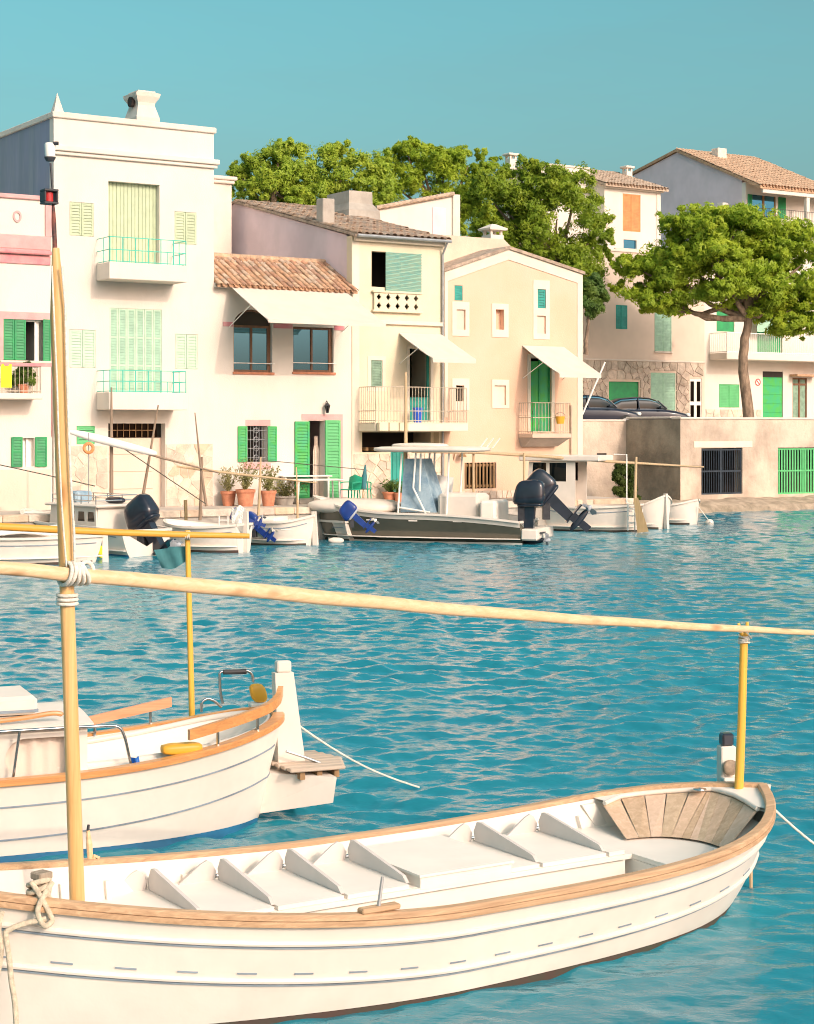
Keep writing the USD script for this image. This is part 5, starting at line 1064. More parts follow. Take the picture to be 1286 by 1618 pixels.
# planked stern seat back
tp = np.array([F0.ud(px, py, .60) for px, py in ((955, 1257), (1020, 1245), (1090, 1247), (1145, 1260), (1197, 1283))]); bt = np.array([F0.ud(px, py, .40) for px, py in ((987, 1326), (1040, 1322), (1085, 1325), (1118, 1331), (1150, 1342))])
s5 = np.linspace(0, 1, 5); s13 = np.linspace(0, 1, 12); topc = PchipInterpolator(s5, tp)(s13); botc = PchipInterpolator(s5, bt)(s13)
lim = lambda q, z: np.stack([q[:, 0], np.clip(q[:, 1], -h0.yo(q[:, 0] / h0.L * 2, np.full(len(q), z), .04), h0.yo(q[:, 0] / h0.L * 2, np.full(len(q), z), .04))], 1)
topc, botc = lim(topc, .56), lim(botc, .40)
zt0 = h0.zg(topc[:, 0] / h0.L * 2) - .02
for k in range(11):
    a, b = k + .03, k + .97; I = lambda c, f: c[k] + (c[k + 1] - c[k]) * f
    q = []
    for c, z in ((botc, np.full(12, .405)), (topc, zt0 - .015)):
        p0, p1 = I(c, .035), I(c, .965); n_ = np.array([p1[1] - p0[1], -(p1[0] - p0[0])]); n_ /= np.linalg.norm(n_) + 1e-9; n_ *= -np.sign(n_[0]) * .018
        zz_ = [z[k] + (z[k + 1] - z[k]) * .035, z[k] + (z[k + 1] - z[k]) * .965]
        q += [F0.w(p0[0] + n_[0], p0[1] + n_[1], zz_[0]), F0.w(p1[0] + n_[0], p1[1] + n_[1], zz_[1]), F0.w(*p1, zz_[1]), F0.w(*p0, zz_[0])]
    MB().hexa(np.array(q)).build('plank', f'plank_{k % 4}', N0)
m = MB(); P = np.array([[F0.w(c[k, 0] + .012, c[k, 1], z) for k in range(12)] for c, z in ((botc, .41), (topc, float(zt0.min()) - .02))]); m.grid(P); m.grid(P + F0.U * .01, flip=True); m.build('seat_back', 'deck_white', N0)
m = MB(); m.tube([F0.w(topc[k, 0], topc[k, 1], zt0[k] + .002) for k in range(12)], .016, 8); m.build('seat_back_rim', 'boat_white', N0, smooth=60)
tsd = np.linspace(topc[:, 0].min() / h0.L * 2, .985, 26); yy = h0.hb(tsd) - .04
dk = Polygon(np.vstack([np.stack([tsd * h0.L / 2, np.maximum(yy, .004)], 1), np.stack([tsd * h0.L / 2, -np.maximum(yy, .004)], 1)[::-1]])).buffer(0)
cut = Polygon(list(map(tuple, topc)) + [(topc[-1, 0], -3), (-5, -3), (-5, 3), (topc[0, 0], 3)]).buffer(0)
dk = dk.difference(cut); dk = max(getattr(dk, 'geoms', [dk]), key=lambda g: g.area)
vv, ff = trimesh.creation.triangulate_polygon(dk.segmentize(.06), engine='earcut'); vv = np.array(vv)
m = MB(); zz_ = h0.zg(vv[:, 0] / h0.L * 2) - .004; m.add(F0.w(vv[:, 0], vv[:, 1], zz_), ff); m.add(F0.w(vv[:, 0], vv[:, 1], zz_ - .02), np.asarray(ff)[:, ::-1]); m.build('stern_deck', 'deck_white', N0)
sole = h0.inner_poly(.39, .05, .30, .86).intersection(sbox2(xe0 - .12, -3, 9, 3)); sole = sole.difference(sbox2(xe0 - .2, -3, xe0 + .06, dn)); MB().slab(F0, sole, .36, .39).build('stern_sole', 'deck_white', N0)
MB().slab(F0, h0.inner_poly(.13, .05, .20, .86).intersection(sbox2(xe0 + .055, -3, xe0 + .075, 3)), .11, .358).build('bulkhead', 'deck_white', N0)
m = MB(); x0_ = topc[0, 0] - .10; tq_ = np.array([x0_, x0_ + .085]) / h0.L * 2; zb_ = h0.zg(tq_) - .03; y0_, y1_ = h0.yo(tq_, np.full(2, .40), .045), h0.yo(tq_, zb_, .045)
m.hexa(F0.w([x0_ + .06, x0_ + .145, x0_ + .145, x0_ + .06, x0_, x0_ + .085, x0_ + .085, x0_], [y0_[0] - .03, y0_[1] - .03, y0_[1] + .02, y0_[0] + .02, y1_[0] - .03, y1_[1] - .03, y1_[1] + .02, y1_[0] + .02], [.395] * 4 + [zb_[0], zb_[1], zb_[1], zb_[0]])); m.build('corner_board', 'boat_white', N0)
q = (h0.L / 2 * .885, .26); m = MB(); m.lathe(F0.w(q[0], q[1], float(h0.zg(q[0] / h0.L * 2)) - .002), [(.045, 0), (.042, .006), (.02, .007), (0, .004)], 16); m.build('deck_plate', 'steel', N0)
for sx in (-1, 1):   # stem posts
    t = np.linspace(.82, 1.0, 12) * sx; P = np.stack([t * h0.L / 2 + sx * .012, 0 * t, h0.zk(t)], 1); P = np.vstack([P, [P[-1, 0], 0, float(h0.zg(sx)) + .005]])
    m = MB(); m.tube(F0.w(P[:, 0], P[:, 1], P[:, 2]), .030, 8); m.build('stem', 'boat_white', N0, smooth=60)
m = MB(); m.tube(F0.w([h0.L / 2 * .86, h0.L / 2 * .90], [0, 0], [.0, .09]), .026, 8); m.build('keel_shoe', 'red_paint', N0)
# mast, its iron fitting and lamp
mx = -1.85; mb = F0.w(mx, 0, .12); mtop = F0.uz(88, 392, 0); pts = [mb]
m = MB(); P = []
for f in np.linspace(0, 1, 12): px = 127 + (90 - 127) * f; P.append((mb * (1 - f) + np.array(F0.w(mtop[0], 0, mtop[1])) * f))
P = np.array(P); rr_ = np.interp(np.linspace(0, 1, 12), [0, .45, .75, .93, 1], [.040, .037, .038, .040, .018]); m.tube(P, rr_, 18); mast = m.build('mast', 'mast_wood', N0, smooth=50)
tq = P[-1]; px_m = tq[1] / FOC
up = lambda px, py: np.array([(px - CX) * px_m, tq[1], EYE + (HZ - py) * px_m])
MB().tube([up(87, 395), up(85, 350), up(84, 322)], [.012, .012, .007], 8).build('mast_spike', 'rust_iron', mast)
m = MB(); c_ = up(79, 312)
M0 = Frame(c_[:2], TH0)
m.bev(M0, -.042, .034, -.035, .035, c_[2] - .036, c_[2] - .024, .003); m.bev(M0, -.042, .034, -.035, .035, c_[2] + .028, c_[2] + .040, .003); m.bev(M0, -.042, -.032, -.035, .035, c_[2] - .024, c_[2] + .028, .003); m.bev(M0, .024, .034, -.03, .03, c_[2] - .024, c_[2] + .028, .003); m.build('iron_bracket', 'dark_iron', mast)
m = MB(); m.lathe([c_[0] - .006, c_[1], c_[2]], [(.0, -.024), (.022, -.022), (.022, .026), (0, .028)], 14); m.build('red_lamp', 'red_paint', mast, smooth=40)
MB().tube([up(83, 300), up(80, 258)], .006, 6).build('lamp_rod', 'dark_iron', mast)
m = MB(); c2 = up(79, 238); m.lathe([c2[0], c2[1], c2[2] - .032], [(0, 0), (.024, .0), (.026, .01), (.028, .062), (.024, .07), (0, .072)], 16); m.build('mast_light', 'white_metal', mast, smooth=40)
m = MB(); m.lathe([c2[0], c2[1], c2[2] - .056], [(0, 0), (.02, .002), (.028, .016), (.03, .023), (0, .024)], 14); m.tube([c2 + [.018, -.01, .035], c2 + [.045, -.01, .035]], .010, 6); m.build('light_base', 'dark_iron', mast)
# crack in the old mast head, as a dark groove of its own
# the long spar
sp = [(-170, 880), (0, 897), (115, 908), (300, 924), (480, 941), (640, 956), (850, 974), (1000, 984), (1172, 994), (1300, 1000)]
SP_ = np.array([F0.w(F0.uz(px, py, -.075)[0], -.075, F0.uz(px, py, -.075)[1]) for px, py in sp]); sr = [.032, .034, .036, .040, .040, .036, .032, .027, .022, .017]
xs_ = np.linspace(0, 1, 40); tt = np.linspace(0, 1, len(sp)); m = MB(); SPI = np.stack([PchipInterpolator(tt, SP_[:, i])(xs_) for i in range(3)], 1)
for i in range(40): SPI[i, 2] += .0022 * math.sin(i * 1.3)
m.tube(SPI, PchipInterpolator(tt, sr)(xs_), 16); spar = m.build('spar', 'spar_wood', N0, smooth=60)
# lashing at the mast: turns of rope
lc = np.array(F0.w(F0.uz(116, 906, -.04)[0], -.04, F0.uz(116, 906, -.04)[1])); m = MB(); r_ = np.random.default_rng(5)
for k in range(5):
    an = np.linspace(0, 2 * pi, 22); o = (k - 2) * .022; tl_ = r_.uniform(-.5, .5); m.tube([lc + F0.U * (o + .05 * math.sin(a) * tl_) + F0.D * (.085 * math.cos(a)) + F0.Z * (.056 * math.sin(a)) for a in an], .0105, 7, cap=False)
for k in range(3):
    an = np.linspace(0, 2 * pi, 22); m.tube([mb + (P[-1] - mb) * (2.19 - .12 - .022 * k) / 3.86 + F0.U * (.048 * math.cos(a)) + F0.D * (.048 * math.sin(a)) for a in an], .0095, 7, cap=False)
an = np.linspace(0, 2 * pi, 22); m.tube([lc + F0.U * (.055 + .036 * math.cos(a)) - F0.D * .04 + F0.Z * (.012 + .048 * math.sin(a)) for a in an], .011, 7, cap=False)
m.build('lashing', 'rope_white', N0, smooth=60)
m = MB(); m.tube([F0.w(F0.uz(px, py, -.062)[0], -.062, F0.uz(px, py, -.062)[1]) for px, py in ((118, 897), (117, 840), (112, 760), (109, 690), (106, 600), (103, 480), (98, 420))], .0065, 6); m.tube([F0.w(F0.uz(px, py, -.055)[0], -.055, F0.uz(px, py, -.055)[1]) for px, py in ((105, 895), (101, 845), (97, 790), (93, 700), (90, 600), (84, 470), (82, 420))], .005, 6); m.build('halyard', 'rope_white', N0, smooth=60)
# stern post with its forked head
qb = F0.ud(1166, 1257, .61); pb = F0.w(qb[0], qb[1], .52); yt = pb[1]; ptop = at_y(1175.5, 1003, yt)
m = MB(); m.tube([pb, pb * .5 + ptop * .5 + [.004, 0, 0], ptop], [.031, .027, .026], 14); post = m.build('stern_post', 'ochre_post', N0, smooth=50)
m = MB(); m.tube([ptop - [.0, 0, .02], ptop + [-.022, .01, .03], ptop + [-.034, .015, .075]], [.018, .014, .009], 8); m.tube([ptop - [.0, 0, .02], ptop + [.02, -.01, .03], ptop + [.018, -.015, .085]], [.018, .016, .010], 8); m.build('fork', 'ochre_post', post, smooth=50)
m = MB()
for k in range(4): an = np.linspace(0, 2 * pi, 18); m.tube([ptop + np.array([.034 * math.cos(a), .034 * math.sin(a), -.005 - .016 * k + .008 * math.sin(a + k)]) for a in an], .006, 6, cap=False)
m.tube([ptop + [-.04, -.03, .02], ptop + [0, -.05, .03], ptop + [.045, -.02, -.02]], .006, 6); m.build('lashing', 'rope_white', N0, smooth=60)
# thole pin and pad on the near gunwale
q = F0.ud(585, 1437, .53); tq_ = q[0] / h0.L * 2; yq = -float(h0.hb(tq_)); zq_ = float(h0.zg(tq_)) + .022
pad = MB().bev(F0, q[0] - .11, q[0] + .12, yq - .01, yq + .055, zq_, zq_ + .028, .008).build('thole_pad', 'gunwale_wood', N0); MB().tube([F0.w(q[0] + .0, yq + .02, zq_ + .02), F0.w(q[0] + .03, yq + .03, zq_ + .17)], [.011, .008], 8).build('thole_pin', 'grey_metal', N0)
# bitt on the bow with mooring rope
bq = at_z(22, 1418, .66); bu, bd = F0.loc(bq)[:2]; bt_ = bu / h0.L * 2; bd = -float(h0.hb(bt_)) + .06; bz_ = float(h0.zg(bt_)); bitt = thing('mooring_bitt', 'weathered grey timber post at the bow tied with thick rope', 'post', F0.w(bu, bd, bz_))
m = MB(); m.tube([F0.w(bu - .01, bd, bz_ - .05), F0.w(bu + .012, bd, bz_ + .12)], [.034, .036], 8); m.bev(Frame(F0.w(bu + .014, bd, 0)[:2], TH0 + .3), -.04, .04, -.04, .04, bz_ + .10, bz_ + .135, .006); m.build('post', 'grey_wood', bitt)
rope = thing('mooring_rope', 'thick pale rope tied round bow post and hanging down the hull', 'rope', F0.w(bu, bd - .1, bz_))
m = MB()
for k in range(4): an = np.linspace(0, 2 * pi, 20); m.tube([F0.w(bu + .05 * math.cos(a), bd + .05 * math.sin(a), bz_ + .01 + .024 * k + .02 * math.sin(a * 1 + k)) for a in an], .013, 8, cap=False)
m.tube(spl([F0.w(bu - .05, bd - .03, bz_ + .10), F0.w(bu - .01, bd - .07, bz_ + .02), F0.w(bu + .03, bd - .10, bz_ - .08), F0.w(bu - .01, bd - .11, bz_ - .10), F0.w(bu - .04, bd - .09, bz_ - .03), F0.w(bu + .05, bd - .05, bz_ + .09)]), .0135, 8)
q0 = F0.w(bu - .0, bd - .10, bz_ - .07); dn_ = [q0] + [at_y(px, py, q0[1] - .04 - .002 * k) for k, (px, py) in enumerate(((9, 1475), (14, 1510), (18, 1550), (24, 1590), (26, 1640), (24, 1700)))]
m.tube(spl(dn_), .0135, 8); m.tube(spl([at_y(4, 1440, q0[1] - .02), at_y(-2, 1470, q0[1] - .05), at_y(2, 1500, q0[1] - .04), at_y(-8, 1560, q0[1] - .05)]), .0125, 8); m.build('rope', 'rope', rope, smooth=60)
# rudder head, stern mooring line, hanging cord
rq = F0.ud(1150, 1226, .62); ry = F0.w(rq[0], rq[1], 0)[1] + .05; RH = thing('rudder_head', 'small white rudder head with dark cap behind the stern post', 'rudder', at_y(1148, 1224, ry)); FRH = Frame(at_y(1148, 1200, ry)[:2], TH0 * .4); zr0, zr1, zr2 = at_y(1148, 1224, ry)[2], at_y(1148, 1178, ry)[2], at_y(1148, 1158, ry)[2]
MB().bev(FRH, -.055, .055, -.04, .05, zr0 - .25, zr1, .008).build('post', 'boat_white', RH); MB().bev(FRH, -.042, .042, -.035, .045, zr1 + .001, zr2, .012).build('cap', 'engine_black', RH)
m = MB(); m.blob(FRH.w(.0, -.065, zr0 + .06), (.11, .06, .11), 2.2, np.stack([FRH.U, FRH.D, FRH.Z], 1), 10); m.build('pulley', 'skin_wood', RH, smooth=True); MB().bev(FRH, -.06, .05, -.10, -.02, zr0 - .03, zr0 - .004, .006).build('cleat', 'boat_white', RH)
ml_ = thing('stern_line', 'pale mooring line running right from the near boat stern', 'rope', F0.w(h0.L / 2, 0, .7)); s0 = F0.w(h0.L / 2 * .985, -.02, .60); e0 = at_z(1420, 1392, .05)
MB().tube([s0 * (1 - f) + e0 * f - np.array([0, 0, .10 * math.sin(pi * f)]) for f in np.linspace(0, 1, 14)], .0085, 7).build('line', 'rope_white', ml_, smooth=60)
cd = thing('hanging_cord', 'short brown cord hanging from the near boat stern into water', 'rope', F0.w(h0.L / 2 * .97, 0, .3)); cy = F0.w(h0.L / 2 * .97, 0, 0)[1] + .15
MB().tube([at_y(1184, 1330, cy), at_y(1186, 1375, cy), at_y(1187, 1420, cy)], [.008, .014, .010], 6).build('cord', 'tan_pole', cd)
kn = thing('wooden_cleat', 'forked pale wooden cleat on far gunwale beside the mast', 'cleat', F0.w(mx + .2, .6, .6))
tk = [F0.ud(141, 1362, .62)[0]]; yk = float(h0.hb(tk[0] / h0.L * 2)); zk_ = float(h0.zg(tk[0] / h0.L * 2)); ky = F0.w(tk[0], yk, 0)[1]
m = MB(); m.tube([at_y(139, 1312, ky), at_y(141, 1335, ky), at_y(143, 1362, ky)], [.010, .018, .016], 8); m.tube([at_y(147, 1364, ky), at_y(150, 1352, ky), at_y(157, 1356, ky)], [.012, .012, .010], 7); m.build('prong', 'spar_wood', kn); MB().tube([at_y(138.5, 1316, ky), at_y(140, 1303, ky)], [.009, .008], 6).build('tip', 'dark_iron', kn)

# --- the second boat, with cabin and swim platform
F1 = Frame((-3.249, 12.851), TH1)
h1 = Hull(F1, 4.843, 1.539, .567, .25, .248, 3.0, .8, 3.4, .42, 1.46, .90, .93, 2.0, 2.592)
N1 = thing('cabin_boat', 'white double-ended boat with cabin, wooden rails and swim platform', 'boat', F1.w(0, 0, 0))
hu1 = h1.skin(MB(), 90, 26).build('hull', 'boat_white', N1, smooth=60); h1.skin(MB(), 80, 10, .05, .16, -.9, .93).build('inner_hull', 'deck_white', N1, smooth=60)
h1.sweep('gunwale', 'teak_rail', N1, [(-.08, -.02), (.022, -.02), (.022, .014), (.012, .024), (-.07, .024), (-.08, .014)], 0, 0, -.995, .995)
for dz in (-.17, -.40): h1.sweep('painted_line', 'boat_line', N1, [(-.006, -.006), (.006, -.006), (.006, .006), (-.006, .006)], dz, .0, -.97, .95)
h1.sweep('waterline_paint', 'antifoul_blue', N1, [(-.004, -.12), (.006, -.12), (.006, .035), (-.004, .035)], 0, .0, -.89, .92, absz=.02)
MB().slab(F1, h1.inner_poly(.2, .045, -.9, .93), .16, .18).build('floor', 'deck_white', N1)
# after deck ring round the cockpit and seat
tsd = np.linspace(.30, .975, 30); yy = h1.hb(tsd) - .05; dk = Polygon(np.vstack([np.stack([tsd * h1.L / 2, yy], 1), np.stack([tsd * h1.L / 2, -yy], 1)[::-1]])).buffer(0)
well = Polygon([(1.78 + .55 * math.cos(a) * (1.0 if math.cos(a) > 0 else 3.6), .50 * math.sin(a) * 1.0) for a in np.linspace(0, 2 * pi, 40)[:-1]])
dk = dk.difference(well); dk = max(getattr(dk, 'geoms', [dk]), key=lambda g: g.area)
vv, ff = trimesh.creation.triangulate_polygon(dk.segmentize(.08), engine='earcut'); vv = np.array(vv); zz_ = h1.zg(vv[:, 0] / h1.L * 2) - .01
m = MB(); m.add(F1.w(vv[:, 0], vv[:, 1], zz_), ff); m.add(F1.w(vv[:, 0], vv[:, 1], zz_ - .02), np.asarray(ff)[:, ::-1]); m.build('side_deck', 'deck_white', N1)
wl_ = np.array(well.exterior.coords); m = MB(); wl_ = wl_[np.argsort(-0 * wl_[:, 0], kind='stable')]; Pw = np.array([[F1.w(1.5 + (x - 1.5) * k_, y * k_, z if z < .5 else float(h1.zg(np.array(x / h1.L * 2))) - .005) for x, y in wl_] for z, k_ in ((.20, .55), (.42, .80), (.80, 1.0))]); m.grid(Pw); m.build('cockpit_side', 'deck_white', N1, smooth=60)
m = MB(); m.tube([F1.w(x, y, float(h1.zg(np.array(x / h1.L * 2))) + .005) for x, y in wl_], .022, 8); m.build('coaming', 'boat_white', N1, smooth=60)
MB().slab(F1, well.buffer(-.06).intersection(sbox2(1.35, -2, 2.12, 2)).intersection(h1.inner_poly(.40, .06, -.9, .93)), .40, .44).slab(F1, Polygon([(1.33, -.3), (1.36, -.3), (1.36, .3), (1.33, .3)]), .2, .44).build('stern_seat', 'deck_white', N1)
# cabin trunk: side facing us has a curtained window with rounded end
zc0, zc1 = .55, 1.02; dcab = -.52
cx1 = F1.uz(138, 1190, dcab)[0]; cabp = [(-2.1, zc0), (cx1, zc0), (cx1, F1.uz(138, 1152, dcab)[1]), (cx1 - .1, F1.uz(120, 1145, dcab)[1]), (-2.1, F1.uz(0, 1150, dcab)[1])]
wz0, wz1 = F1.uz(60, 1228, dcab)[1], F1.uz(60, 1166, dcab)[1]; wx0, wx1 = F1.uz(8, 1195, dcab)[0], F1.uz(106, 1195, dcab)[0]; wr = (wz1 - wz0) / 2
winp = Polygon([(wx0 + wr - wr * math.cos(a), (wz0 + wz1) / 2 + wr * math.sin(a)) for a in np.linspace(-pi / 2, pi / 2, 14)] + [(wx1, wz1), (wx1, wz0)])
MB().prism(F1, Polygon(cabp).difference(winp), dcab, dcab + .04).build('cabin_side', 'boat_white', N1); MB().prism(F1, cabp, -dcab - .04, -dcab).build('cabin_side', 'boat_white', N1)
zca = cabp[3][1]; zcb = cabp[4][1]
m = MB(); q = []
P = np.array([[F1.w(x, d, zb + .05 * math.cos(d / .55 * 1.4)) for d in np.linspace(-.55, .55, 11)] for x, zb in ((-2.12, zcb), (cx1 + .04, zca))]); m.grid(P); m.grid(P - [0, 0, .03], flip=True); m.grid(np.stack([P[:, 0] - [0, 0, .03], P[:, 0]], 1).transpose(1, 0, 2)); m.grid(np.stack([P[1] - [0, 0, .03], P[1]])); m.build('cabin_roof', 'boat_white', N1, smooth=40)
MB().box(F1, cx1 - .03, cx1, dcab + .042, -dcab - .042, .18, zca).build('cabin_bulkhead', 'boat_white', N1)
m = MB(); ncu = 60; xs_ = np.linspace(wx0, wx1, ncu); P = np.array([[F1.w(x, dcab + .075 + .014 * math.sin(x * 52) + .006 * math.sin(x * 23), z) for z in (wz0 - .02, wz1 + .02)] for x in xs_]); m.grid(P); m.grid(P + F1.D * .004, flip=True); m.build('window_curtain', 'awning_cloth', N1, smooth=60)
zu0, zu1 = F1.uz(30, 1122, -.3)[1], F1.uz(30, 1101, -.3)[1]; ux1 = F1.uz(60, 1108, -.3)[0]
MB().bev(F1, -2.1, ux1, -.30, .30, zu0 - .04, zu1, .03).build('upper_hatch', 'boat_white', N1); MB().box(F1, -2.1, ux1 + .003, -.304, .304, zu0 - .02, zu0 + .0).build('hatch_line', 'boat_line', N1)
m = MB(); m.hexa(F1.w([-2.1, F1.uz(105, 1130, -.45)[0], F1.uz(105, 1130, -.45)[0], -2.1, -2.1, ux1 + .02, ux1 + .02, -2.1], [-.47, -.47, .47, .47, -.32, -.32, .32, .32], [zca + .0] * 4 + [zu0 - .05] * 4)); m.build('coach_roof', 'boat_white', N1)
hr = [F1.w(F1.uz(px, py, -.49)[0], -.49, F1.uz(px, py, -.49)[1]) for px, py in ((-60, 1145), (0, 1139), (40, 1134), (82, 1127), (98, 1130))]; MB().tube(spl(hr), .018, 8).build('handrail', 'teak_rail', N1)
rr1 = [F1.uz(px, py, .66) for px, py in ((131, 1134), (270, 1107))]
m = MB(); (a, za_), (b, zb_) = rr1; m.hexa(F1.w([a, b, b, a] * 2, [.63, .63, .67, .67] * 2, [za_ - .07, zb_ - .045, zb_ - .045, za_ - .07, za_ + .0, zb_ + .03, zb_ + .03, za_ + .0])); m.build('side_rail', 'red_rail', N1)
for px in (238, 150): u_ = F1.uz(px, 1125, .65)[0]; MB().tube(F1.w([u_, u_], [.65, .65], [.55, za_ + (zb_ - za_) * (u_ - a) / (b - a) - .05]), .012, 6).build('rail_post', 'steel', N1)
# curved stern rail along the near quarter
st = []
for px, py, d in ((332, 1181, None), (370, 1170, None), (410, 1157, None), (432, 1146, None), (444, 1135, None)):
    u_, _ = F1.ud(px, py, .80); t_ = u_ / h1.L * 2; st.append(u_)
st = np.linspace(st[0], 2.40, 16); tq = st / h1.L * 2; yy = -np.maximum(h1.hb(tq) - .03, .0); zz_ = np.interp(st, [st[0], st[-1]], [.80, .95]) + .05 * (np.clip((st - 2.2) / .2, 0, 1) ** 2)
P = F1.w(st, yy, zz_); T = np.gradient(P, axis=0); T[:, 2] = 0; T /= np.linalg.norm(T, axis=1, keepdims=True); Nn = np.stack([T[:, 1], -T[:, 0], 0 * T[:, 0]], 1); m = MB(); m.grid(rail_sweep(P, Nn, RECT(-.02, .02, -.04, .035))); q = rail_sweep(P, Nn, RECT(-.02, .02, -.04, .035))[0][:4]; m.add(q, [[3, 2, 1, 0]]); m.build('stern_rail', 'teak_rail', N1, smooth=40)
for k in (4, 10): MB().tube([P[k] - [0, 0, .16], P[k] - [0, 0, .03]], .012, 6).build('rail_post', 'steel', N1)
# stainless grab rail round the cabin side
g = [F1.w(F1.uz(px, py, -.62)[0], -.62, F1.uz(px, py, -.62)[1]) for px, py in ((-80, 1160), (0, 1156), (120, 1149), (180, 1147), (190, 1151), (197, 1165), (204, 1195), (210, 1222))]
m = MB(); m.tube(spl(g, 50), .011, 8); m.tube([F1.w(F1.uz(px, py, -.62)[0], -.62, F1.uz(px, py, -.62)[1]) for px, py in ((31, 1156), (26, 1190), (19, 1240))], .010, 8); m.build('grab_rail', 'steel', N1, smooth=60)
# rudder post, swim platform with teak slats on a white float
rx = F1.ud(455, 1190, .42)[0]; RP = F1.uz(450, 1120, 0); ru0, ru1 = F1.uz(432, 1080, .0)[0], F1.uz(461, 1080, .0)[0]; rz1 = F1.uz(445, 1044, 0)[1]; rz0 = F1.uz(445, 1195, 0)[1]; rb0, rb1 = F1.uz(438, 1195, 0)[0], F1.uz(483, 1195, 0)[0]; rzs = F1.uz(445, 1062, 0)[1]
m = MB(); m.hexa(F1.w([rb0, rb1, rb1, rb0, ru0, ru1, ru1, ru0], [-.05, -.05, .05, .05, -.045, -.045, .045, .045], [rz0 - .2] * 4 + [rzs] * 4)); m.build('rudder_post', 'boat_white', N1); MB().bev(F1, ru0 + .02, ru1 - .015, -.04, .04, rzs + .002, rz1, .01).build('rudder_head', 'boat_white', N1)
fx0, fx1 = F1.uz(400, 1260, -.42)[0], F1.uz(532, 1250, -.42)[0]; fz0, fz1 = F1.uz(530, 1268, -.42)[1], F1.uz(530, 1228, -.42)[1]
m = MB(); m.hexa(F1.w([fx0 - .0, fx1 - .03, fx1 - .03, fx0 - .0, fx0 + .12, fx1, fx1, fx0 + .12], [-.02, -.42, .42, .02, -.10, -.42, .42, .10], [.03, fz0, fz0, .03, fz1 + .02, fz1, fz1, fz1 + .02])); m.build('platform_hull', 'boat_white', N1)
pz = F1.uz(530, 1200, -.1)[1]; px1_ = F1.uz(545, 1200, -.1)[0]; sl0 = F1.uz(440, 1215, -.2)[0]
for k in range(7): d0_ = -.36 + k * .105; MB().bev(F1, sl0 + .05 * abs(k - 3) * .3, px1_ - .03 * abs(k - 3), d0_, d0_ + .092, pz - .028, pz, .006).build('platform_slat', 'teak_deck', N1)
m = MB()
for x in (sl0 + .15, (sl0 + px1_) / 2, px1_ - .15): m.box(F1, x - .02, x + .02, -.33, .33, fz1 - .02, pz - .03)
m.build('platform_support', 'brown_slat', N1)
m = MB(); m.tube([F1.w(F1.uz(px, py, -.15)[0], -.15, F1.uz(px, py, -.15)[1]) for px, py in ((452, 1187), (480, 1196), (512, 1208), (522, 1222))], .011, 7); m.build('platform_rail', 'steel', N1)
# post and boom of the second boat
pq = F1.ud(303, 1150, .52); py1 = F1.w(pq[0], pq[1], 0)[1]; m = MB(); m.tube([at_y(304, 1165, py1), at_y(300, 1000, py1), at_y(296, 838, py1)], [.026, .024, .022], 12); m.build('post', 'ochre_post', N1, smooth=50)
bm_ = [(-90, 826), (0, 832), (110, 838), (200, 842), (298, 845), (394, 847)]; m = MB(); m.tube([at_y(px, py, py1 - .06 + (px - 298) * .0012) for px, py in bm_], [.032, .031, .030, .028, .026, .022], 12); m.build('boom', 'ochre_wood', N1, smooth=50)
m = MB()
for k in range(3): an = np.linspace(0, 2 * pi, 16); c_ = at_y(297, 846, py1 - .03); m.tube([c_ + np.array([(k - 1) * .014, .055 * math.cos(a), .032 * math.sin(a)]) for a in an], .005, 6, cap=False)
m.build('lashing', 'rope_white', N1, smooth=60)
fl = thing('pennant', 'grey teal cloth pennant hanging beside ochre boom post', 'flag', at_y(293, 862, py1)); P = np.array([[at_y(293 - 50 * i / 10 * (1 - .25 * j / 6), 863 + (6 if i > 5 else 2) * i / 10 + 32 * j / 6 * (1 - .55 * abs(i / 10 - .45)) + 6 * j / 6 * i / 10, py1 + .02 + .015 * math.sin(i * 1.1 + j * .4)) for j in range(7)] for i in range(11)]); m = MB(); m.grid(P); m.grid(P + [0, .003, 0], flip=True); m.build('cloth', 'teal_cloth', fl, smooth=60)
# loose gear on board
gz = F1.uz(285, 1210, -.55); cu_ = thing('cushion', 'yellow float cushion lying on the near side deck', 'cushion', F1.w(gz[0], -.55, gz[1])); m = MB(); m.blob(F1.w(gz[0], -.58, float(h1.zg(gz[0] / h1.L * 2)) + .05), (.30, .13, .075), 5, np.stack([F1.U, F1.D, F1.Z], 1), 10); m.build('pad', 'yellow_plastic', cu_, smooth=True)
ly, lz = F1.uz(408, 1095, .32); lf = thing('life_light', 'yellow rescue light standing on the stern rail', 'rescue light', F1.w(ly, .32, lz - .12)); m = MB(); m.blob(F1.w(ly, .32, lz), (.13, .08, .15), 3.2, np.stack([F1.U, F1.D, F1.Z * 1 - F1.U * .25], 1), 10); m.build('body', 'yellow_plastic', lf, smooth=True); MB().bev(F1, ly - .07, ly + .09, .27, .37, lz - .11, lz - .075, .008).build('base', 'white_metal', lf)
ldr = thing('boarding_ladder', 'steel boarding ladder hoops folded over the far quarter', 'ladder', F1.w(ly - .2, .5, .8)); m = MB()
for pts in (((352, 1112), (348, 1090), (347, 1065), (352, 1061), (390, 1060), (398, 1066), (400, 1078)), ((318, 1125), (319, 1110), (328, 1104), (336, 1106), (350, 1117))): m.tube(spl([F1.w(F1.uz(px, py, .5)[0], .5, F1.uz(px, py, .5)[1]) for px, py in pts], 40), .012, 8)
m.build('hoop', 'steel', ldr, smooth=60); m = MB(); m.tube([F1.w(F1.uz(px, py, .49)[0], .49, F1.uz(px, py, .49)[1]) for px, py in ((353, 1062), (389, 1061))], .020, 8); m.build('grip', 'black_rubber', ldr)
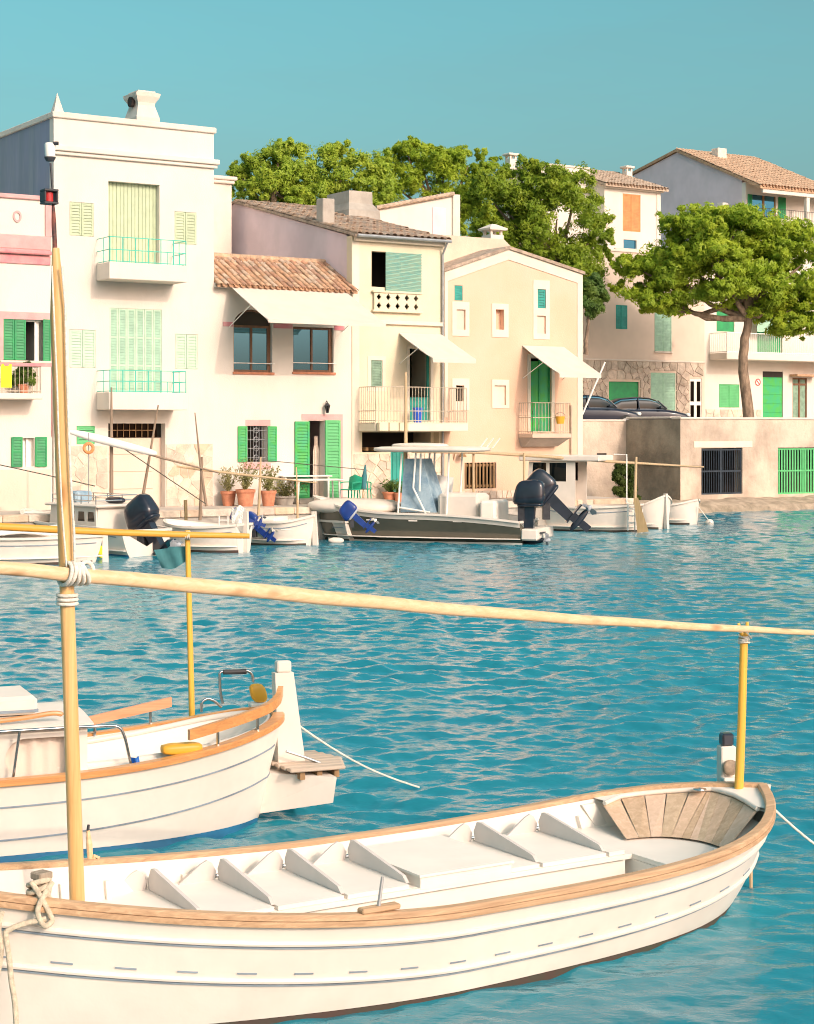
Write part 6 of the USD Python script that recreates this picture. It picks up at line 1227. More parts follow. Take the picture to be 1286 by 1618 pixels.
tw = thing('blue_cloth', 'blue cloth hung on grab rail of the second boat', 'cloth', F1.w(F1.uz(213, 1205, -.6)[0], -.6, .8)); P = np.array([[F1.w(F1.uz(206 + 14 * i / 6 + 4 * j / 5, 1200 + 22 * j / 5, -.6)[0], -.6 + .02 * math.sin(i * 1.4), F1.uz(206, 1198 + 24 * j / 5 - (2 if i in (0, 6) else 0), -.6)[1]) for j in range(6)] for i in range(7)]); m = MB(); m.grid(P); m.grid(P + F1.D * .01, flip=True); m.build('cloth', 'blue_plastic', tw, smooth=60)
nets = thing('fishing_floats', 'string of small tan floats lying in the second boat cockpit', 'floats', F1.w(.6, -.1, .4)); r_ = np.random.default_rng(6)
for k in range(9): c_ = F1.uz(148 + k * 6.5, 1219 - k * .8 + 3 * math.sin(k * 2), -.45); m = MB(); m.blob(F1.w(c_[0], -.45, c_[1]), (.06, .045, .045), 2.2, None, 7); m.build('float', 'spar_wood' if k % 2 else 'yellow_plastic', nets, smooth=True)
MB().tube([F1.w(F1.uz(px, py, -.44)[0], -.44, F1.uz(px, py, -.44)[1]) for px, py in ((150, 1212), (165, 1206), (185, 1208), (205, 1205))], .014, 6).build('cord', 'dark_rope', nets)
sl_ = thing('bow_line', 'white mooring line from the second boat slanting into the water', 'rope', F1.w(2.4, .1, .7)); a_ = at_y(466, 1142, F1.w(2.42, .05, 0)[1]); b_ = at_z(662, 1244, .0)
MB().tube([a_ * (1 - f) + b_ * f - np.array([0, 0, .06 * math.sin(pi * f)]) for f in np.linspace(0, 1, 12)], .008, 7).build('line', 'rope_white', sl_)

# --- boats moored along the quay
def moored(name, label, cat, stern, bow, B, zb, zm, zs, mat='boat_white', tr=.8, group=None, paint='antifoul_dark', line=True, post=None, deck=.6, gun='boat_white', dark_from=None):
    """stern, bow: points on the water; a hull with a broad (tr) or pointed stern, deck, thwarts and gunwale"""
    s, b = np.asarray(stern, float), np.asarray(bow, float); ang = math.atan2(b[1] - s[1], b[0] - s[0]); L = math.hypot(*(b - s)[:2]); F = Frame(((s + b) / 2)[:2], ang)
    t_ = thing(name, label, cat, F.w(0, 0, 0), group)
    n, mm = 46, 14; t = np.linspace(-1, 1, n); hb = B / 2 * np.where(t < 0, 1 - (1 - tr) * np.abs(t) ** 2.2, np.clip(1 - np.abs(t) ** 2.3, 0, 1) ** .75)
    zg = zm + np.where(t < 0, (zs - zm) * t ** 2, (zb - zm) * np.abs(t) ** 2.2); zk = np.where(t > .8, -.22 + (zg * .98 + .22) * (np.clip((t - .8) / .2, 0, 1)) ** 1.6, -.22); zk = np.where((t < -.85) & (tr < .3), -.22 + (zg * .98 + .22) * (np.clip((-t - .85) / .15, 0, 1)) ** 1.6, zk)
    v = np.linspace(0, 1, mm) ** 1.2
    def shell(off=0, zf=None):
        lo = zk if zf is None else np.maximum(zk, zf); Z = zg[:, None] + (np.minimum(lo, zg) - zg)[:, None] * v; vv_ = (zg[:, None] - Z) / np.maximum(zg - zk, 1e-3)[:, None]
        Y = np.maximum(hb[:, None] * np.clip(1 - vv_, 0, 1) ** .28 - off, 0); return Z, Y
    Z, Y = shell(); m = MB(); X = np.broadcast_to((t * L / 2)[:, None], Z.shape)
    m.grid(F.w(X, Y, Z), flip=True); m.grid(F.w(X, -Y, Z))
    if tr > .15: q = np.vstack([F.w(X[0], Y[0], Z[0]), F.w(X[0], -Y[0], Z[0])[::-1]]); m.add(np.vstack([q, q.mean(0)]), [[i + 1, i, len(q)] for i in range(len(q) - 1)])
    m.build('hull', mat, t_, smooth=50)
    Z, Y = shell(.04, .12); m = MB(); m.grid(F.w(X, Y, Z)); m.grid(F.w(X, -Y, Z), flip=True); m.build('inner_hull', 'deck_white', t_, smooth=50)
    m = MB()
    for sd in (-1, 1):
        P = F.w(t * L / 2, sd * (hb + .01), zg); T = np.gradient(P, axis=0); T[:, 2] = 0; T /= np.linalg.norm(T, axis=1, keepdims=True); N = np.stack([T[:, 1], -T[:, 0], 0 * T[:, 0]], 1); m.grid(rail_sweep(P, N * -sd, RECT(-.035, .035, -.03, .025)))
    if tr > .15: m.box(F, -L / 2 - .02, -L / 2 + .05, -hb[0], hb[0], zg[0] - .03, zg[0] + .024)
    m.build('gunwale', gun, t_, smooth=30)
    pf = Polygon(np.vstack([np.stack([t * L / 2, np.maximum(hb - .05, .001)], 1), np.stack([t * L / 2, -np.maximum(hb - .05, .001)], 1)[::-1]])).buffer(0)
    MB().slab(F, pf.intersection(sbox2(-L, -B, L * .5 * .86, B)).buffer(-.02), .14, .16).build('floor', 'deck_white', t_)
    for fx in (-.45, -.05, .35): MB().slab(F, pf.intersection(sbox2(fx * L / 2 - .12, -B, fx * L / 2 + .12, B)), zm - .20, zm - .165).build('thwart', 'deck_white', t_)
    if deck < 1: MB().slab(F, pf.intersection(sbox2(deck * L / 2, -B, L, B)), zm - .04, zm - .012).build('foredeck', 'deck_white', t_)
    if line:
        m = MB()
        for sd in (-1, 1):
            z_ = zg - .16; P = F.w(t * L / 2, sd * (hb * np.clip(1 - .16 / np.maximum(zg - zk, .2), 0, 1) ** .28 + .004), z_); T = np.gradient(P, axis=0); T[:, 2] = 0; T /= np.linalg.norm(T, axis=1, keepdims=True) + 1e-9; N = np.stack([T[:, 1], -T[:, 0], 0 * T[:, 0]], 1); m.grid(rail_sweep(P[2:-3], (N * -sd)[2:-3], RECT(-.004, .006, -.012, .012)))
        m.build('painted_line', 'boat_line', t_)
    m = MB()
    for sd in (-1, 1):
        k = (zk < -.1); z_ = np.full(n, .03); vv_ = np.clip((zg - z_) / np.maximum(zg - zk, .1), 0, .999); P = F.w(t * L / 2, sd * (hb * (1 - vv_) ** .28 + .004), z_)[k]; T = np.gradient(P, axis=0); T[:, 2] = 0; T /= np.linalg.norm(T, axis=1, keepdims=True) + 1e-9; N = np.stack([T[:, 1], -T[:, 0], 0 * T[:, 0]], 1); m.grid(rail_sweep(P, N * -sd, RECT(-.006, .006, -.14, .03)))
    m.build('waterline_paint', paint, t_)
    if post:
        x = L / 2 * .985 if post[0] > 0 else -L / 2; m = MB(); z1 = (zb if post[0] > 0 else zs) + post[1]
        m.hexa(F.w([x - .02, x + .09 + post[2], x + .09 + post[2], x - .02, x - .06, x + .05, x + .05, x - .06], [-.05, -.05, .05, .05, -.045, -.045, .045, .045], [-.05] * 4 + [z1] * 4) if post[0] > 0 else F.w([x - .09 - post[2], x + .02, x + .02, x - .09 - post[2], x - .10, x + .02, x + .02, x - .10], [-.05, -.05, .05, .05, -.045, -.045, .045, .045], [-.05] * 4 + [z1] * 4)); m.build('stem_post' if post[0] > 0 else 'rudder', 'boat_white', t_)
    return t_, F, L, zg, hb
def outboard(label, pos, head, tilt, sc, mat, prop='engine_grey', group='outboard motors'):
    """pos: transom top; head: direction the boat's bow points; tilt: radians the leg swings up aft"""
    R = np.stack([[math.cos(head), math.sin(head), 0], [-math.sin(head), math.cos(head), 0], [0, 0, 1]], 1) @ rotm([0, 1, 0], tilt)
    t_ = thing('outboard_motor', label, 'outboard motor', pos, group); o = np.asarray(pos, float); T = lambda p: o + (np.asarray(p, float) * sc) @ R.T
    m = MB(); m.blob(T((-.20, 0, .36)), np.array((.66, .40, .54)) * sc, 4.2, R, 16, fn=lambda v: v * np.stack([1 - .25 * np.clip(v[:, 2] / (.26 * sc), -1, 1) * (v[:, 0] > 0), 1 - .15 * np.clip(v[:, 2] / (.26 * sc), -1, 1), np.ones(len(v))], 1)); m.build('cowling', mat, t_, smooth=True)
    m = MB(); m.blob(T((-.20, 0, .09)), np.array((.56, .36, .10)) * sc, 4, R, 8); m.build('lower_cowling', 'engine_grey' if mat == 'engine_blue' else 'engine_black', t_, smooth=True)
    bx = lambda x0, x1, y0, y1, z0, z1, k=1.0: np.array([T(p) for p in ((x0 * k, y0 * k, z0), (x1 * k, y0 * k, z0), (x1 * k, y1 * k, z0), (x0 * k, y1 * k, z0), (x0, y0, z1), (x1, y0, z1), (x1, y1, z1), (x0, y1, z1))])
    m = MB(); m.hexa(bx(-.30, -.06, -.10, .10, -.50, .06, .8)); m.build('leg', mat, t_)
    m = MB(); m.hexa(bx(-.48, -.02, -.13, .13, -.53, -.50)); m.build('cavitation_plate', mat, t_)
    m = MB(); m.blob(T((-.22, 0, -.68)), np.array((.56, .13, .14)) * sc, 2.2, R, 10); m.hexa(bx(-.27, -.12, -.03, .03, -.95, -.70)); m.hexa(bx(-.28, -.10, -.05, .05, -.70, -.52)); m.build('gearcase', mat, t_, smooth=30)
    m = MB(); m.blob(T((-.52, 0, -.68)), np.array((.16, .09, .09)) * sc, 2.2, R, 7)
    for k in range(3):
        a = k * 2 * pi / 3 + .3; e = np.array((0, math.cos(a), math.sin(a))); s_ = np.array((0, -math.sin(a), math.cos(a))); ps = [e * .03 - s_ * .03 + (-.49, 0, 0), e * .17 - s_ * .08 + (-.46, 0, 0), e * .20 + s_ * .02 + (-.53, 0, 0), e * .12 + s_ * .09 + (-.57, 0, 0), e * .03 + s_ * .03 + (-.55, 0, 0)]; ps = [T(p + np.array((0, 0, -.68))) for p in ps]
        m.add(ps, [[0, 1, 2], [0, 2, 3], [0, 3, 4], [0, 2, 1], [0, 3, 2], [0, 4, 3]])
    m.build('propeller', prop, t_)
    m = MB(); Rf = np.stack([[math.cos(head), math.sin(head), 0], [-math.sin(head), math.cos(head), 0], [0, 0, 1]], 1)
    P = [o + (np.array(p) * sc) @ Rf.T for p in ((-.08, -.11, -.26), (.06, -.11, -.26), (.06, .11, -.26), (-.08, .11, -.26), (-.08, -.12, .06), (.06, -.12, .06), (.06, .12, .06), (-.08, .12, .06))]; m.hexa(np.array(P)); m.build('bracket', 'dark_iron', t_)
    return t_
def pole(name, label, cat, pts, r, mat, parent=None, n=8, part='pole', group=None):
    P = [at_y(*p) for p in pts]; p_ = parent or thing(name, label, cat, P[-1], group); MB().tube(P, r, n).build(part, mat, p_, smooth=50); return p_
W = lambda px, py: at_z(px, py, 0.0)
grp = 'small boats moored along the quay'
# M1 left boat under a light cover
M1, FM1, L1, zg1, _ = moored('moored_boat', 'white boat with bluish hull moored at the left edge of the quay', 'boat', W(163, 888), W(-120, 893), 1.5, .8, .60, .62, tr=.25, group=grp, post=(-1, .08, .03), paint='antifoul_dark')
P = np.array([[FM1.w(x, d, .66 + .18 * math.cos(d / .7 * 1.45) + .03 * math.sin(x * 4 + d * 3)) for d in np.linspace(-.68, .68, 11)] for x in np.linspace(-L1 / 2 + 1.0, L1 / 2 - .5, 24)]); cv = thing('boat_cover', 'pale cloth cover draped over the leftmost quay boat', 'cover', FM1.w(0, 0, .7)); m = MB(); m.grid(P); m.grid(P - [0, 0, .015], flip=True); m.build('cloth', 'white_cloth', cv, smooth=60)
# M2 cabin boat
M2, FM2, L2, zg2, _ = moored('moored_cabin_boat', 'small white cabin boat with dark windows and blue bottom behind the mast', 'boat', W(232, 879), W(40, 862), 1.7, .95, .70, .62, tr=.85, group=grp, paint='antifoul_blue')
c0, c1 = FM2.uz(188, 815, .0)[0], FM2.uz(112, 815, .0)[0]; ct = FM2.uz(150, 799)[1]; cb = .5
u0_, u1_ = min(c0, c1), max(c0, c1); R_ = [(.0, cb), (u1_ - u0_, cb), (u1_ - u0_ - .1, ct), (.05, ct)]
wv0, wv1 = FM2.uz(150, 821)[1], FM2.uz(150, 806)[1]
def wins2(F_, sd):
    hs = [Polygon([(u0_ + a, wv0), (u0_ + b, wv0), (u0_ + b - .03, wv1), (u0_ + a + .03, wv1)]) for a, b in ((.10, .42), (.52, .84), (.94, 1.18))]
    P_ = Polygon([(u0_ + a, z) for a, z in R_])
    for h_ in hs: P_ = P_.difference(h_)
    MB().prism(FM2, P_, sd * .62 - .02, sd * .62 + .02).build('cabin_side', 'boat_white', M2)
    for h_ in hs: MB().prism(FM2, h_, sd * .62 - .004, sd * .62 + .004).build('cabin_window', 'dark_pane', M2)
wins2(FM2, 1); wins2(FM2, -1); MB().bev(FM2, u0_ - .12, u1_ + .1, -.72, .72, ct, ct + .07, .03).build('cabin_roof', 'boat_white', M2); MB().box(FM2, u0_ + .02, u0_ + .06, -.598, .598, cb, ct).build('cabin_bulkhead', 'boat_white', M2); MB().box(FM2, u1_ - .14, u1_ - .10, -.598, .598, cb, ct).build('cabin_bulkhead', 'boat_white', M2)
m = MB()
for z in (ct + .16, ct + .28): m.tube(FM2.w([u0_ + .1, u0_ + .1, u1_ - .1, u1_ - .1, u0_ + .1], [-.6, .6, .6, -.6, -.6], [z] * 5), .014, 6)
for x in np.linspace(u0_ + .1, u1_ - .1, 4):
    for d in (-.6, .6): m.tube(FM2.w([x, x], [d, d], [ct + .05, ct + .28]), .012, 5)
m.build('roof_rail', 'steel', M2)
tb = thing('inflatable_roll', 'dark blue roll lying on the cabin boat roof', 'roll', FM2.w(u0_ + .5, 0, ct + .1)); m = MB(); m.blob(FM2.w(u0_ + .45, -.2, ct + .15), (.75, .24, .17), 2.6, np.stack([FM2.U, FM2.D, FM2.Z], 1), 10); m.build('roll', 'car_paint', tb, smooth=True)
bk = thing('roof_basket', 'grey blue box on the front of the cabin boat roof', 'box', FM2.w(u1_ - .2, 0, ct)); MB().bev(FM2, u1_ - .55, u1_ - .1, -.3, .2, ct + .072, ct + .35, .05).build('box', 'blue_cloth', bk)
YM2 = FM2.w(u0_ + .6, 0, 0)[1]
lr = thing('life_ring', 'orange life ring on a thin pole above the cabin boat', 'life ring', at_y(140, 708, YM2)); an = np.linspace(0, 2 * pi, 20); c_ = at_y(140, 708, YM2); m = MB(); m.tube([c_ + [.11 * math.cos(a), 0, .11 * math.sin(a)] for a in an], .04, 8, cap=False); m.build('ring', 'orange_plastic', lr, smooth=True); pole('', '', '', [(140, 684, YM2 + .05), (140, 799, YM2 + .05)], .012, 'grey_metal', lr)
fd = thing('fender', 'small yellow fender hanging by the cabin boat stern', 'fender', W(159, 882)); m = MB(); m.blob(FM2.w(-L2 / 2 + 1.2, -.93, .22) if False else at_y(159, 872, 41.2), (.14, .14, .30), 2.2, None, 10); m.build('body', 'yellow_cloth', fd, smooth=True)
wr_ = FM2.w(-L2 / 2 + .0, 0, .62); hd2 = FM2.ang
outboard('large dark blue outboard on the cabin boat behind the ochre boom', at_y(226, 842, 42.6), math.radians(150), math.radians(38), 1.25, 'engine_black')
# furled sail on its boom, posts and stays
YS = 44.5
fs = thing('furled_sail_boom', 'white furled sail on a slanting boom before the tall white house', 'sail', at_y(180, 700, YS)); fp = [at_y(px, py, YS) for px, py in ((108, 682), (118, 684), (150, 692), (200, 705), (235, 714), (247, 717))]; MB().tube(spl(fp, 24), np.interp(np.linspace(0, 1, 24), np.linspace(0, 1, 6), [.03, .07, .11, .10, .085, .04]), 12).build('furled_sail', 'white_cloth', fs, smooth=60); MB().tube([at_y(102, 681, YS), at_y(176, 700, YS + .05), at_y(250, 722, YS), at_y(345, 747, YS + .6)], [.02, .035, .03, .018], 8).build('boom', 'thin_pole', fs, smooth=50)
pole('mooring_mast', 'tall thin dark mast rising before the garage of the white house', 'mast', [(176, 612, YS + .2), (176, 700, YS + .2), (176, 805, YS + .2)], [.022, .045, .055], 'thin_pole')
pole('leaning_mast', 'thin grey mast leaning right beside the white house garage', 'mast', [(250, 640, YS + .4), (223, 800, YS + .4)], [.02, .045], 'thin_pole')
pole('stay', 'dark rope stay slanting down from the furled sail boom', 'rope', [(178, 697, YS + .1), (325, 796, YS + .1)], .013, 'dark_rope')
pole('stay', 'long dark rope stay crossing in front of the pink-trimmed house', 'rope', [(-30, 728, 43), (80, 752, 43), (150, 768, 43.2)], .013, 'dark_rope')
# M3 boat with rudder at the post
M3, FM3, L3, zg3, _ = moored('moored_boat', 'white boat with dark waterline just behind the ochre post', 'boat', W(386, 872), W(262, 868), 1.5, .75, .62, .68, tr=.55, group=grp, post=(-1, .32, .02))
ld = thing('boarding_ladder', 'small white ladder on the stern of the boat by the ochre post', 'ladder', FM3.w(-L3 / 2 + .4, -.7, 0)); m = MB(); yl = W(352, 872)[1] - .02
for px in (346, 360): m.tube([at_y(px, 815, yl), at_y(px, 868, yl)], .016, 6)
for py in (822, 832, 842, 852, 862): m.tube([at_y(346, py, yl), at_y(360, py, yl)], .014, 6)
m.build('ladder', 'white_metal', ld)
bw = thing('cloth_bundle', 'white and blue cloth bundle at the stern beside the terracotta pots', 'bundle', at_y(378, 815, 45)); P = np.array([[at_y(366 + 22 * i / 8, 801 + 30 * j / 8 + 3 * math.sin(i), 44.9 + .08 * math.sin(i * 1.2 + j)) for j in range(9)] for i in range(9)]); m = MB(); m.grid(P); m.grid(P + [0, .02, 0], flip=True); m.build('cloth', 'white_cloth', bw, smooth=60)
outboard('blue outboard tilted up on the boat beside the white stem post', at_y(402, 838, 46.2), math.radians(160), math.radians(55), .68, 'engine_blue', 'white_metal')
outboard('small blue outboard under cover beside the cloth bundle', at_y(384, 826, 45.4), math.radians(190), math.radians(70), .6, 'engine_blue')
# M4 with tall white stem post, M5 with blue outboard
M4, FM4, L4, zg4, _ = moored('moored_boat', 'pale boat with tall white stem post and bluish shaded side', 'boat', W(408, 859), W(497, 861), 1.6, .78, .62, .60, tr=.8, group=grp, post=(1, .10, .02))
m = MB(); m.bev(FM4, -L4 / 2 + .1, -L4 / 2 + .7, -.5, .5, .45, .72, .05); m.build('stern_box', 'deck_white', M4)
M5, FM5, L5, zg5, _ = moored('moored_dinghy', 'grey dinghy with white transom and raised blue outboard', 'boat', W(573, 854), W(497, 847), 1.3, .62, .52, .52, tr=.9, group=grp)
outboard('bright blue outboard on the grey dinghy in front of dark hull', at_y(556, 822, 47.0), math.radians(180), math.radians(52), .72, 'engine_blue', 'white_metal')
sp_ = thing('dinghy_float', 'small white float beside the grey dinghy', 'float', W(530, 858)); m = MB(); m.blob(at_y(531, 854, 47.1), (.42, .2, .16), 2.4, None, 9); m.build('float', 'boat_white', sp_, smooth=True)
# M6 big motor boat
M6, FM6, L6, zg6, hb6 = moored('motor_boat', 'large motor boat with dark olive hull, white top and canopy', 'boat', W(836, 858), W(496, 851), 2.2, 1.18, .78, .60, mat='olive_hull', tr=.92, gun='boat_white', line=False, paint='white_metal', deck=.15)
t = np.linspace(-1, 1, 46); m = MB()
for sd in (-1, 1):       # white topsides band above the olive
    zt6 = zg6 + .0; P = np.array([FM6.w(t * L6 / 2, sd * (hb6 * np.clip(1 - (d_ / np.maximum(zg6 + .22, .3)), 0, 1) ** .28 + .006), zt6 - d_) for d_ in (0, .07, .15)]); m.grid(P, flip=sd > 0)
m.build('topside_band', 'boat_white', M6, smooth=50)
hq = lambda px, py, d=0: FM6.uz(px, py, d)
sx_ = lambda px: hq(px, 760)[0]
m = MB(); m.blob(FM6.w(sx_(560), 0, .92), (2.6, 1.5, .42), 3, np.stack([FM6.U, FM6.D, FM6.Z], 1), 12); m.build('fore_cabin', 'boat_white', M6, smooth=True)
u_a, u_b = sx_(690), sx_(640); ua_, ub_ = min(u_a, u_b), max(u_a, u_b); zt6 = hq(665, 712)[1]; zc6 = hq(665, 808)[1]
m = MB(); m.hexa(FM6.w([ua_ - .15, ub_ - .05, ub_ - .05, ua_ - .15, ua_ + .28, ub_ - .12, ub_ - .12, ua_ + .28], [-.55, -.55, .55, .55, -.42, -.42, .42, .42], [zc6] * 4 + [zt6 - .22] * 4)); m.build('console_cover', 'blue_cloth', M6)
rx0, rx1 = min(sx_(768), sx_(600)), max(sx_(768), sx_(600)); rz = zt6 + .04
m = MB(); m.blob(FM6.w((rx0 + rx1) / 2, 0, rz), (rx1 - rx0, 1.9, .16), 5, np.stack([FM6.U, FM6.D, FM6.Z], 1), 12); m.build('hard_top', 'boat_white', M6, smooth=True); m = MB(); m.blob(FM6.w((rx0 + rx1) / 2 + .35, 0, rz + .10), ((rx1 - rx0) * .5, 1.1, .14), 3, np.stack([FM6.U, FM6.D, FM6.Z], 1), 10); m.build('roof_pod', 'boat_white', M6, smooth=True)
for d in (-.62, .62):
    m = MB()
    for pa, pb in (((646, 716), (640, 812)), ((668, 716), (664, 770)), ((664, 770), (686, 815)), ((676, 716), (674, 775)), ((720, 716), (716, 812)), ((640, 800), (690, 808))): m.tube([FM6.w(hq(*pa)[0], d, hq(*pa)[1]), FM6.w(hq(*pb)[0], d, hq(*pb)[1])], .026, 7)
    m.build('top_frame', 'white_metal', M6)
m = MB()
for px in (752, 762, 772): u_ = sx_(px); m.tube(FM6.w([u_, u_ - .2], [-.4, -.4], [rz + .04, rz + .30]), .02, 6)
m.build('rod_holder', 'white_metal', M6)
P = np.array([[FM6.w(hq(672 + 34 * (i / 6) * (1 - .2 * j / 6) + 6 * j / 6 * (i > 3), 752 + 52 * j / 6 + 6 * math.sin(i * .9))[0], -.6 - .05 * math.sin(i * 1.3 + j), hq(672, 750 + 58 * j / 6 * (1 - .35 * abs(i - 2.5) / 3.5) + 5 * i / 6)[1]) for j in range(7)] for i in range(7)])
cs = thing('canvas_sheet', 'loose white canvas sheet hanging from the motor boat tower', 'canvas', FM6.w(hq(690, 780)[0], -.6, 1)); m = MB(); m.grid(P); m.grid(P + FM6.D * .012, flip=True); m.build('sheet', 'white_cloth', cs, smooth=60)
ub6, ua6 = sx_(700), sx_(765); m = MB(); a, b = min(ub6, ua6), max(ub6, ua6); m.bev(FM6, a, b, -.55, .55, .55, hq(730, 779)[1], .08); m.build('seat_box', 'boat_white', M6); m = MB(); m.bev(FM6, a - .5, a - .06, -.7, .7, .4, hq(780, 790)[1], .06); m.build('stern_bench', 'deck_white', M6)
FT = Frame(FM6.w(-L6 / 2 + .02, 0, 0)[:2], FM6.ang + pi / 2)
m = MB()
for d in (-.75, -.6): m.tube([FM6.w(-L6 / 2 + .55 + (d + .6) * 2, -1.07, .05), FM6.w(-L6 / 2 + .55 + (d + .6) * 2, -1.08, .62)], .016, 6)
for z in (.12, .25, .38, .51): m.tube([FM6.w(-L6 / 2 + .25, -1.07, z), FM6.w(-L6 / 2 + .55, -1.07, z)], .014, 6)
m.build('ladder', 'white_metal', M6)
MB().bev(FM6, -L6 / 2 - .45, -L6 / 2, -.9, .9, .12, .42, .04).build('engine_bracket', 'boat_white', M6)
outboard('upright black twin outboard on the motor boat stern', at_y(824, 805, 46.7), math.radians(165), math.radians(3), 1.22, 'engine_black')
outboard('tilted black twin outboard with its leg raised to the right', at_y(862, 800, 47.3), math.radians(180), math.radians(50), 1.35, 'engine_black')
pole('fishing_mast', 'tall tan pole standing beside the motor boat tower', 'mast', [(641, 588, 48.6), (641, 700, 48.6), (641, 812, 48.6)], [.035, .05, .055], 'tan_pole')
ls = pole('stowed_spar', 'long tan spar lying level behind the black outboards', 'spar', [(650, 714, 52.0), (760, 715, 52.2), (870, 722, 52.6), (960, 729, 53), (1075, 736, 53.3), (1112, 738, 53.5)], [.03, .045, .05, .045, .03, .02], 'tan_pole')
for px in (748, 828): pole('', '', '', [(px, 716, 52.3), (px, 800, 52.3)], .035, 'tan_pole', ls, part='support')
# M7 canopy boat, wooden rudder, ladder frame
M7, FM7, L7, zg7, _ = moored('canopy_boat', 'white boat with wheelhouse canopy behind the black outboards', 'boat', W(1012, 840), W(838, 836), 1.7, .95, .72, .80, tr=.35, group=grp)
u7 = lambda px, d=0: FM7.uz(px, 760, d)[0]; z7 = lambda py: FM7.uz(900, py)[1]
a, b = min(u7(958), u7(832)), max(u7(958), u7(832)); m = MB(); m.bev(FM7, a, b, -.75, .75, z7(728), z7(719), .03); m.build('canopy', 'boat_white', M7)
a, b = min(u7(918), u7(840)), max(u7(918), u7(840)); zw0, zw1 = z7(760), z7(731)
for d in (-.6, .57):
    P_ = Polygon([(a, .5), (b, .5), (b - .12, z7(729)), (a, z7(729))]).difference(Polygon([(a + .28, zw0), (a + .8, zw0), (a + .8, zw1), (a + .28, zw1)])).difference(Polygon([(a + .9, zw0), (b - .2, zw0), (b - .25, zw1), (a + .9, zw1)])); MB().prism(FM7, P_, d, d + .03).build('wheelhouse_side', 'boat_white', M7); MB().box(FM7, a + .28, a + .8, d + .012, d + .018, zw0, zw1).box(FM7, a + .9, b - .22, d + .012, d + .018, zw0, zw1).build('wheelhouse_window', 'dark_pane', M7)
pole('ladder_frame', 'white metal ladder frame on the canopy boat stern', 'ladder', [(992, 838, 52.0), (992, 795, 52.0)], .025, 'white_metal'); lfp = '/World/ladder_frame'
for pts in ([(1003, 838, 52.0), (1003, 795, 52.0)], [(992, 804, 52), (1003, 804, 52)], [(992, 815, 52), (1003, 815, 52)], [(992, 826, 52), (1003, 826, 52)], [(990, 795, 52.2), (990, 718, 52.2), (970, 718, 52.2)]): pole('', '', '', pts, .02, 'white_metal', lfp, part='rung')
ru = thing('wooden_rudder', 'olive brown wooden rudder blade between two white boats', 'rudder', at_y(1015, 840, 51.8)); m = MB(); m.hexa(np.array([at_y(1007, 842, 51.7), at_y(1025, 840, 51.7), at_y(1025, 840, 51.8), at_y(1007, 842, 51.8), at_y(1001, 788, 51.7), at_y(1008, 786, 51.7), at_y(1008, 786, 51.8), at_y(1001, 788, 51.8)])); m.build('blade', 'rudder_wood', ru)
pole('mooring_pole', 'short pale pole with white tip above the wooden rudder', 'pole', [(1005, 722, 52.3), (1004, 760, 52.3), (1003, 800, 52.3)], [.035, .045, .045], 'tan_pole')
M8, FM8, L8, zg8, _ = moored('moored_boat', 'white boat with high pointed stem right of the wooden rudder', 'boat', W(1002, 833), W(1052, 836), 1.3, 1.02, .70, .68, tr=.7, group=grp, post=(1, .06, .02), line=False)
M9, FM9, L9, zg9, _ = moored('moored_boat', 'small white boat farthest right below the dark garage gate', 'boat', W(1030, 826), W(1102, 829), 1.4, .80, .62, .60, tr=.7, group=grp, line=False)
pole('mooring_line', 'pale mooring line from the farthest right boat down to the water', 'rope', [(1103, 800, 56.3), (1120, 823, 56.3), (1128, 830, 56)], .012, 'rope_white')
by = thing('mooring_buoy', 'small pale buoy floating right of the last moored boat', 'buoy', W(1121, 829)); m = MB(); m.blob(W(1121, 829) + [0, 0, .06], (.26, .26, .24), 2, None, 9); m.build('buoy', 'boat_white', by, smooth=True)
# poles further along
pole('mooring_mast', 'thin bent mast before the right stone panel of the white house', 'mast', [(308, 652, 45), (316, 730, 45), (326, 800, 45)], [.014, .03, .04], 'thin_pole')
tp_ = pole('cross_spar', 'short post with a crossed thin spar beside the potted plants', 'mast', [(319, 722, 45.3), (318, 770, 45.3), (316, 822, 45.3)], [.03, .04, .045], 'thin_pole'); pole('', '', '', [(279, 737, 45.2), (318, 742, 45.25), (400, 752, 45.4), (500, 763, 45.6)], [.02, .035, .03, .015], 'tan_pole', tp_, part='spar')
pole('mooring_mast', 'pale straight mast standing before the barred window with green shutters', 'mast', [(412, 722, 46.2), (410, 780, 46.2), (407, 835, 46.2)], [.022, .035, .04], 'tan_pole')
pole('mooring_mast', 'reddish thin mast before the half open green door', 'mast', [(468, 738, 46.8), (470, 790, 46.8), (470, 830, 46.8)], [.018, .03, .035], 'tan_pole')
pole('stay', 'thin rope stay between the pale mast and the dark hull boat', 'rope', [(413, 727, 46.3), (575, 742, 48.3)], .010, 'dark_rope')
pole('leaning_pole', 'white pole leaning beside the orange house right corner', 'pole', [(956, 572, 59.5), (920, 655, 59.5)], .03, 'white_metal')
pole('short_post', 'short dark green post standing behind the white quay boat', 'post', [(293, 790, 45.6), (294, 822, 45.6)], .045, 'rudder_wood')
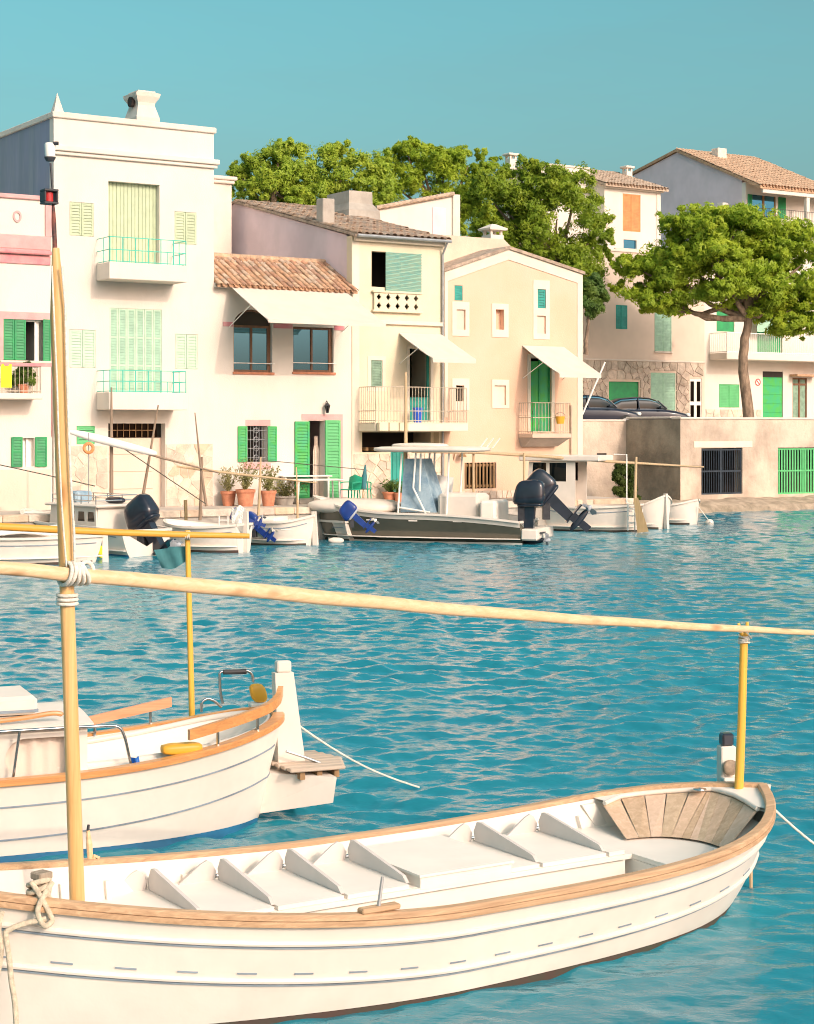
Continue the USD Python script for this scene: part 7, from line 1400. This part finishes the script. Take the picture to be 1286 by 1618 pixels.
# ---------------------------------------------------------------- things standing on the quay
def pot(label, px, py, Y, r, h, leaf, spread, hh, n, seed, size=.10, pmat='terracotta'):
    o = at_y(px, py, Y); o[2] = QZ; t_ = thing('potted_plant', label, 'potted plant', o, 'pots along the quay'); r_ = np.random.default_rng(seed)
    MB().lathe(o, [(0, 0), (r * .72, 0), (r * .95, h * .82), (r * 1.05, h * .82), (r * 1.06, h), (r * .93, h), (r * .9, h * .9), (0, h * .88)], 20).build('pot', pmat, t_, smooth=35)
    m = MB(); V = []
    for _ in range(n):
        a, q = r_.uniform(0, 2 * pi), r_.uniform(.1, 1); b = o + [0, 0, h * .9]; e = b + np.array([spread * q * math.cos(a), spread * q * math.sin(a) * .7, hh * r_.uniform(.45, 1)])
        for f in np.linspace(.25, 1, 7): c_ = b * (1 - f) + e * f + r_.normal(0, .03, 3); d = r_.normal(size=3); d[2] += .4; d /= np.linalg.norm(d); s_ = np.cross(d, r_.normal(size=3)); s_ /= np.linalg.norm(s_); V.append([c_ - s_ * size * .25, c_ + s_ * size * .25, c_ + d * size])
        m.tube([b, e], [.008, .004], 4, cap=False)
    V = np.array(V).reshape(-1, 3); m.build('stems', 'dry_leaf', t_); k = MB(); k.add(V, np.arange(len(V)).reshape(-1, 3)); tag(stage.GetPrimAtPath(k.build('leaves', leaf, t_)), kind='stuff'); return t_
YP = 50.2
pot('leftmost terracotta pot with dry grey twigs in the row', 361, 799, YP + .3, .22, .42, 'dry_leaf', .35, .75, 26, 1)
pot('wide terracotta pot with tall dry stems, second in the row', 388, 799, YP, .27, .48, 'dry_leaf', .45, .95, 34, 2)
pot('pale terracotta pot with yellowish shrub, third in the row', 424, 802, YP + .1, .22, .44, 'dry_leaf', .5, .8, 34, 3)
pot('round green shrub in terracotta pot before yellow house door', 616, 785, 53.4, .22, .30, 'bush_leaf', .30, .38, 70, 4, .09); pot('small pink flower pot beside the round green shrub', 630, 785, 53.2, .14, .28, 'bush_leaf', .22, .30, 30, 5, .08)
pot('low dark planter with sprawling plant between pots and table', 450, 798, YP + .9, .30, .26, 'dry_leaf', .6, .5, 40, 6, .1, 'concrete')
def bal_pot(label, F, u, d, z, seed, sz=.2, leaf='bush_leaf', n=60, hh=.45):
    o = F.w(u, d, z); t_ = thing('potted_plant', label, 'potted plant', o); MB().lathe(o, [(0, 0), (sz * .7, 0), (sz, sz * 1.4), (sz * 1.08, sz * 1.4), (sz * 1.08, sz * 1.6), (sz * .9, sz * 1.6), (0, sz * 1.5)], 16).build('pot', 'terracotta', t_, smooth=35); r_ = np.random.default_rng(seed); c, R = [], []
    for _ in range(5): c.append(o + [r_.normal(0, sz * .5), r_.normal(0, sz * .4), sz * 1.6 + hh * .45 + r_.normal(0, .06)]); R.append((hh * .5, hh * .4, hh * .5))
    m = MB(); m.add(*leaf_cloud(c, R, n, .10, r_)); tag(stage.GetPrimAtPath(m.build('leaves', leaf, t_)), kind='stuff')
u_ = FA.uz(28, 600)[0]; bal_pot('bushy green plant in pink pot on the pink-trimmed balcony', FA, u_, -.45, bz0, 11, .15, 'bush_leaf', 70, .48)
ycl = thing('yellow_towel', 'bright yellow towel hanging on the pink-trimmed house balcony', 'towel', FA.w(FA.uz(5, 600)[0], -.73, bz1)); P = np.array([[FA.w(FA.uz(-14 + 17 * i / 6, 600)[0], -.735 - .012 * math.sin(i * 1.5), bz1 + .05 - .62 * j / 6) for j in range(7)] for i in range(7)]); m = MB(); m.grid(P); m.grid(P + FA.D * .012, flip=True); m.build('cloth', 'yellow_cloth', ycl, smooth=60)
bb_ = thing('blue_bin', 'small blue bin standing on the yellow house balcony', 'bin', FC.w(dr[0] - .1, -.5, bz)); m = MB(); m.lathe(FC.w(dr[0] - .03, -.5, bz), [(0, 0), (.12, 0), (.15, .42), (.16, .42), (.16, .46), (.14, .46), (.12, .05), (0, .04)], 16); m.build('bin', 'bright_blue', bb_, smooth=40)
# white table and green chairs
q = at_y(500, 790, 51.0); FTb = Frame(q[:2], ROW * .6); tbn = thing('white_table', 'white outdoor table standing before the green door', 'table', FTb.w(0, 0, QZ)); zt = at_y(500, 757, 51.0)[2]
MB().bev(FTb, -.78, .72, -.4, .4, zt - .04, zt, .012).build('tabletop', 'white_metal', tbn)
for x in (-.62, .58):
    for d in (-.32, .32): m = MB(); m.tube(FTb.w([x, x * 1.05], [d, d], [zt - .04, QZ]), .024, 8); m.build('leg', 'white_metal', tbn)
q2 = at_y(485, 790, 51.9); FT2 = Frame(q2[:2], ROW * .6); t2 = thing('white_bench', 'second white flat table just behind the white table', 'table', FT2.w(0, 0, QZ)); z2 = at_y(485, 751, 51.9)[2]; MB().bev(FT2, -.8, .7, -.25, .25, z2 - .04, z2, .01).build('tabletop', 'white_metal', t2)
for x in (-.7, .6): m = MB(); m.bev(FT2, x - .03, x + .03, -.2, .2, QZ, z2 - .041, .01); m.build('leg', 'white_metal', t2)
def chair(label, px, Y, ang, mat):
    o = at_y(px, 790, Y); F = Frame(o[:2], ang); c = thing('plastic_chair', label, 'chair', F.w(0, 0, QZ), 'plastic chairs on the quay'); z = QZ
    MB().bev(F, -.23, .23, -.22, .22, z + .42, z + .45, .01).build('seat', mat, c); P = np.array([[F.w(-.23 + .46 * i / 8, .22 + .06 * j / 4 - .05 * math.cos((i - 4) / 4 * 1.4), z + .45 + .42 * j / 4 * (1 - .05 * abs(i - 4))) for j in range(5)] for i in range(9)]); m = MB(); m.grid(P); m.grid(P + F.D * .02, flip=True); m.build('backrest', mat, c, smooth=60)
    for sx in (-.2, .2):
        for sd in (-.19, .19): m = MB(); m.tube(F.w([sx, sx * 1.15], [sd, sd * 1.15], [z + .42, z]), .02, 6); m.build('leg', mat, c)
        m = MB(); m.tube(F.w([sx * 1.15, sx * 1.2, sx * 1.15], [-.2, 0, .24], [z + .62, z + .65, z + .65]), .02, 6); m.tube(F.w([sx * 1.15] * 2, [-.2, -.19], [z + .62, z + .42]), .018, 6); m.build('armrest', mat, c)
chair('green plastic chair facing left beside the yellow house wall', 553, 51.3, ROW - 1.2, 'green_plastic'); chair('green plastic chair facing right beside the stone wall', 573, 51.9, ROW + .8, 'green_plastic')
pr = thing('folded_parasol', 'dark green folded parasol leaning by the green chairs', 'parasol', at_y(575, 790, 51.6)); m = MB(); b0_ = at_y(572, 790, 51.6); b0_[2] = QZ; m.tube([b0_ + [0, 0, .02], b0_ + [.10, 0, 1.15]], [.018, .018], 8); m.build('pole', 'tan_pole', pr); m = MB(); m.tube([b0_ + [.04, 0, .45], b0_ + [.07, 0, .8], b0_ + [.10, 0, 1.15]], [.09, .08, .02], 10); m.build('canopy', 'teal_cloth', pr, smooth=60)
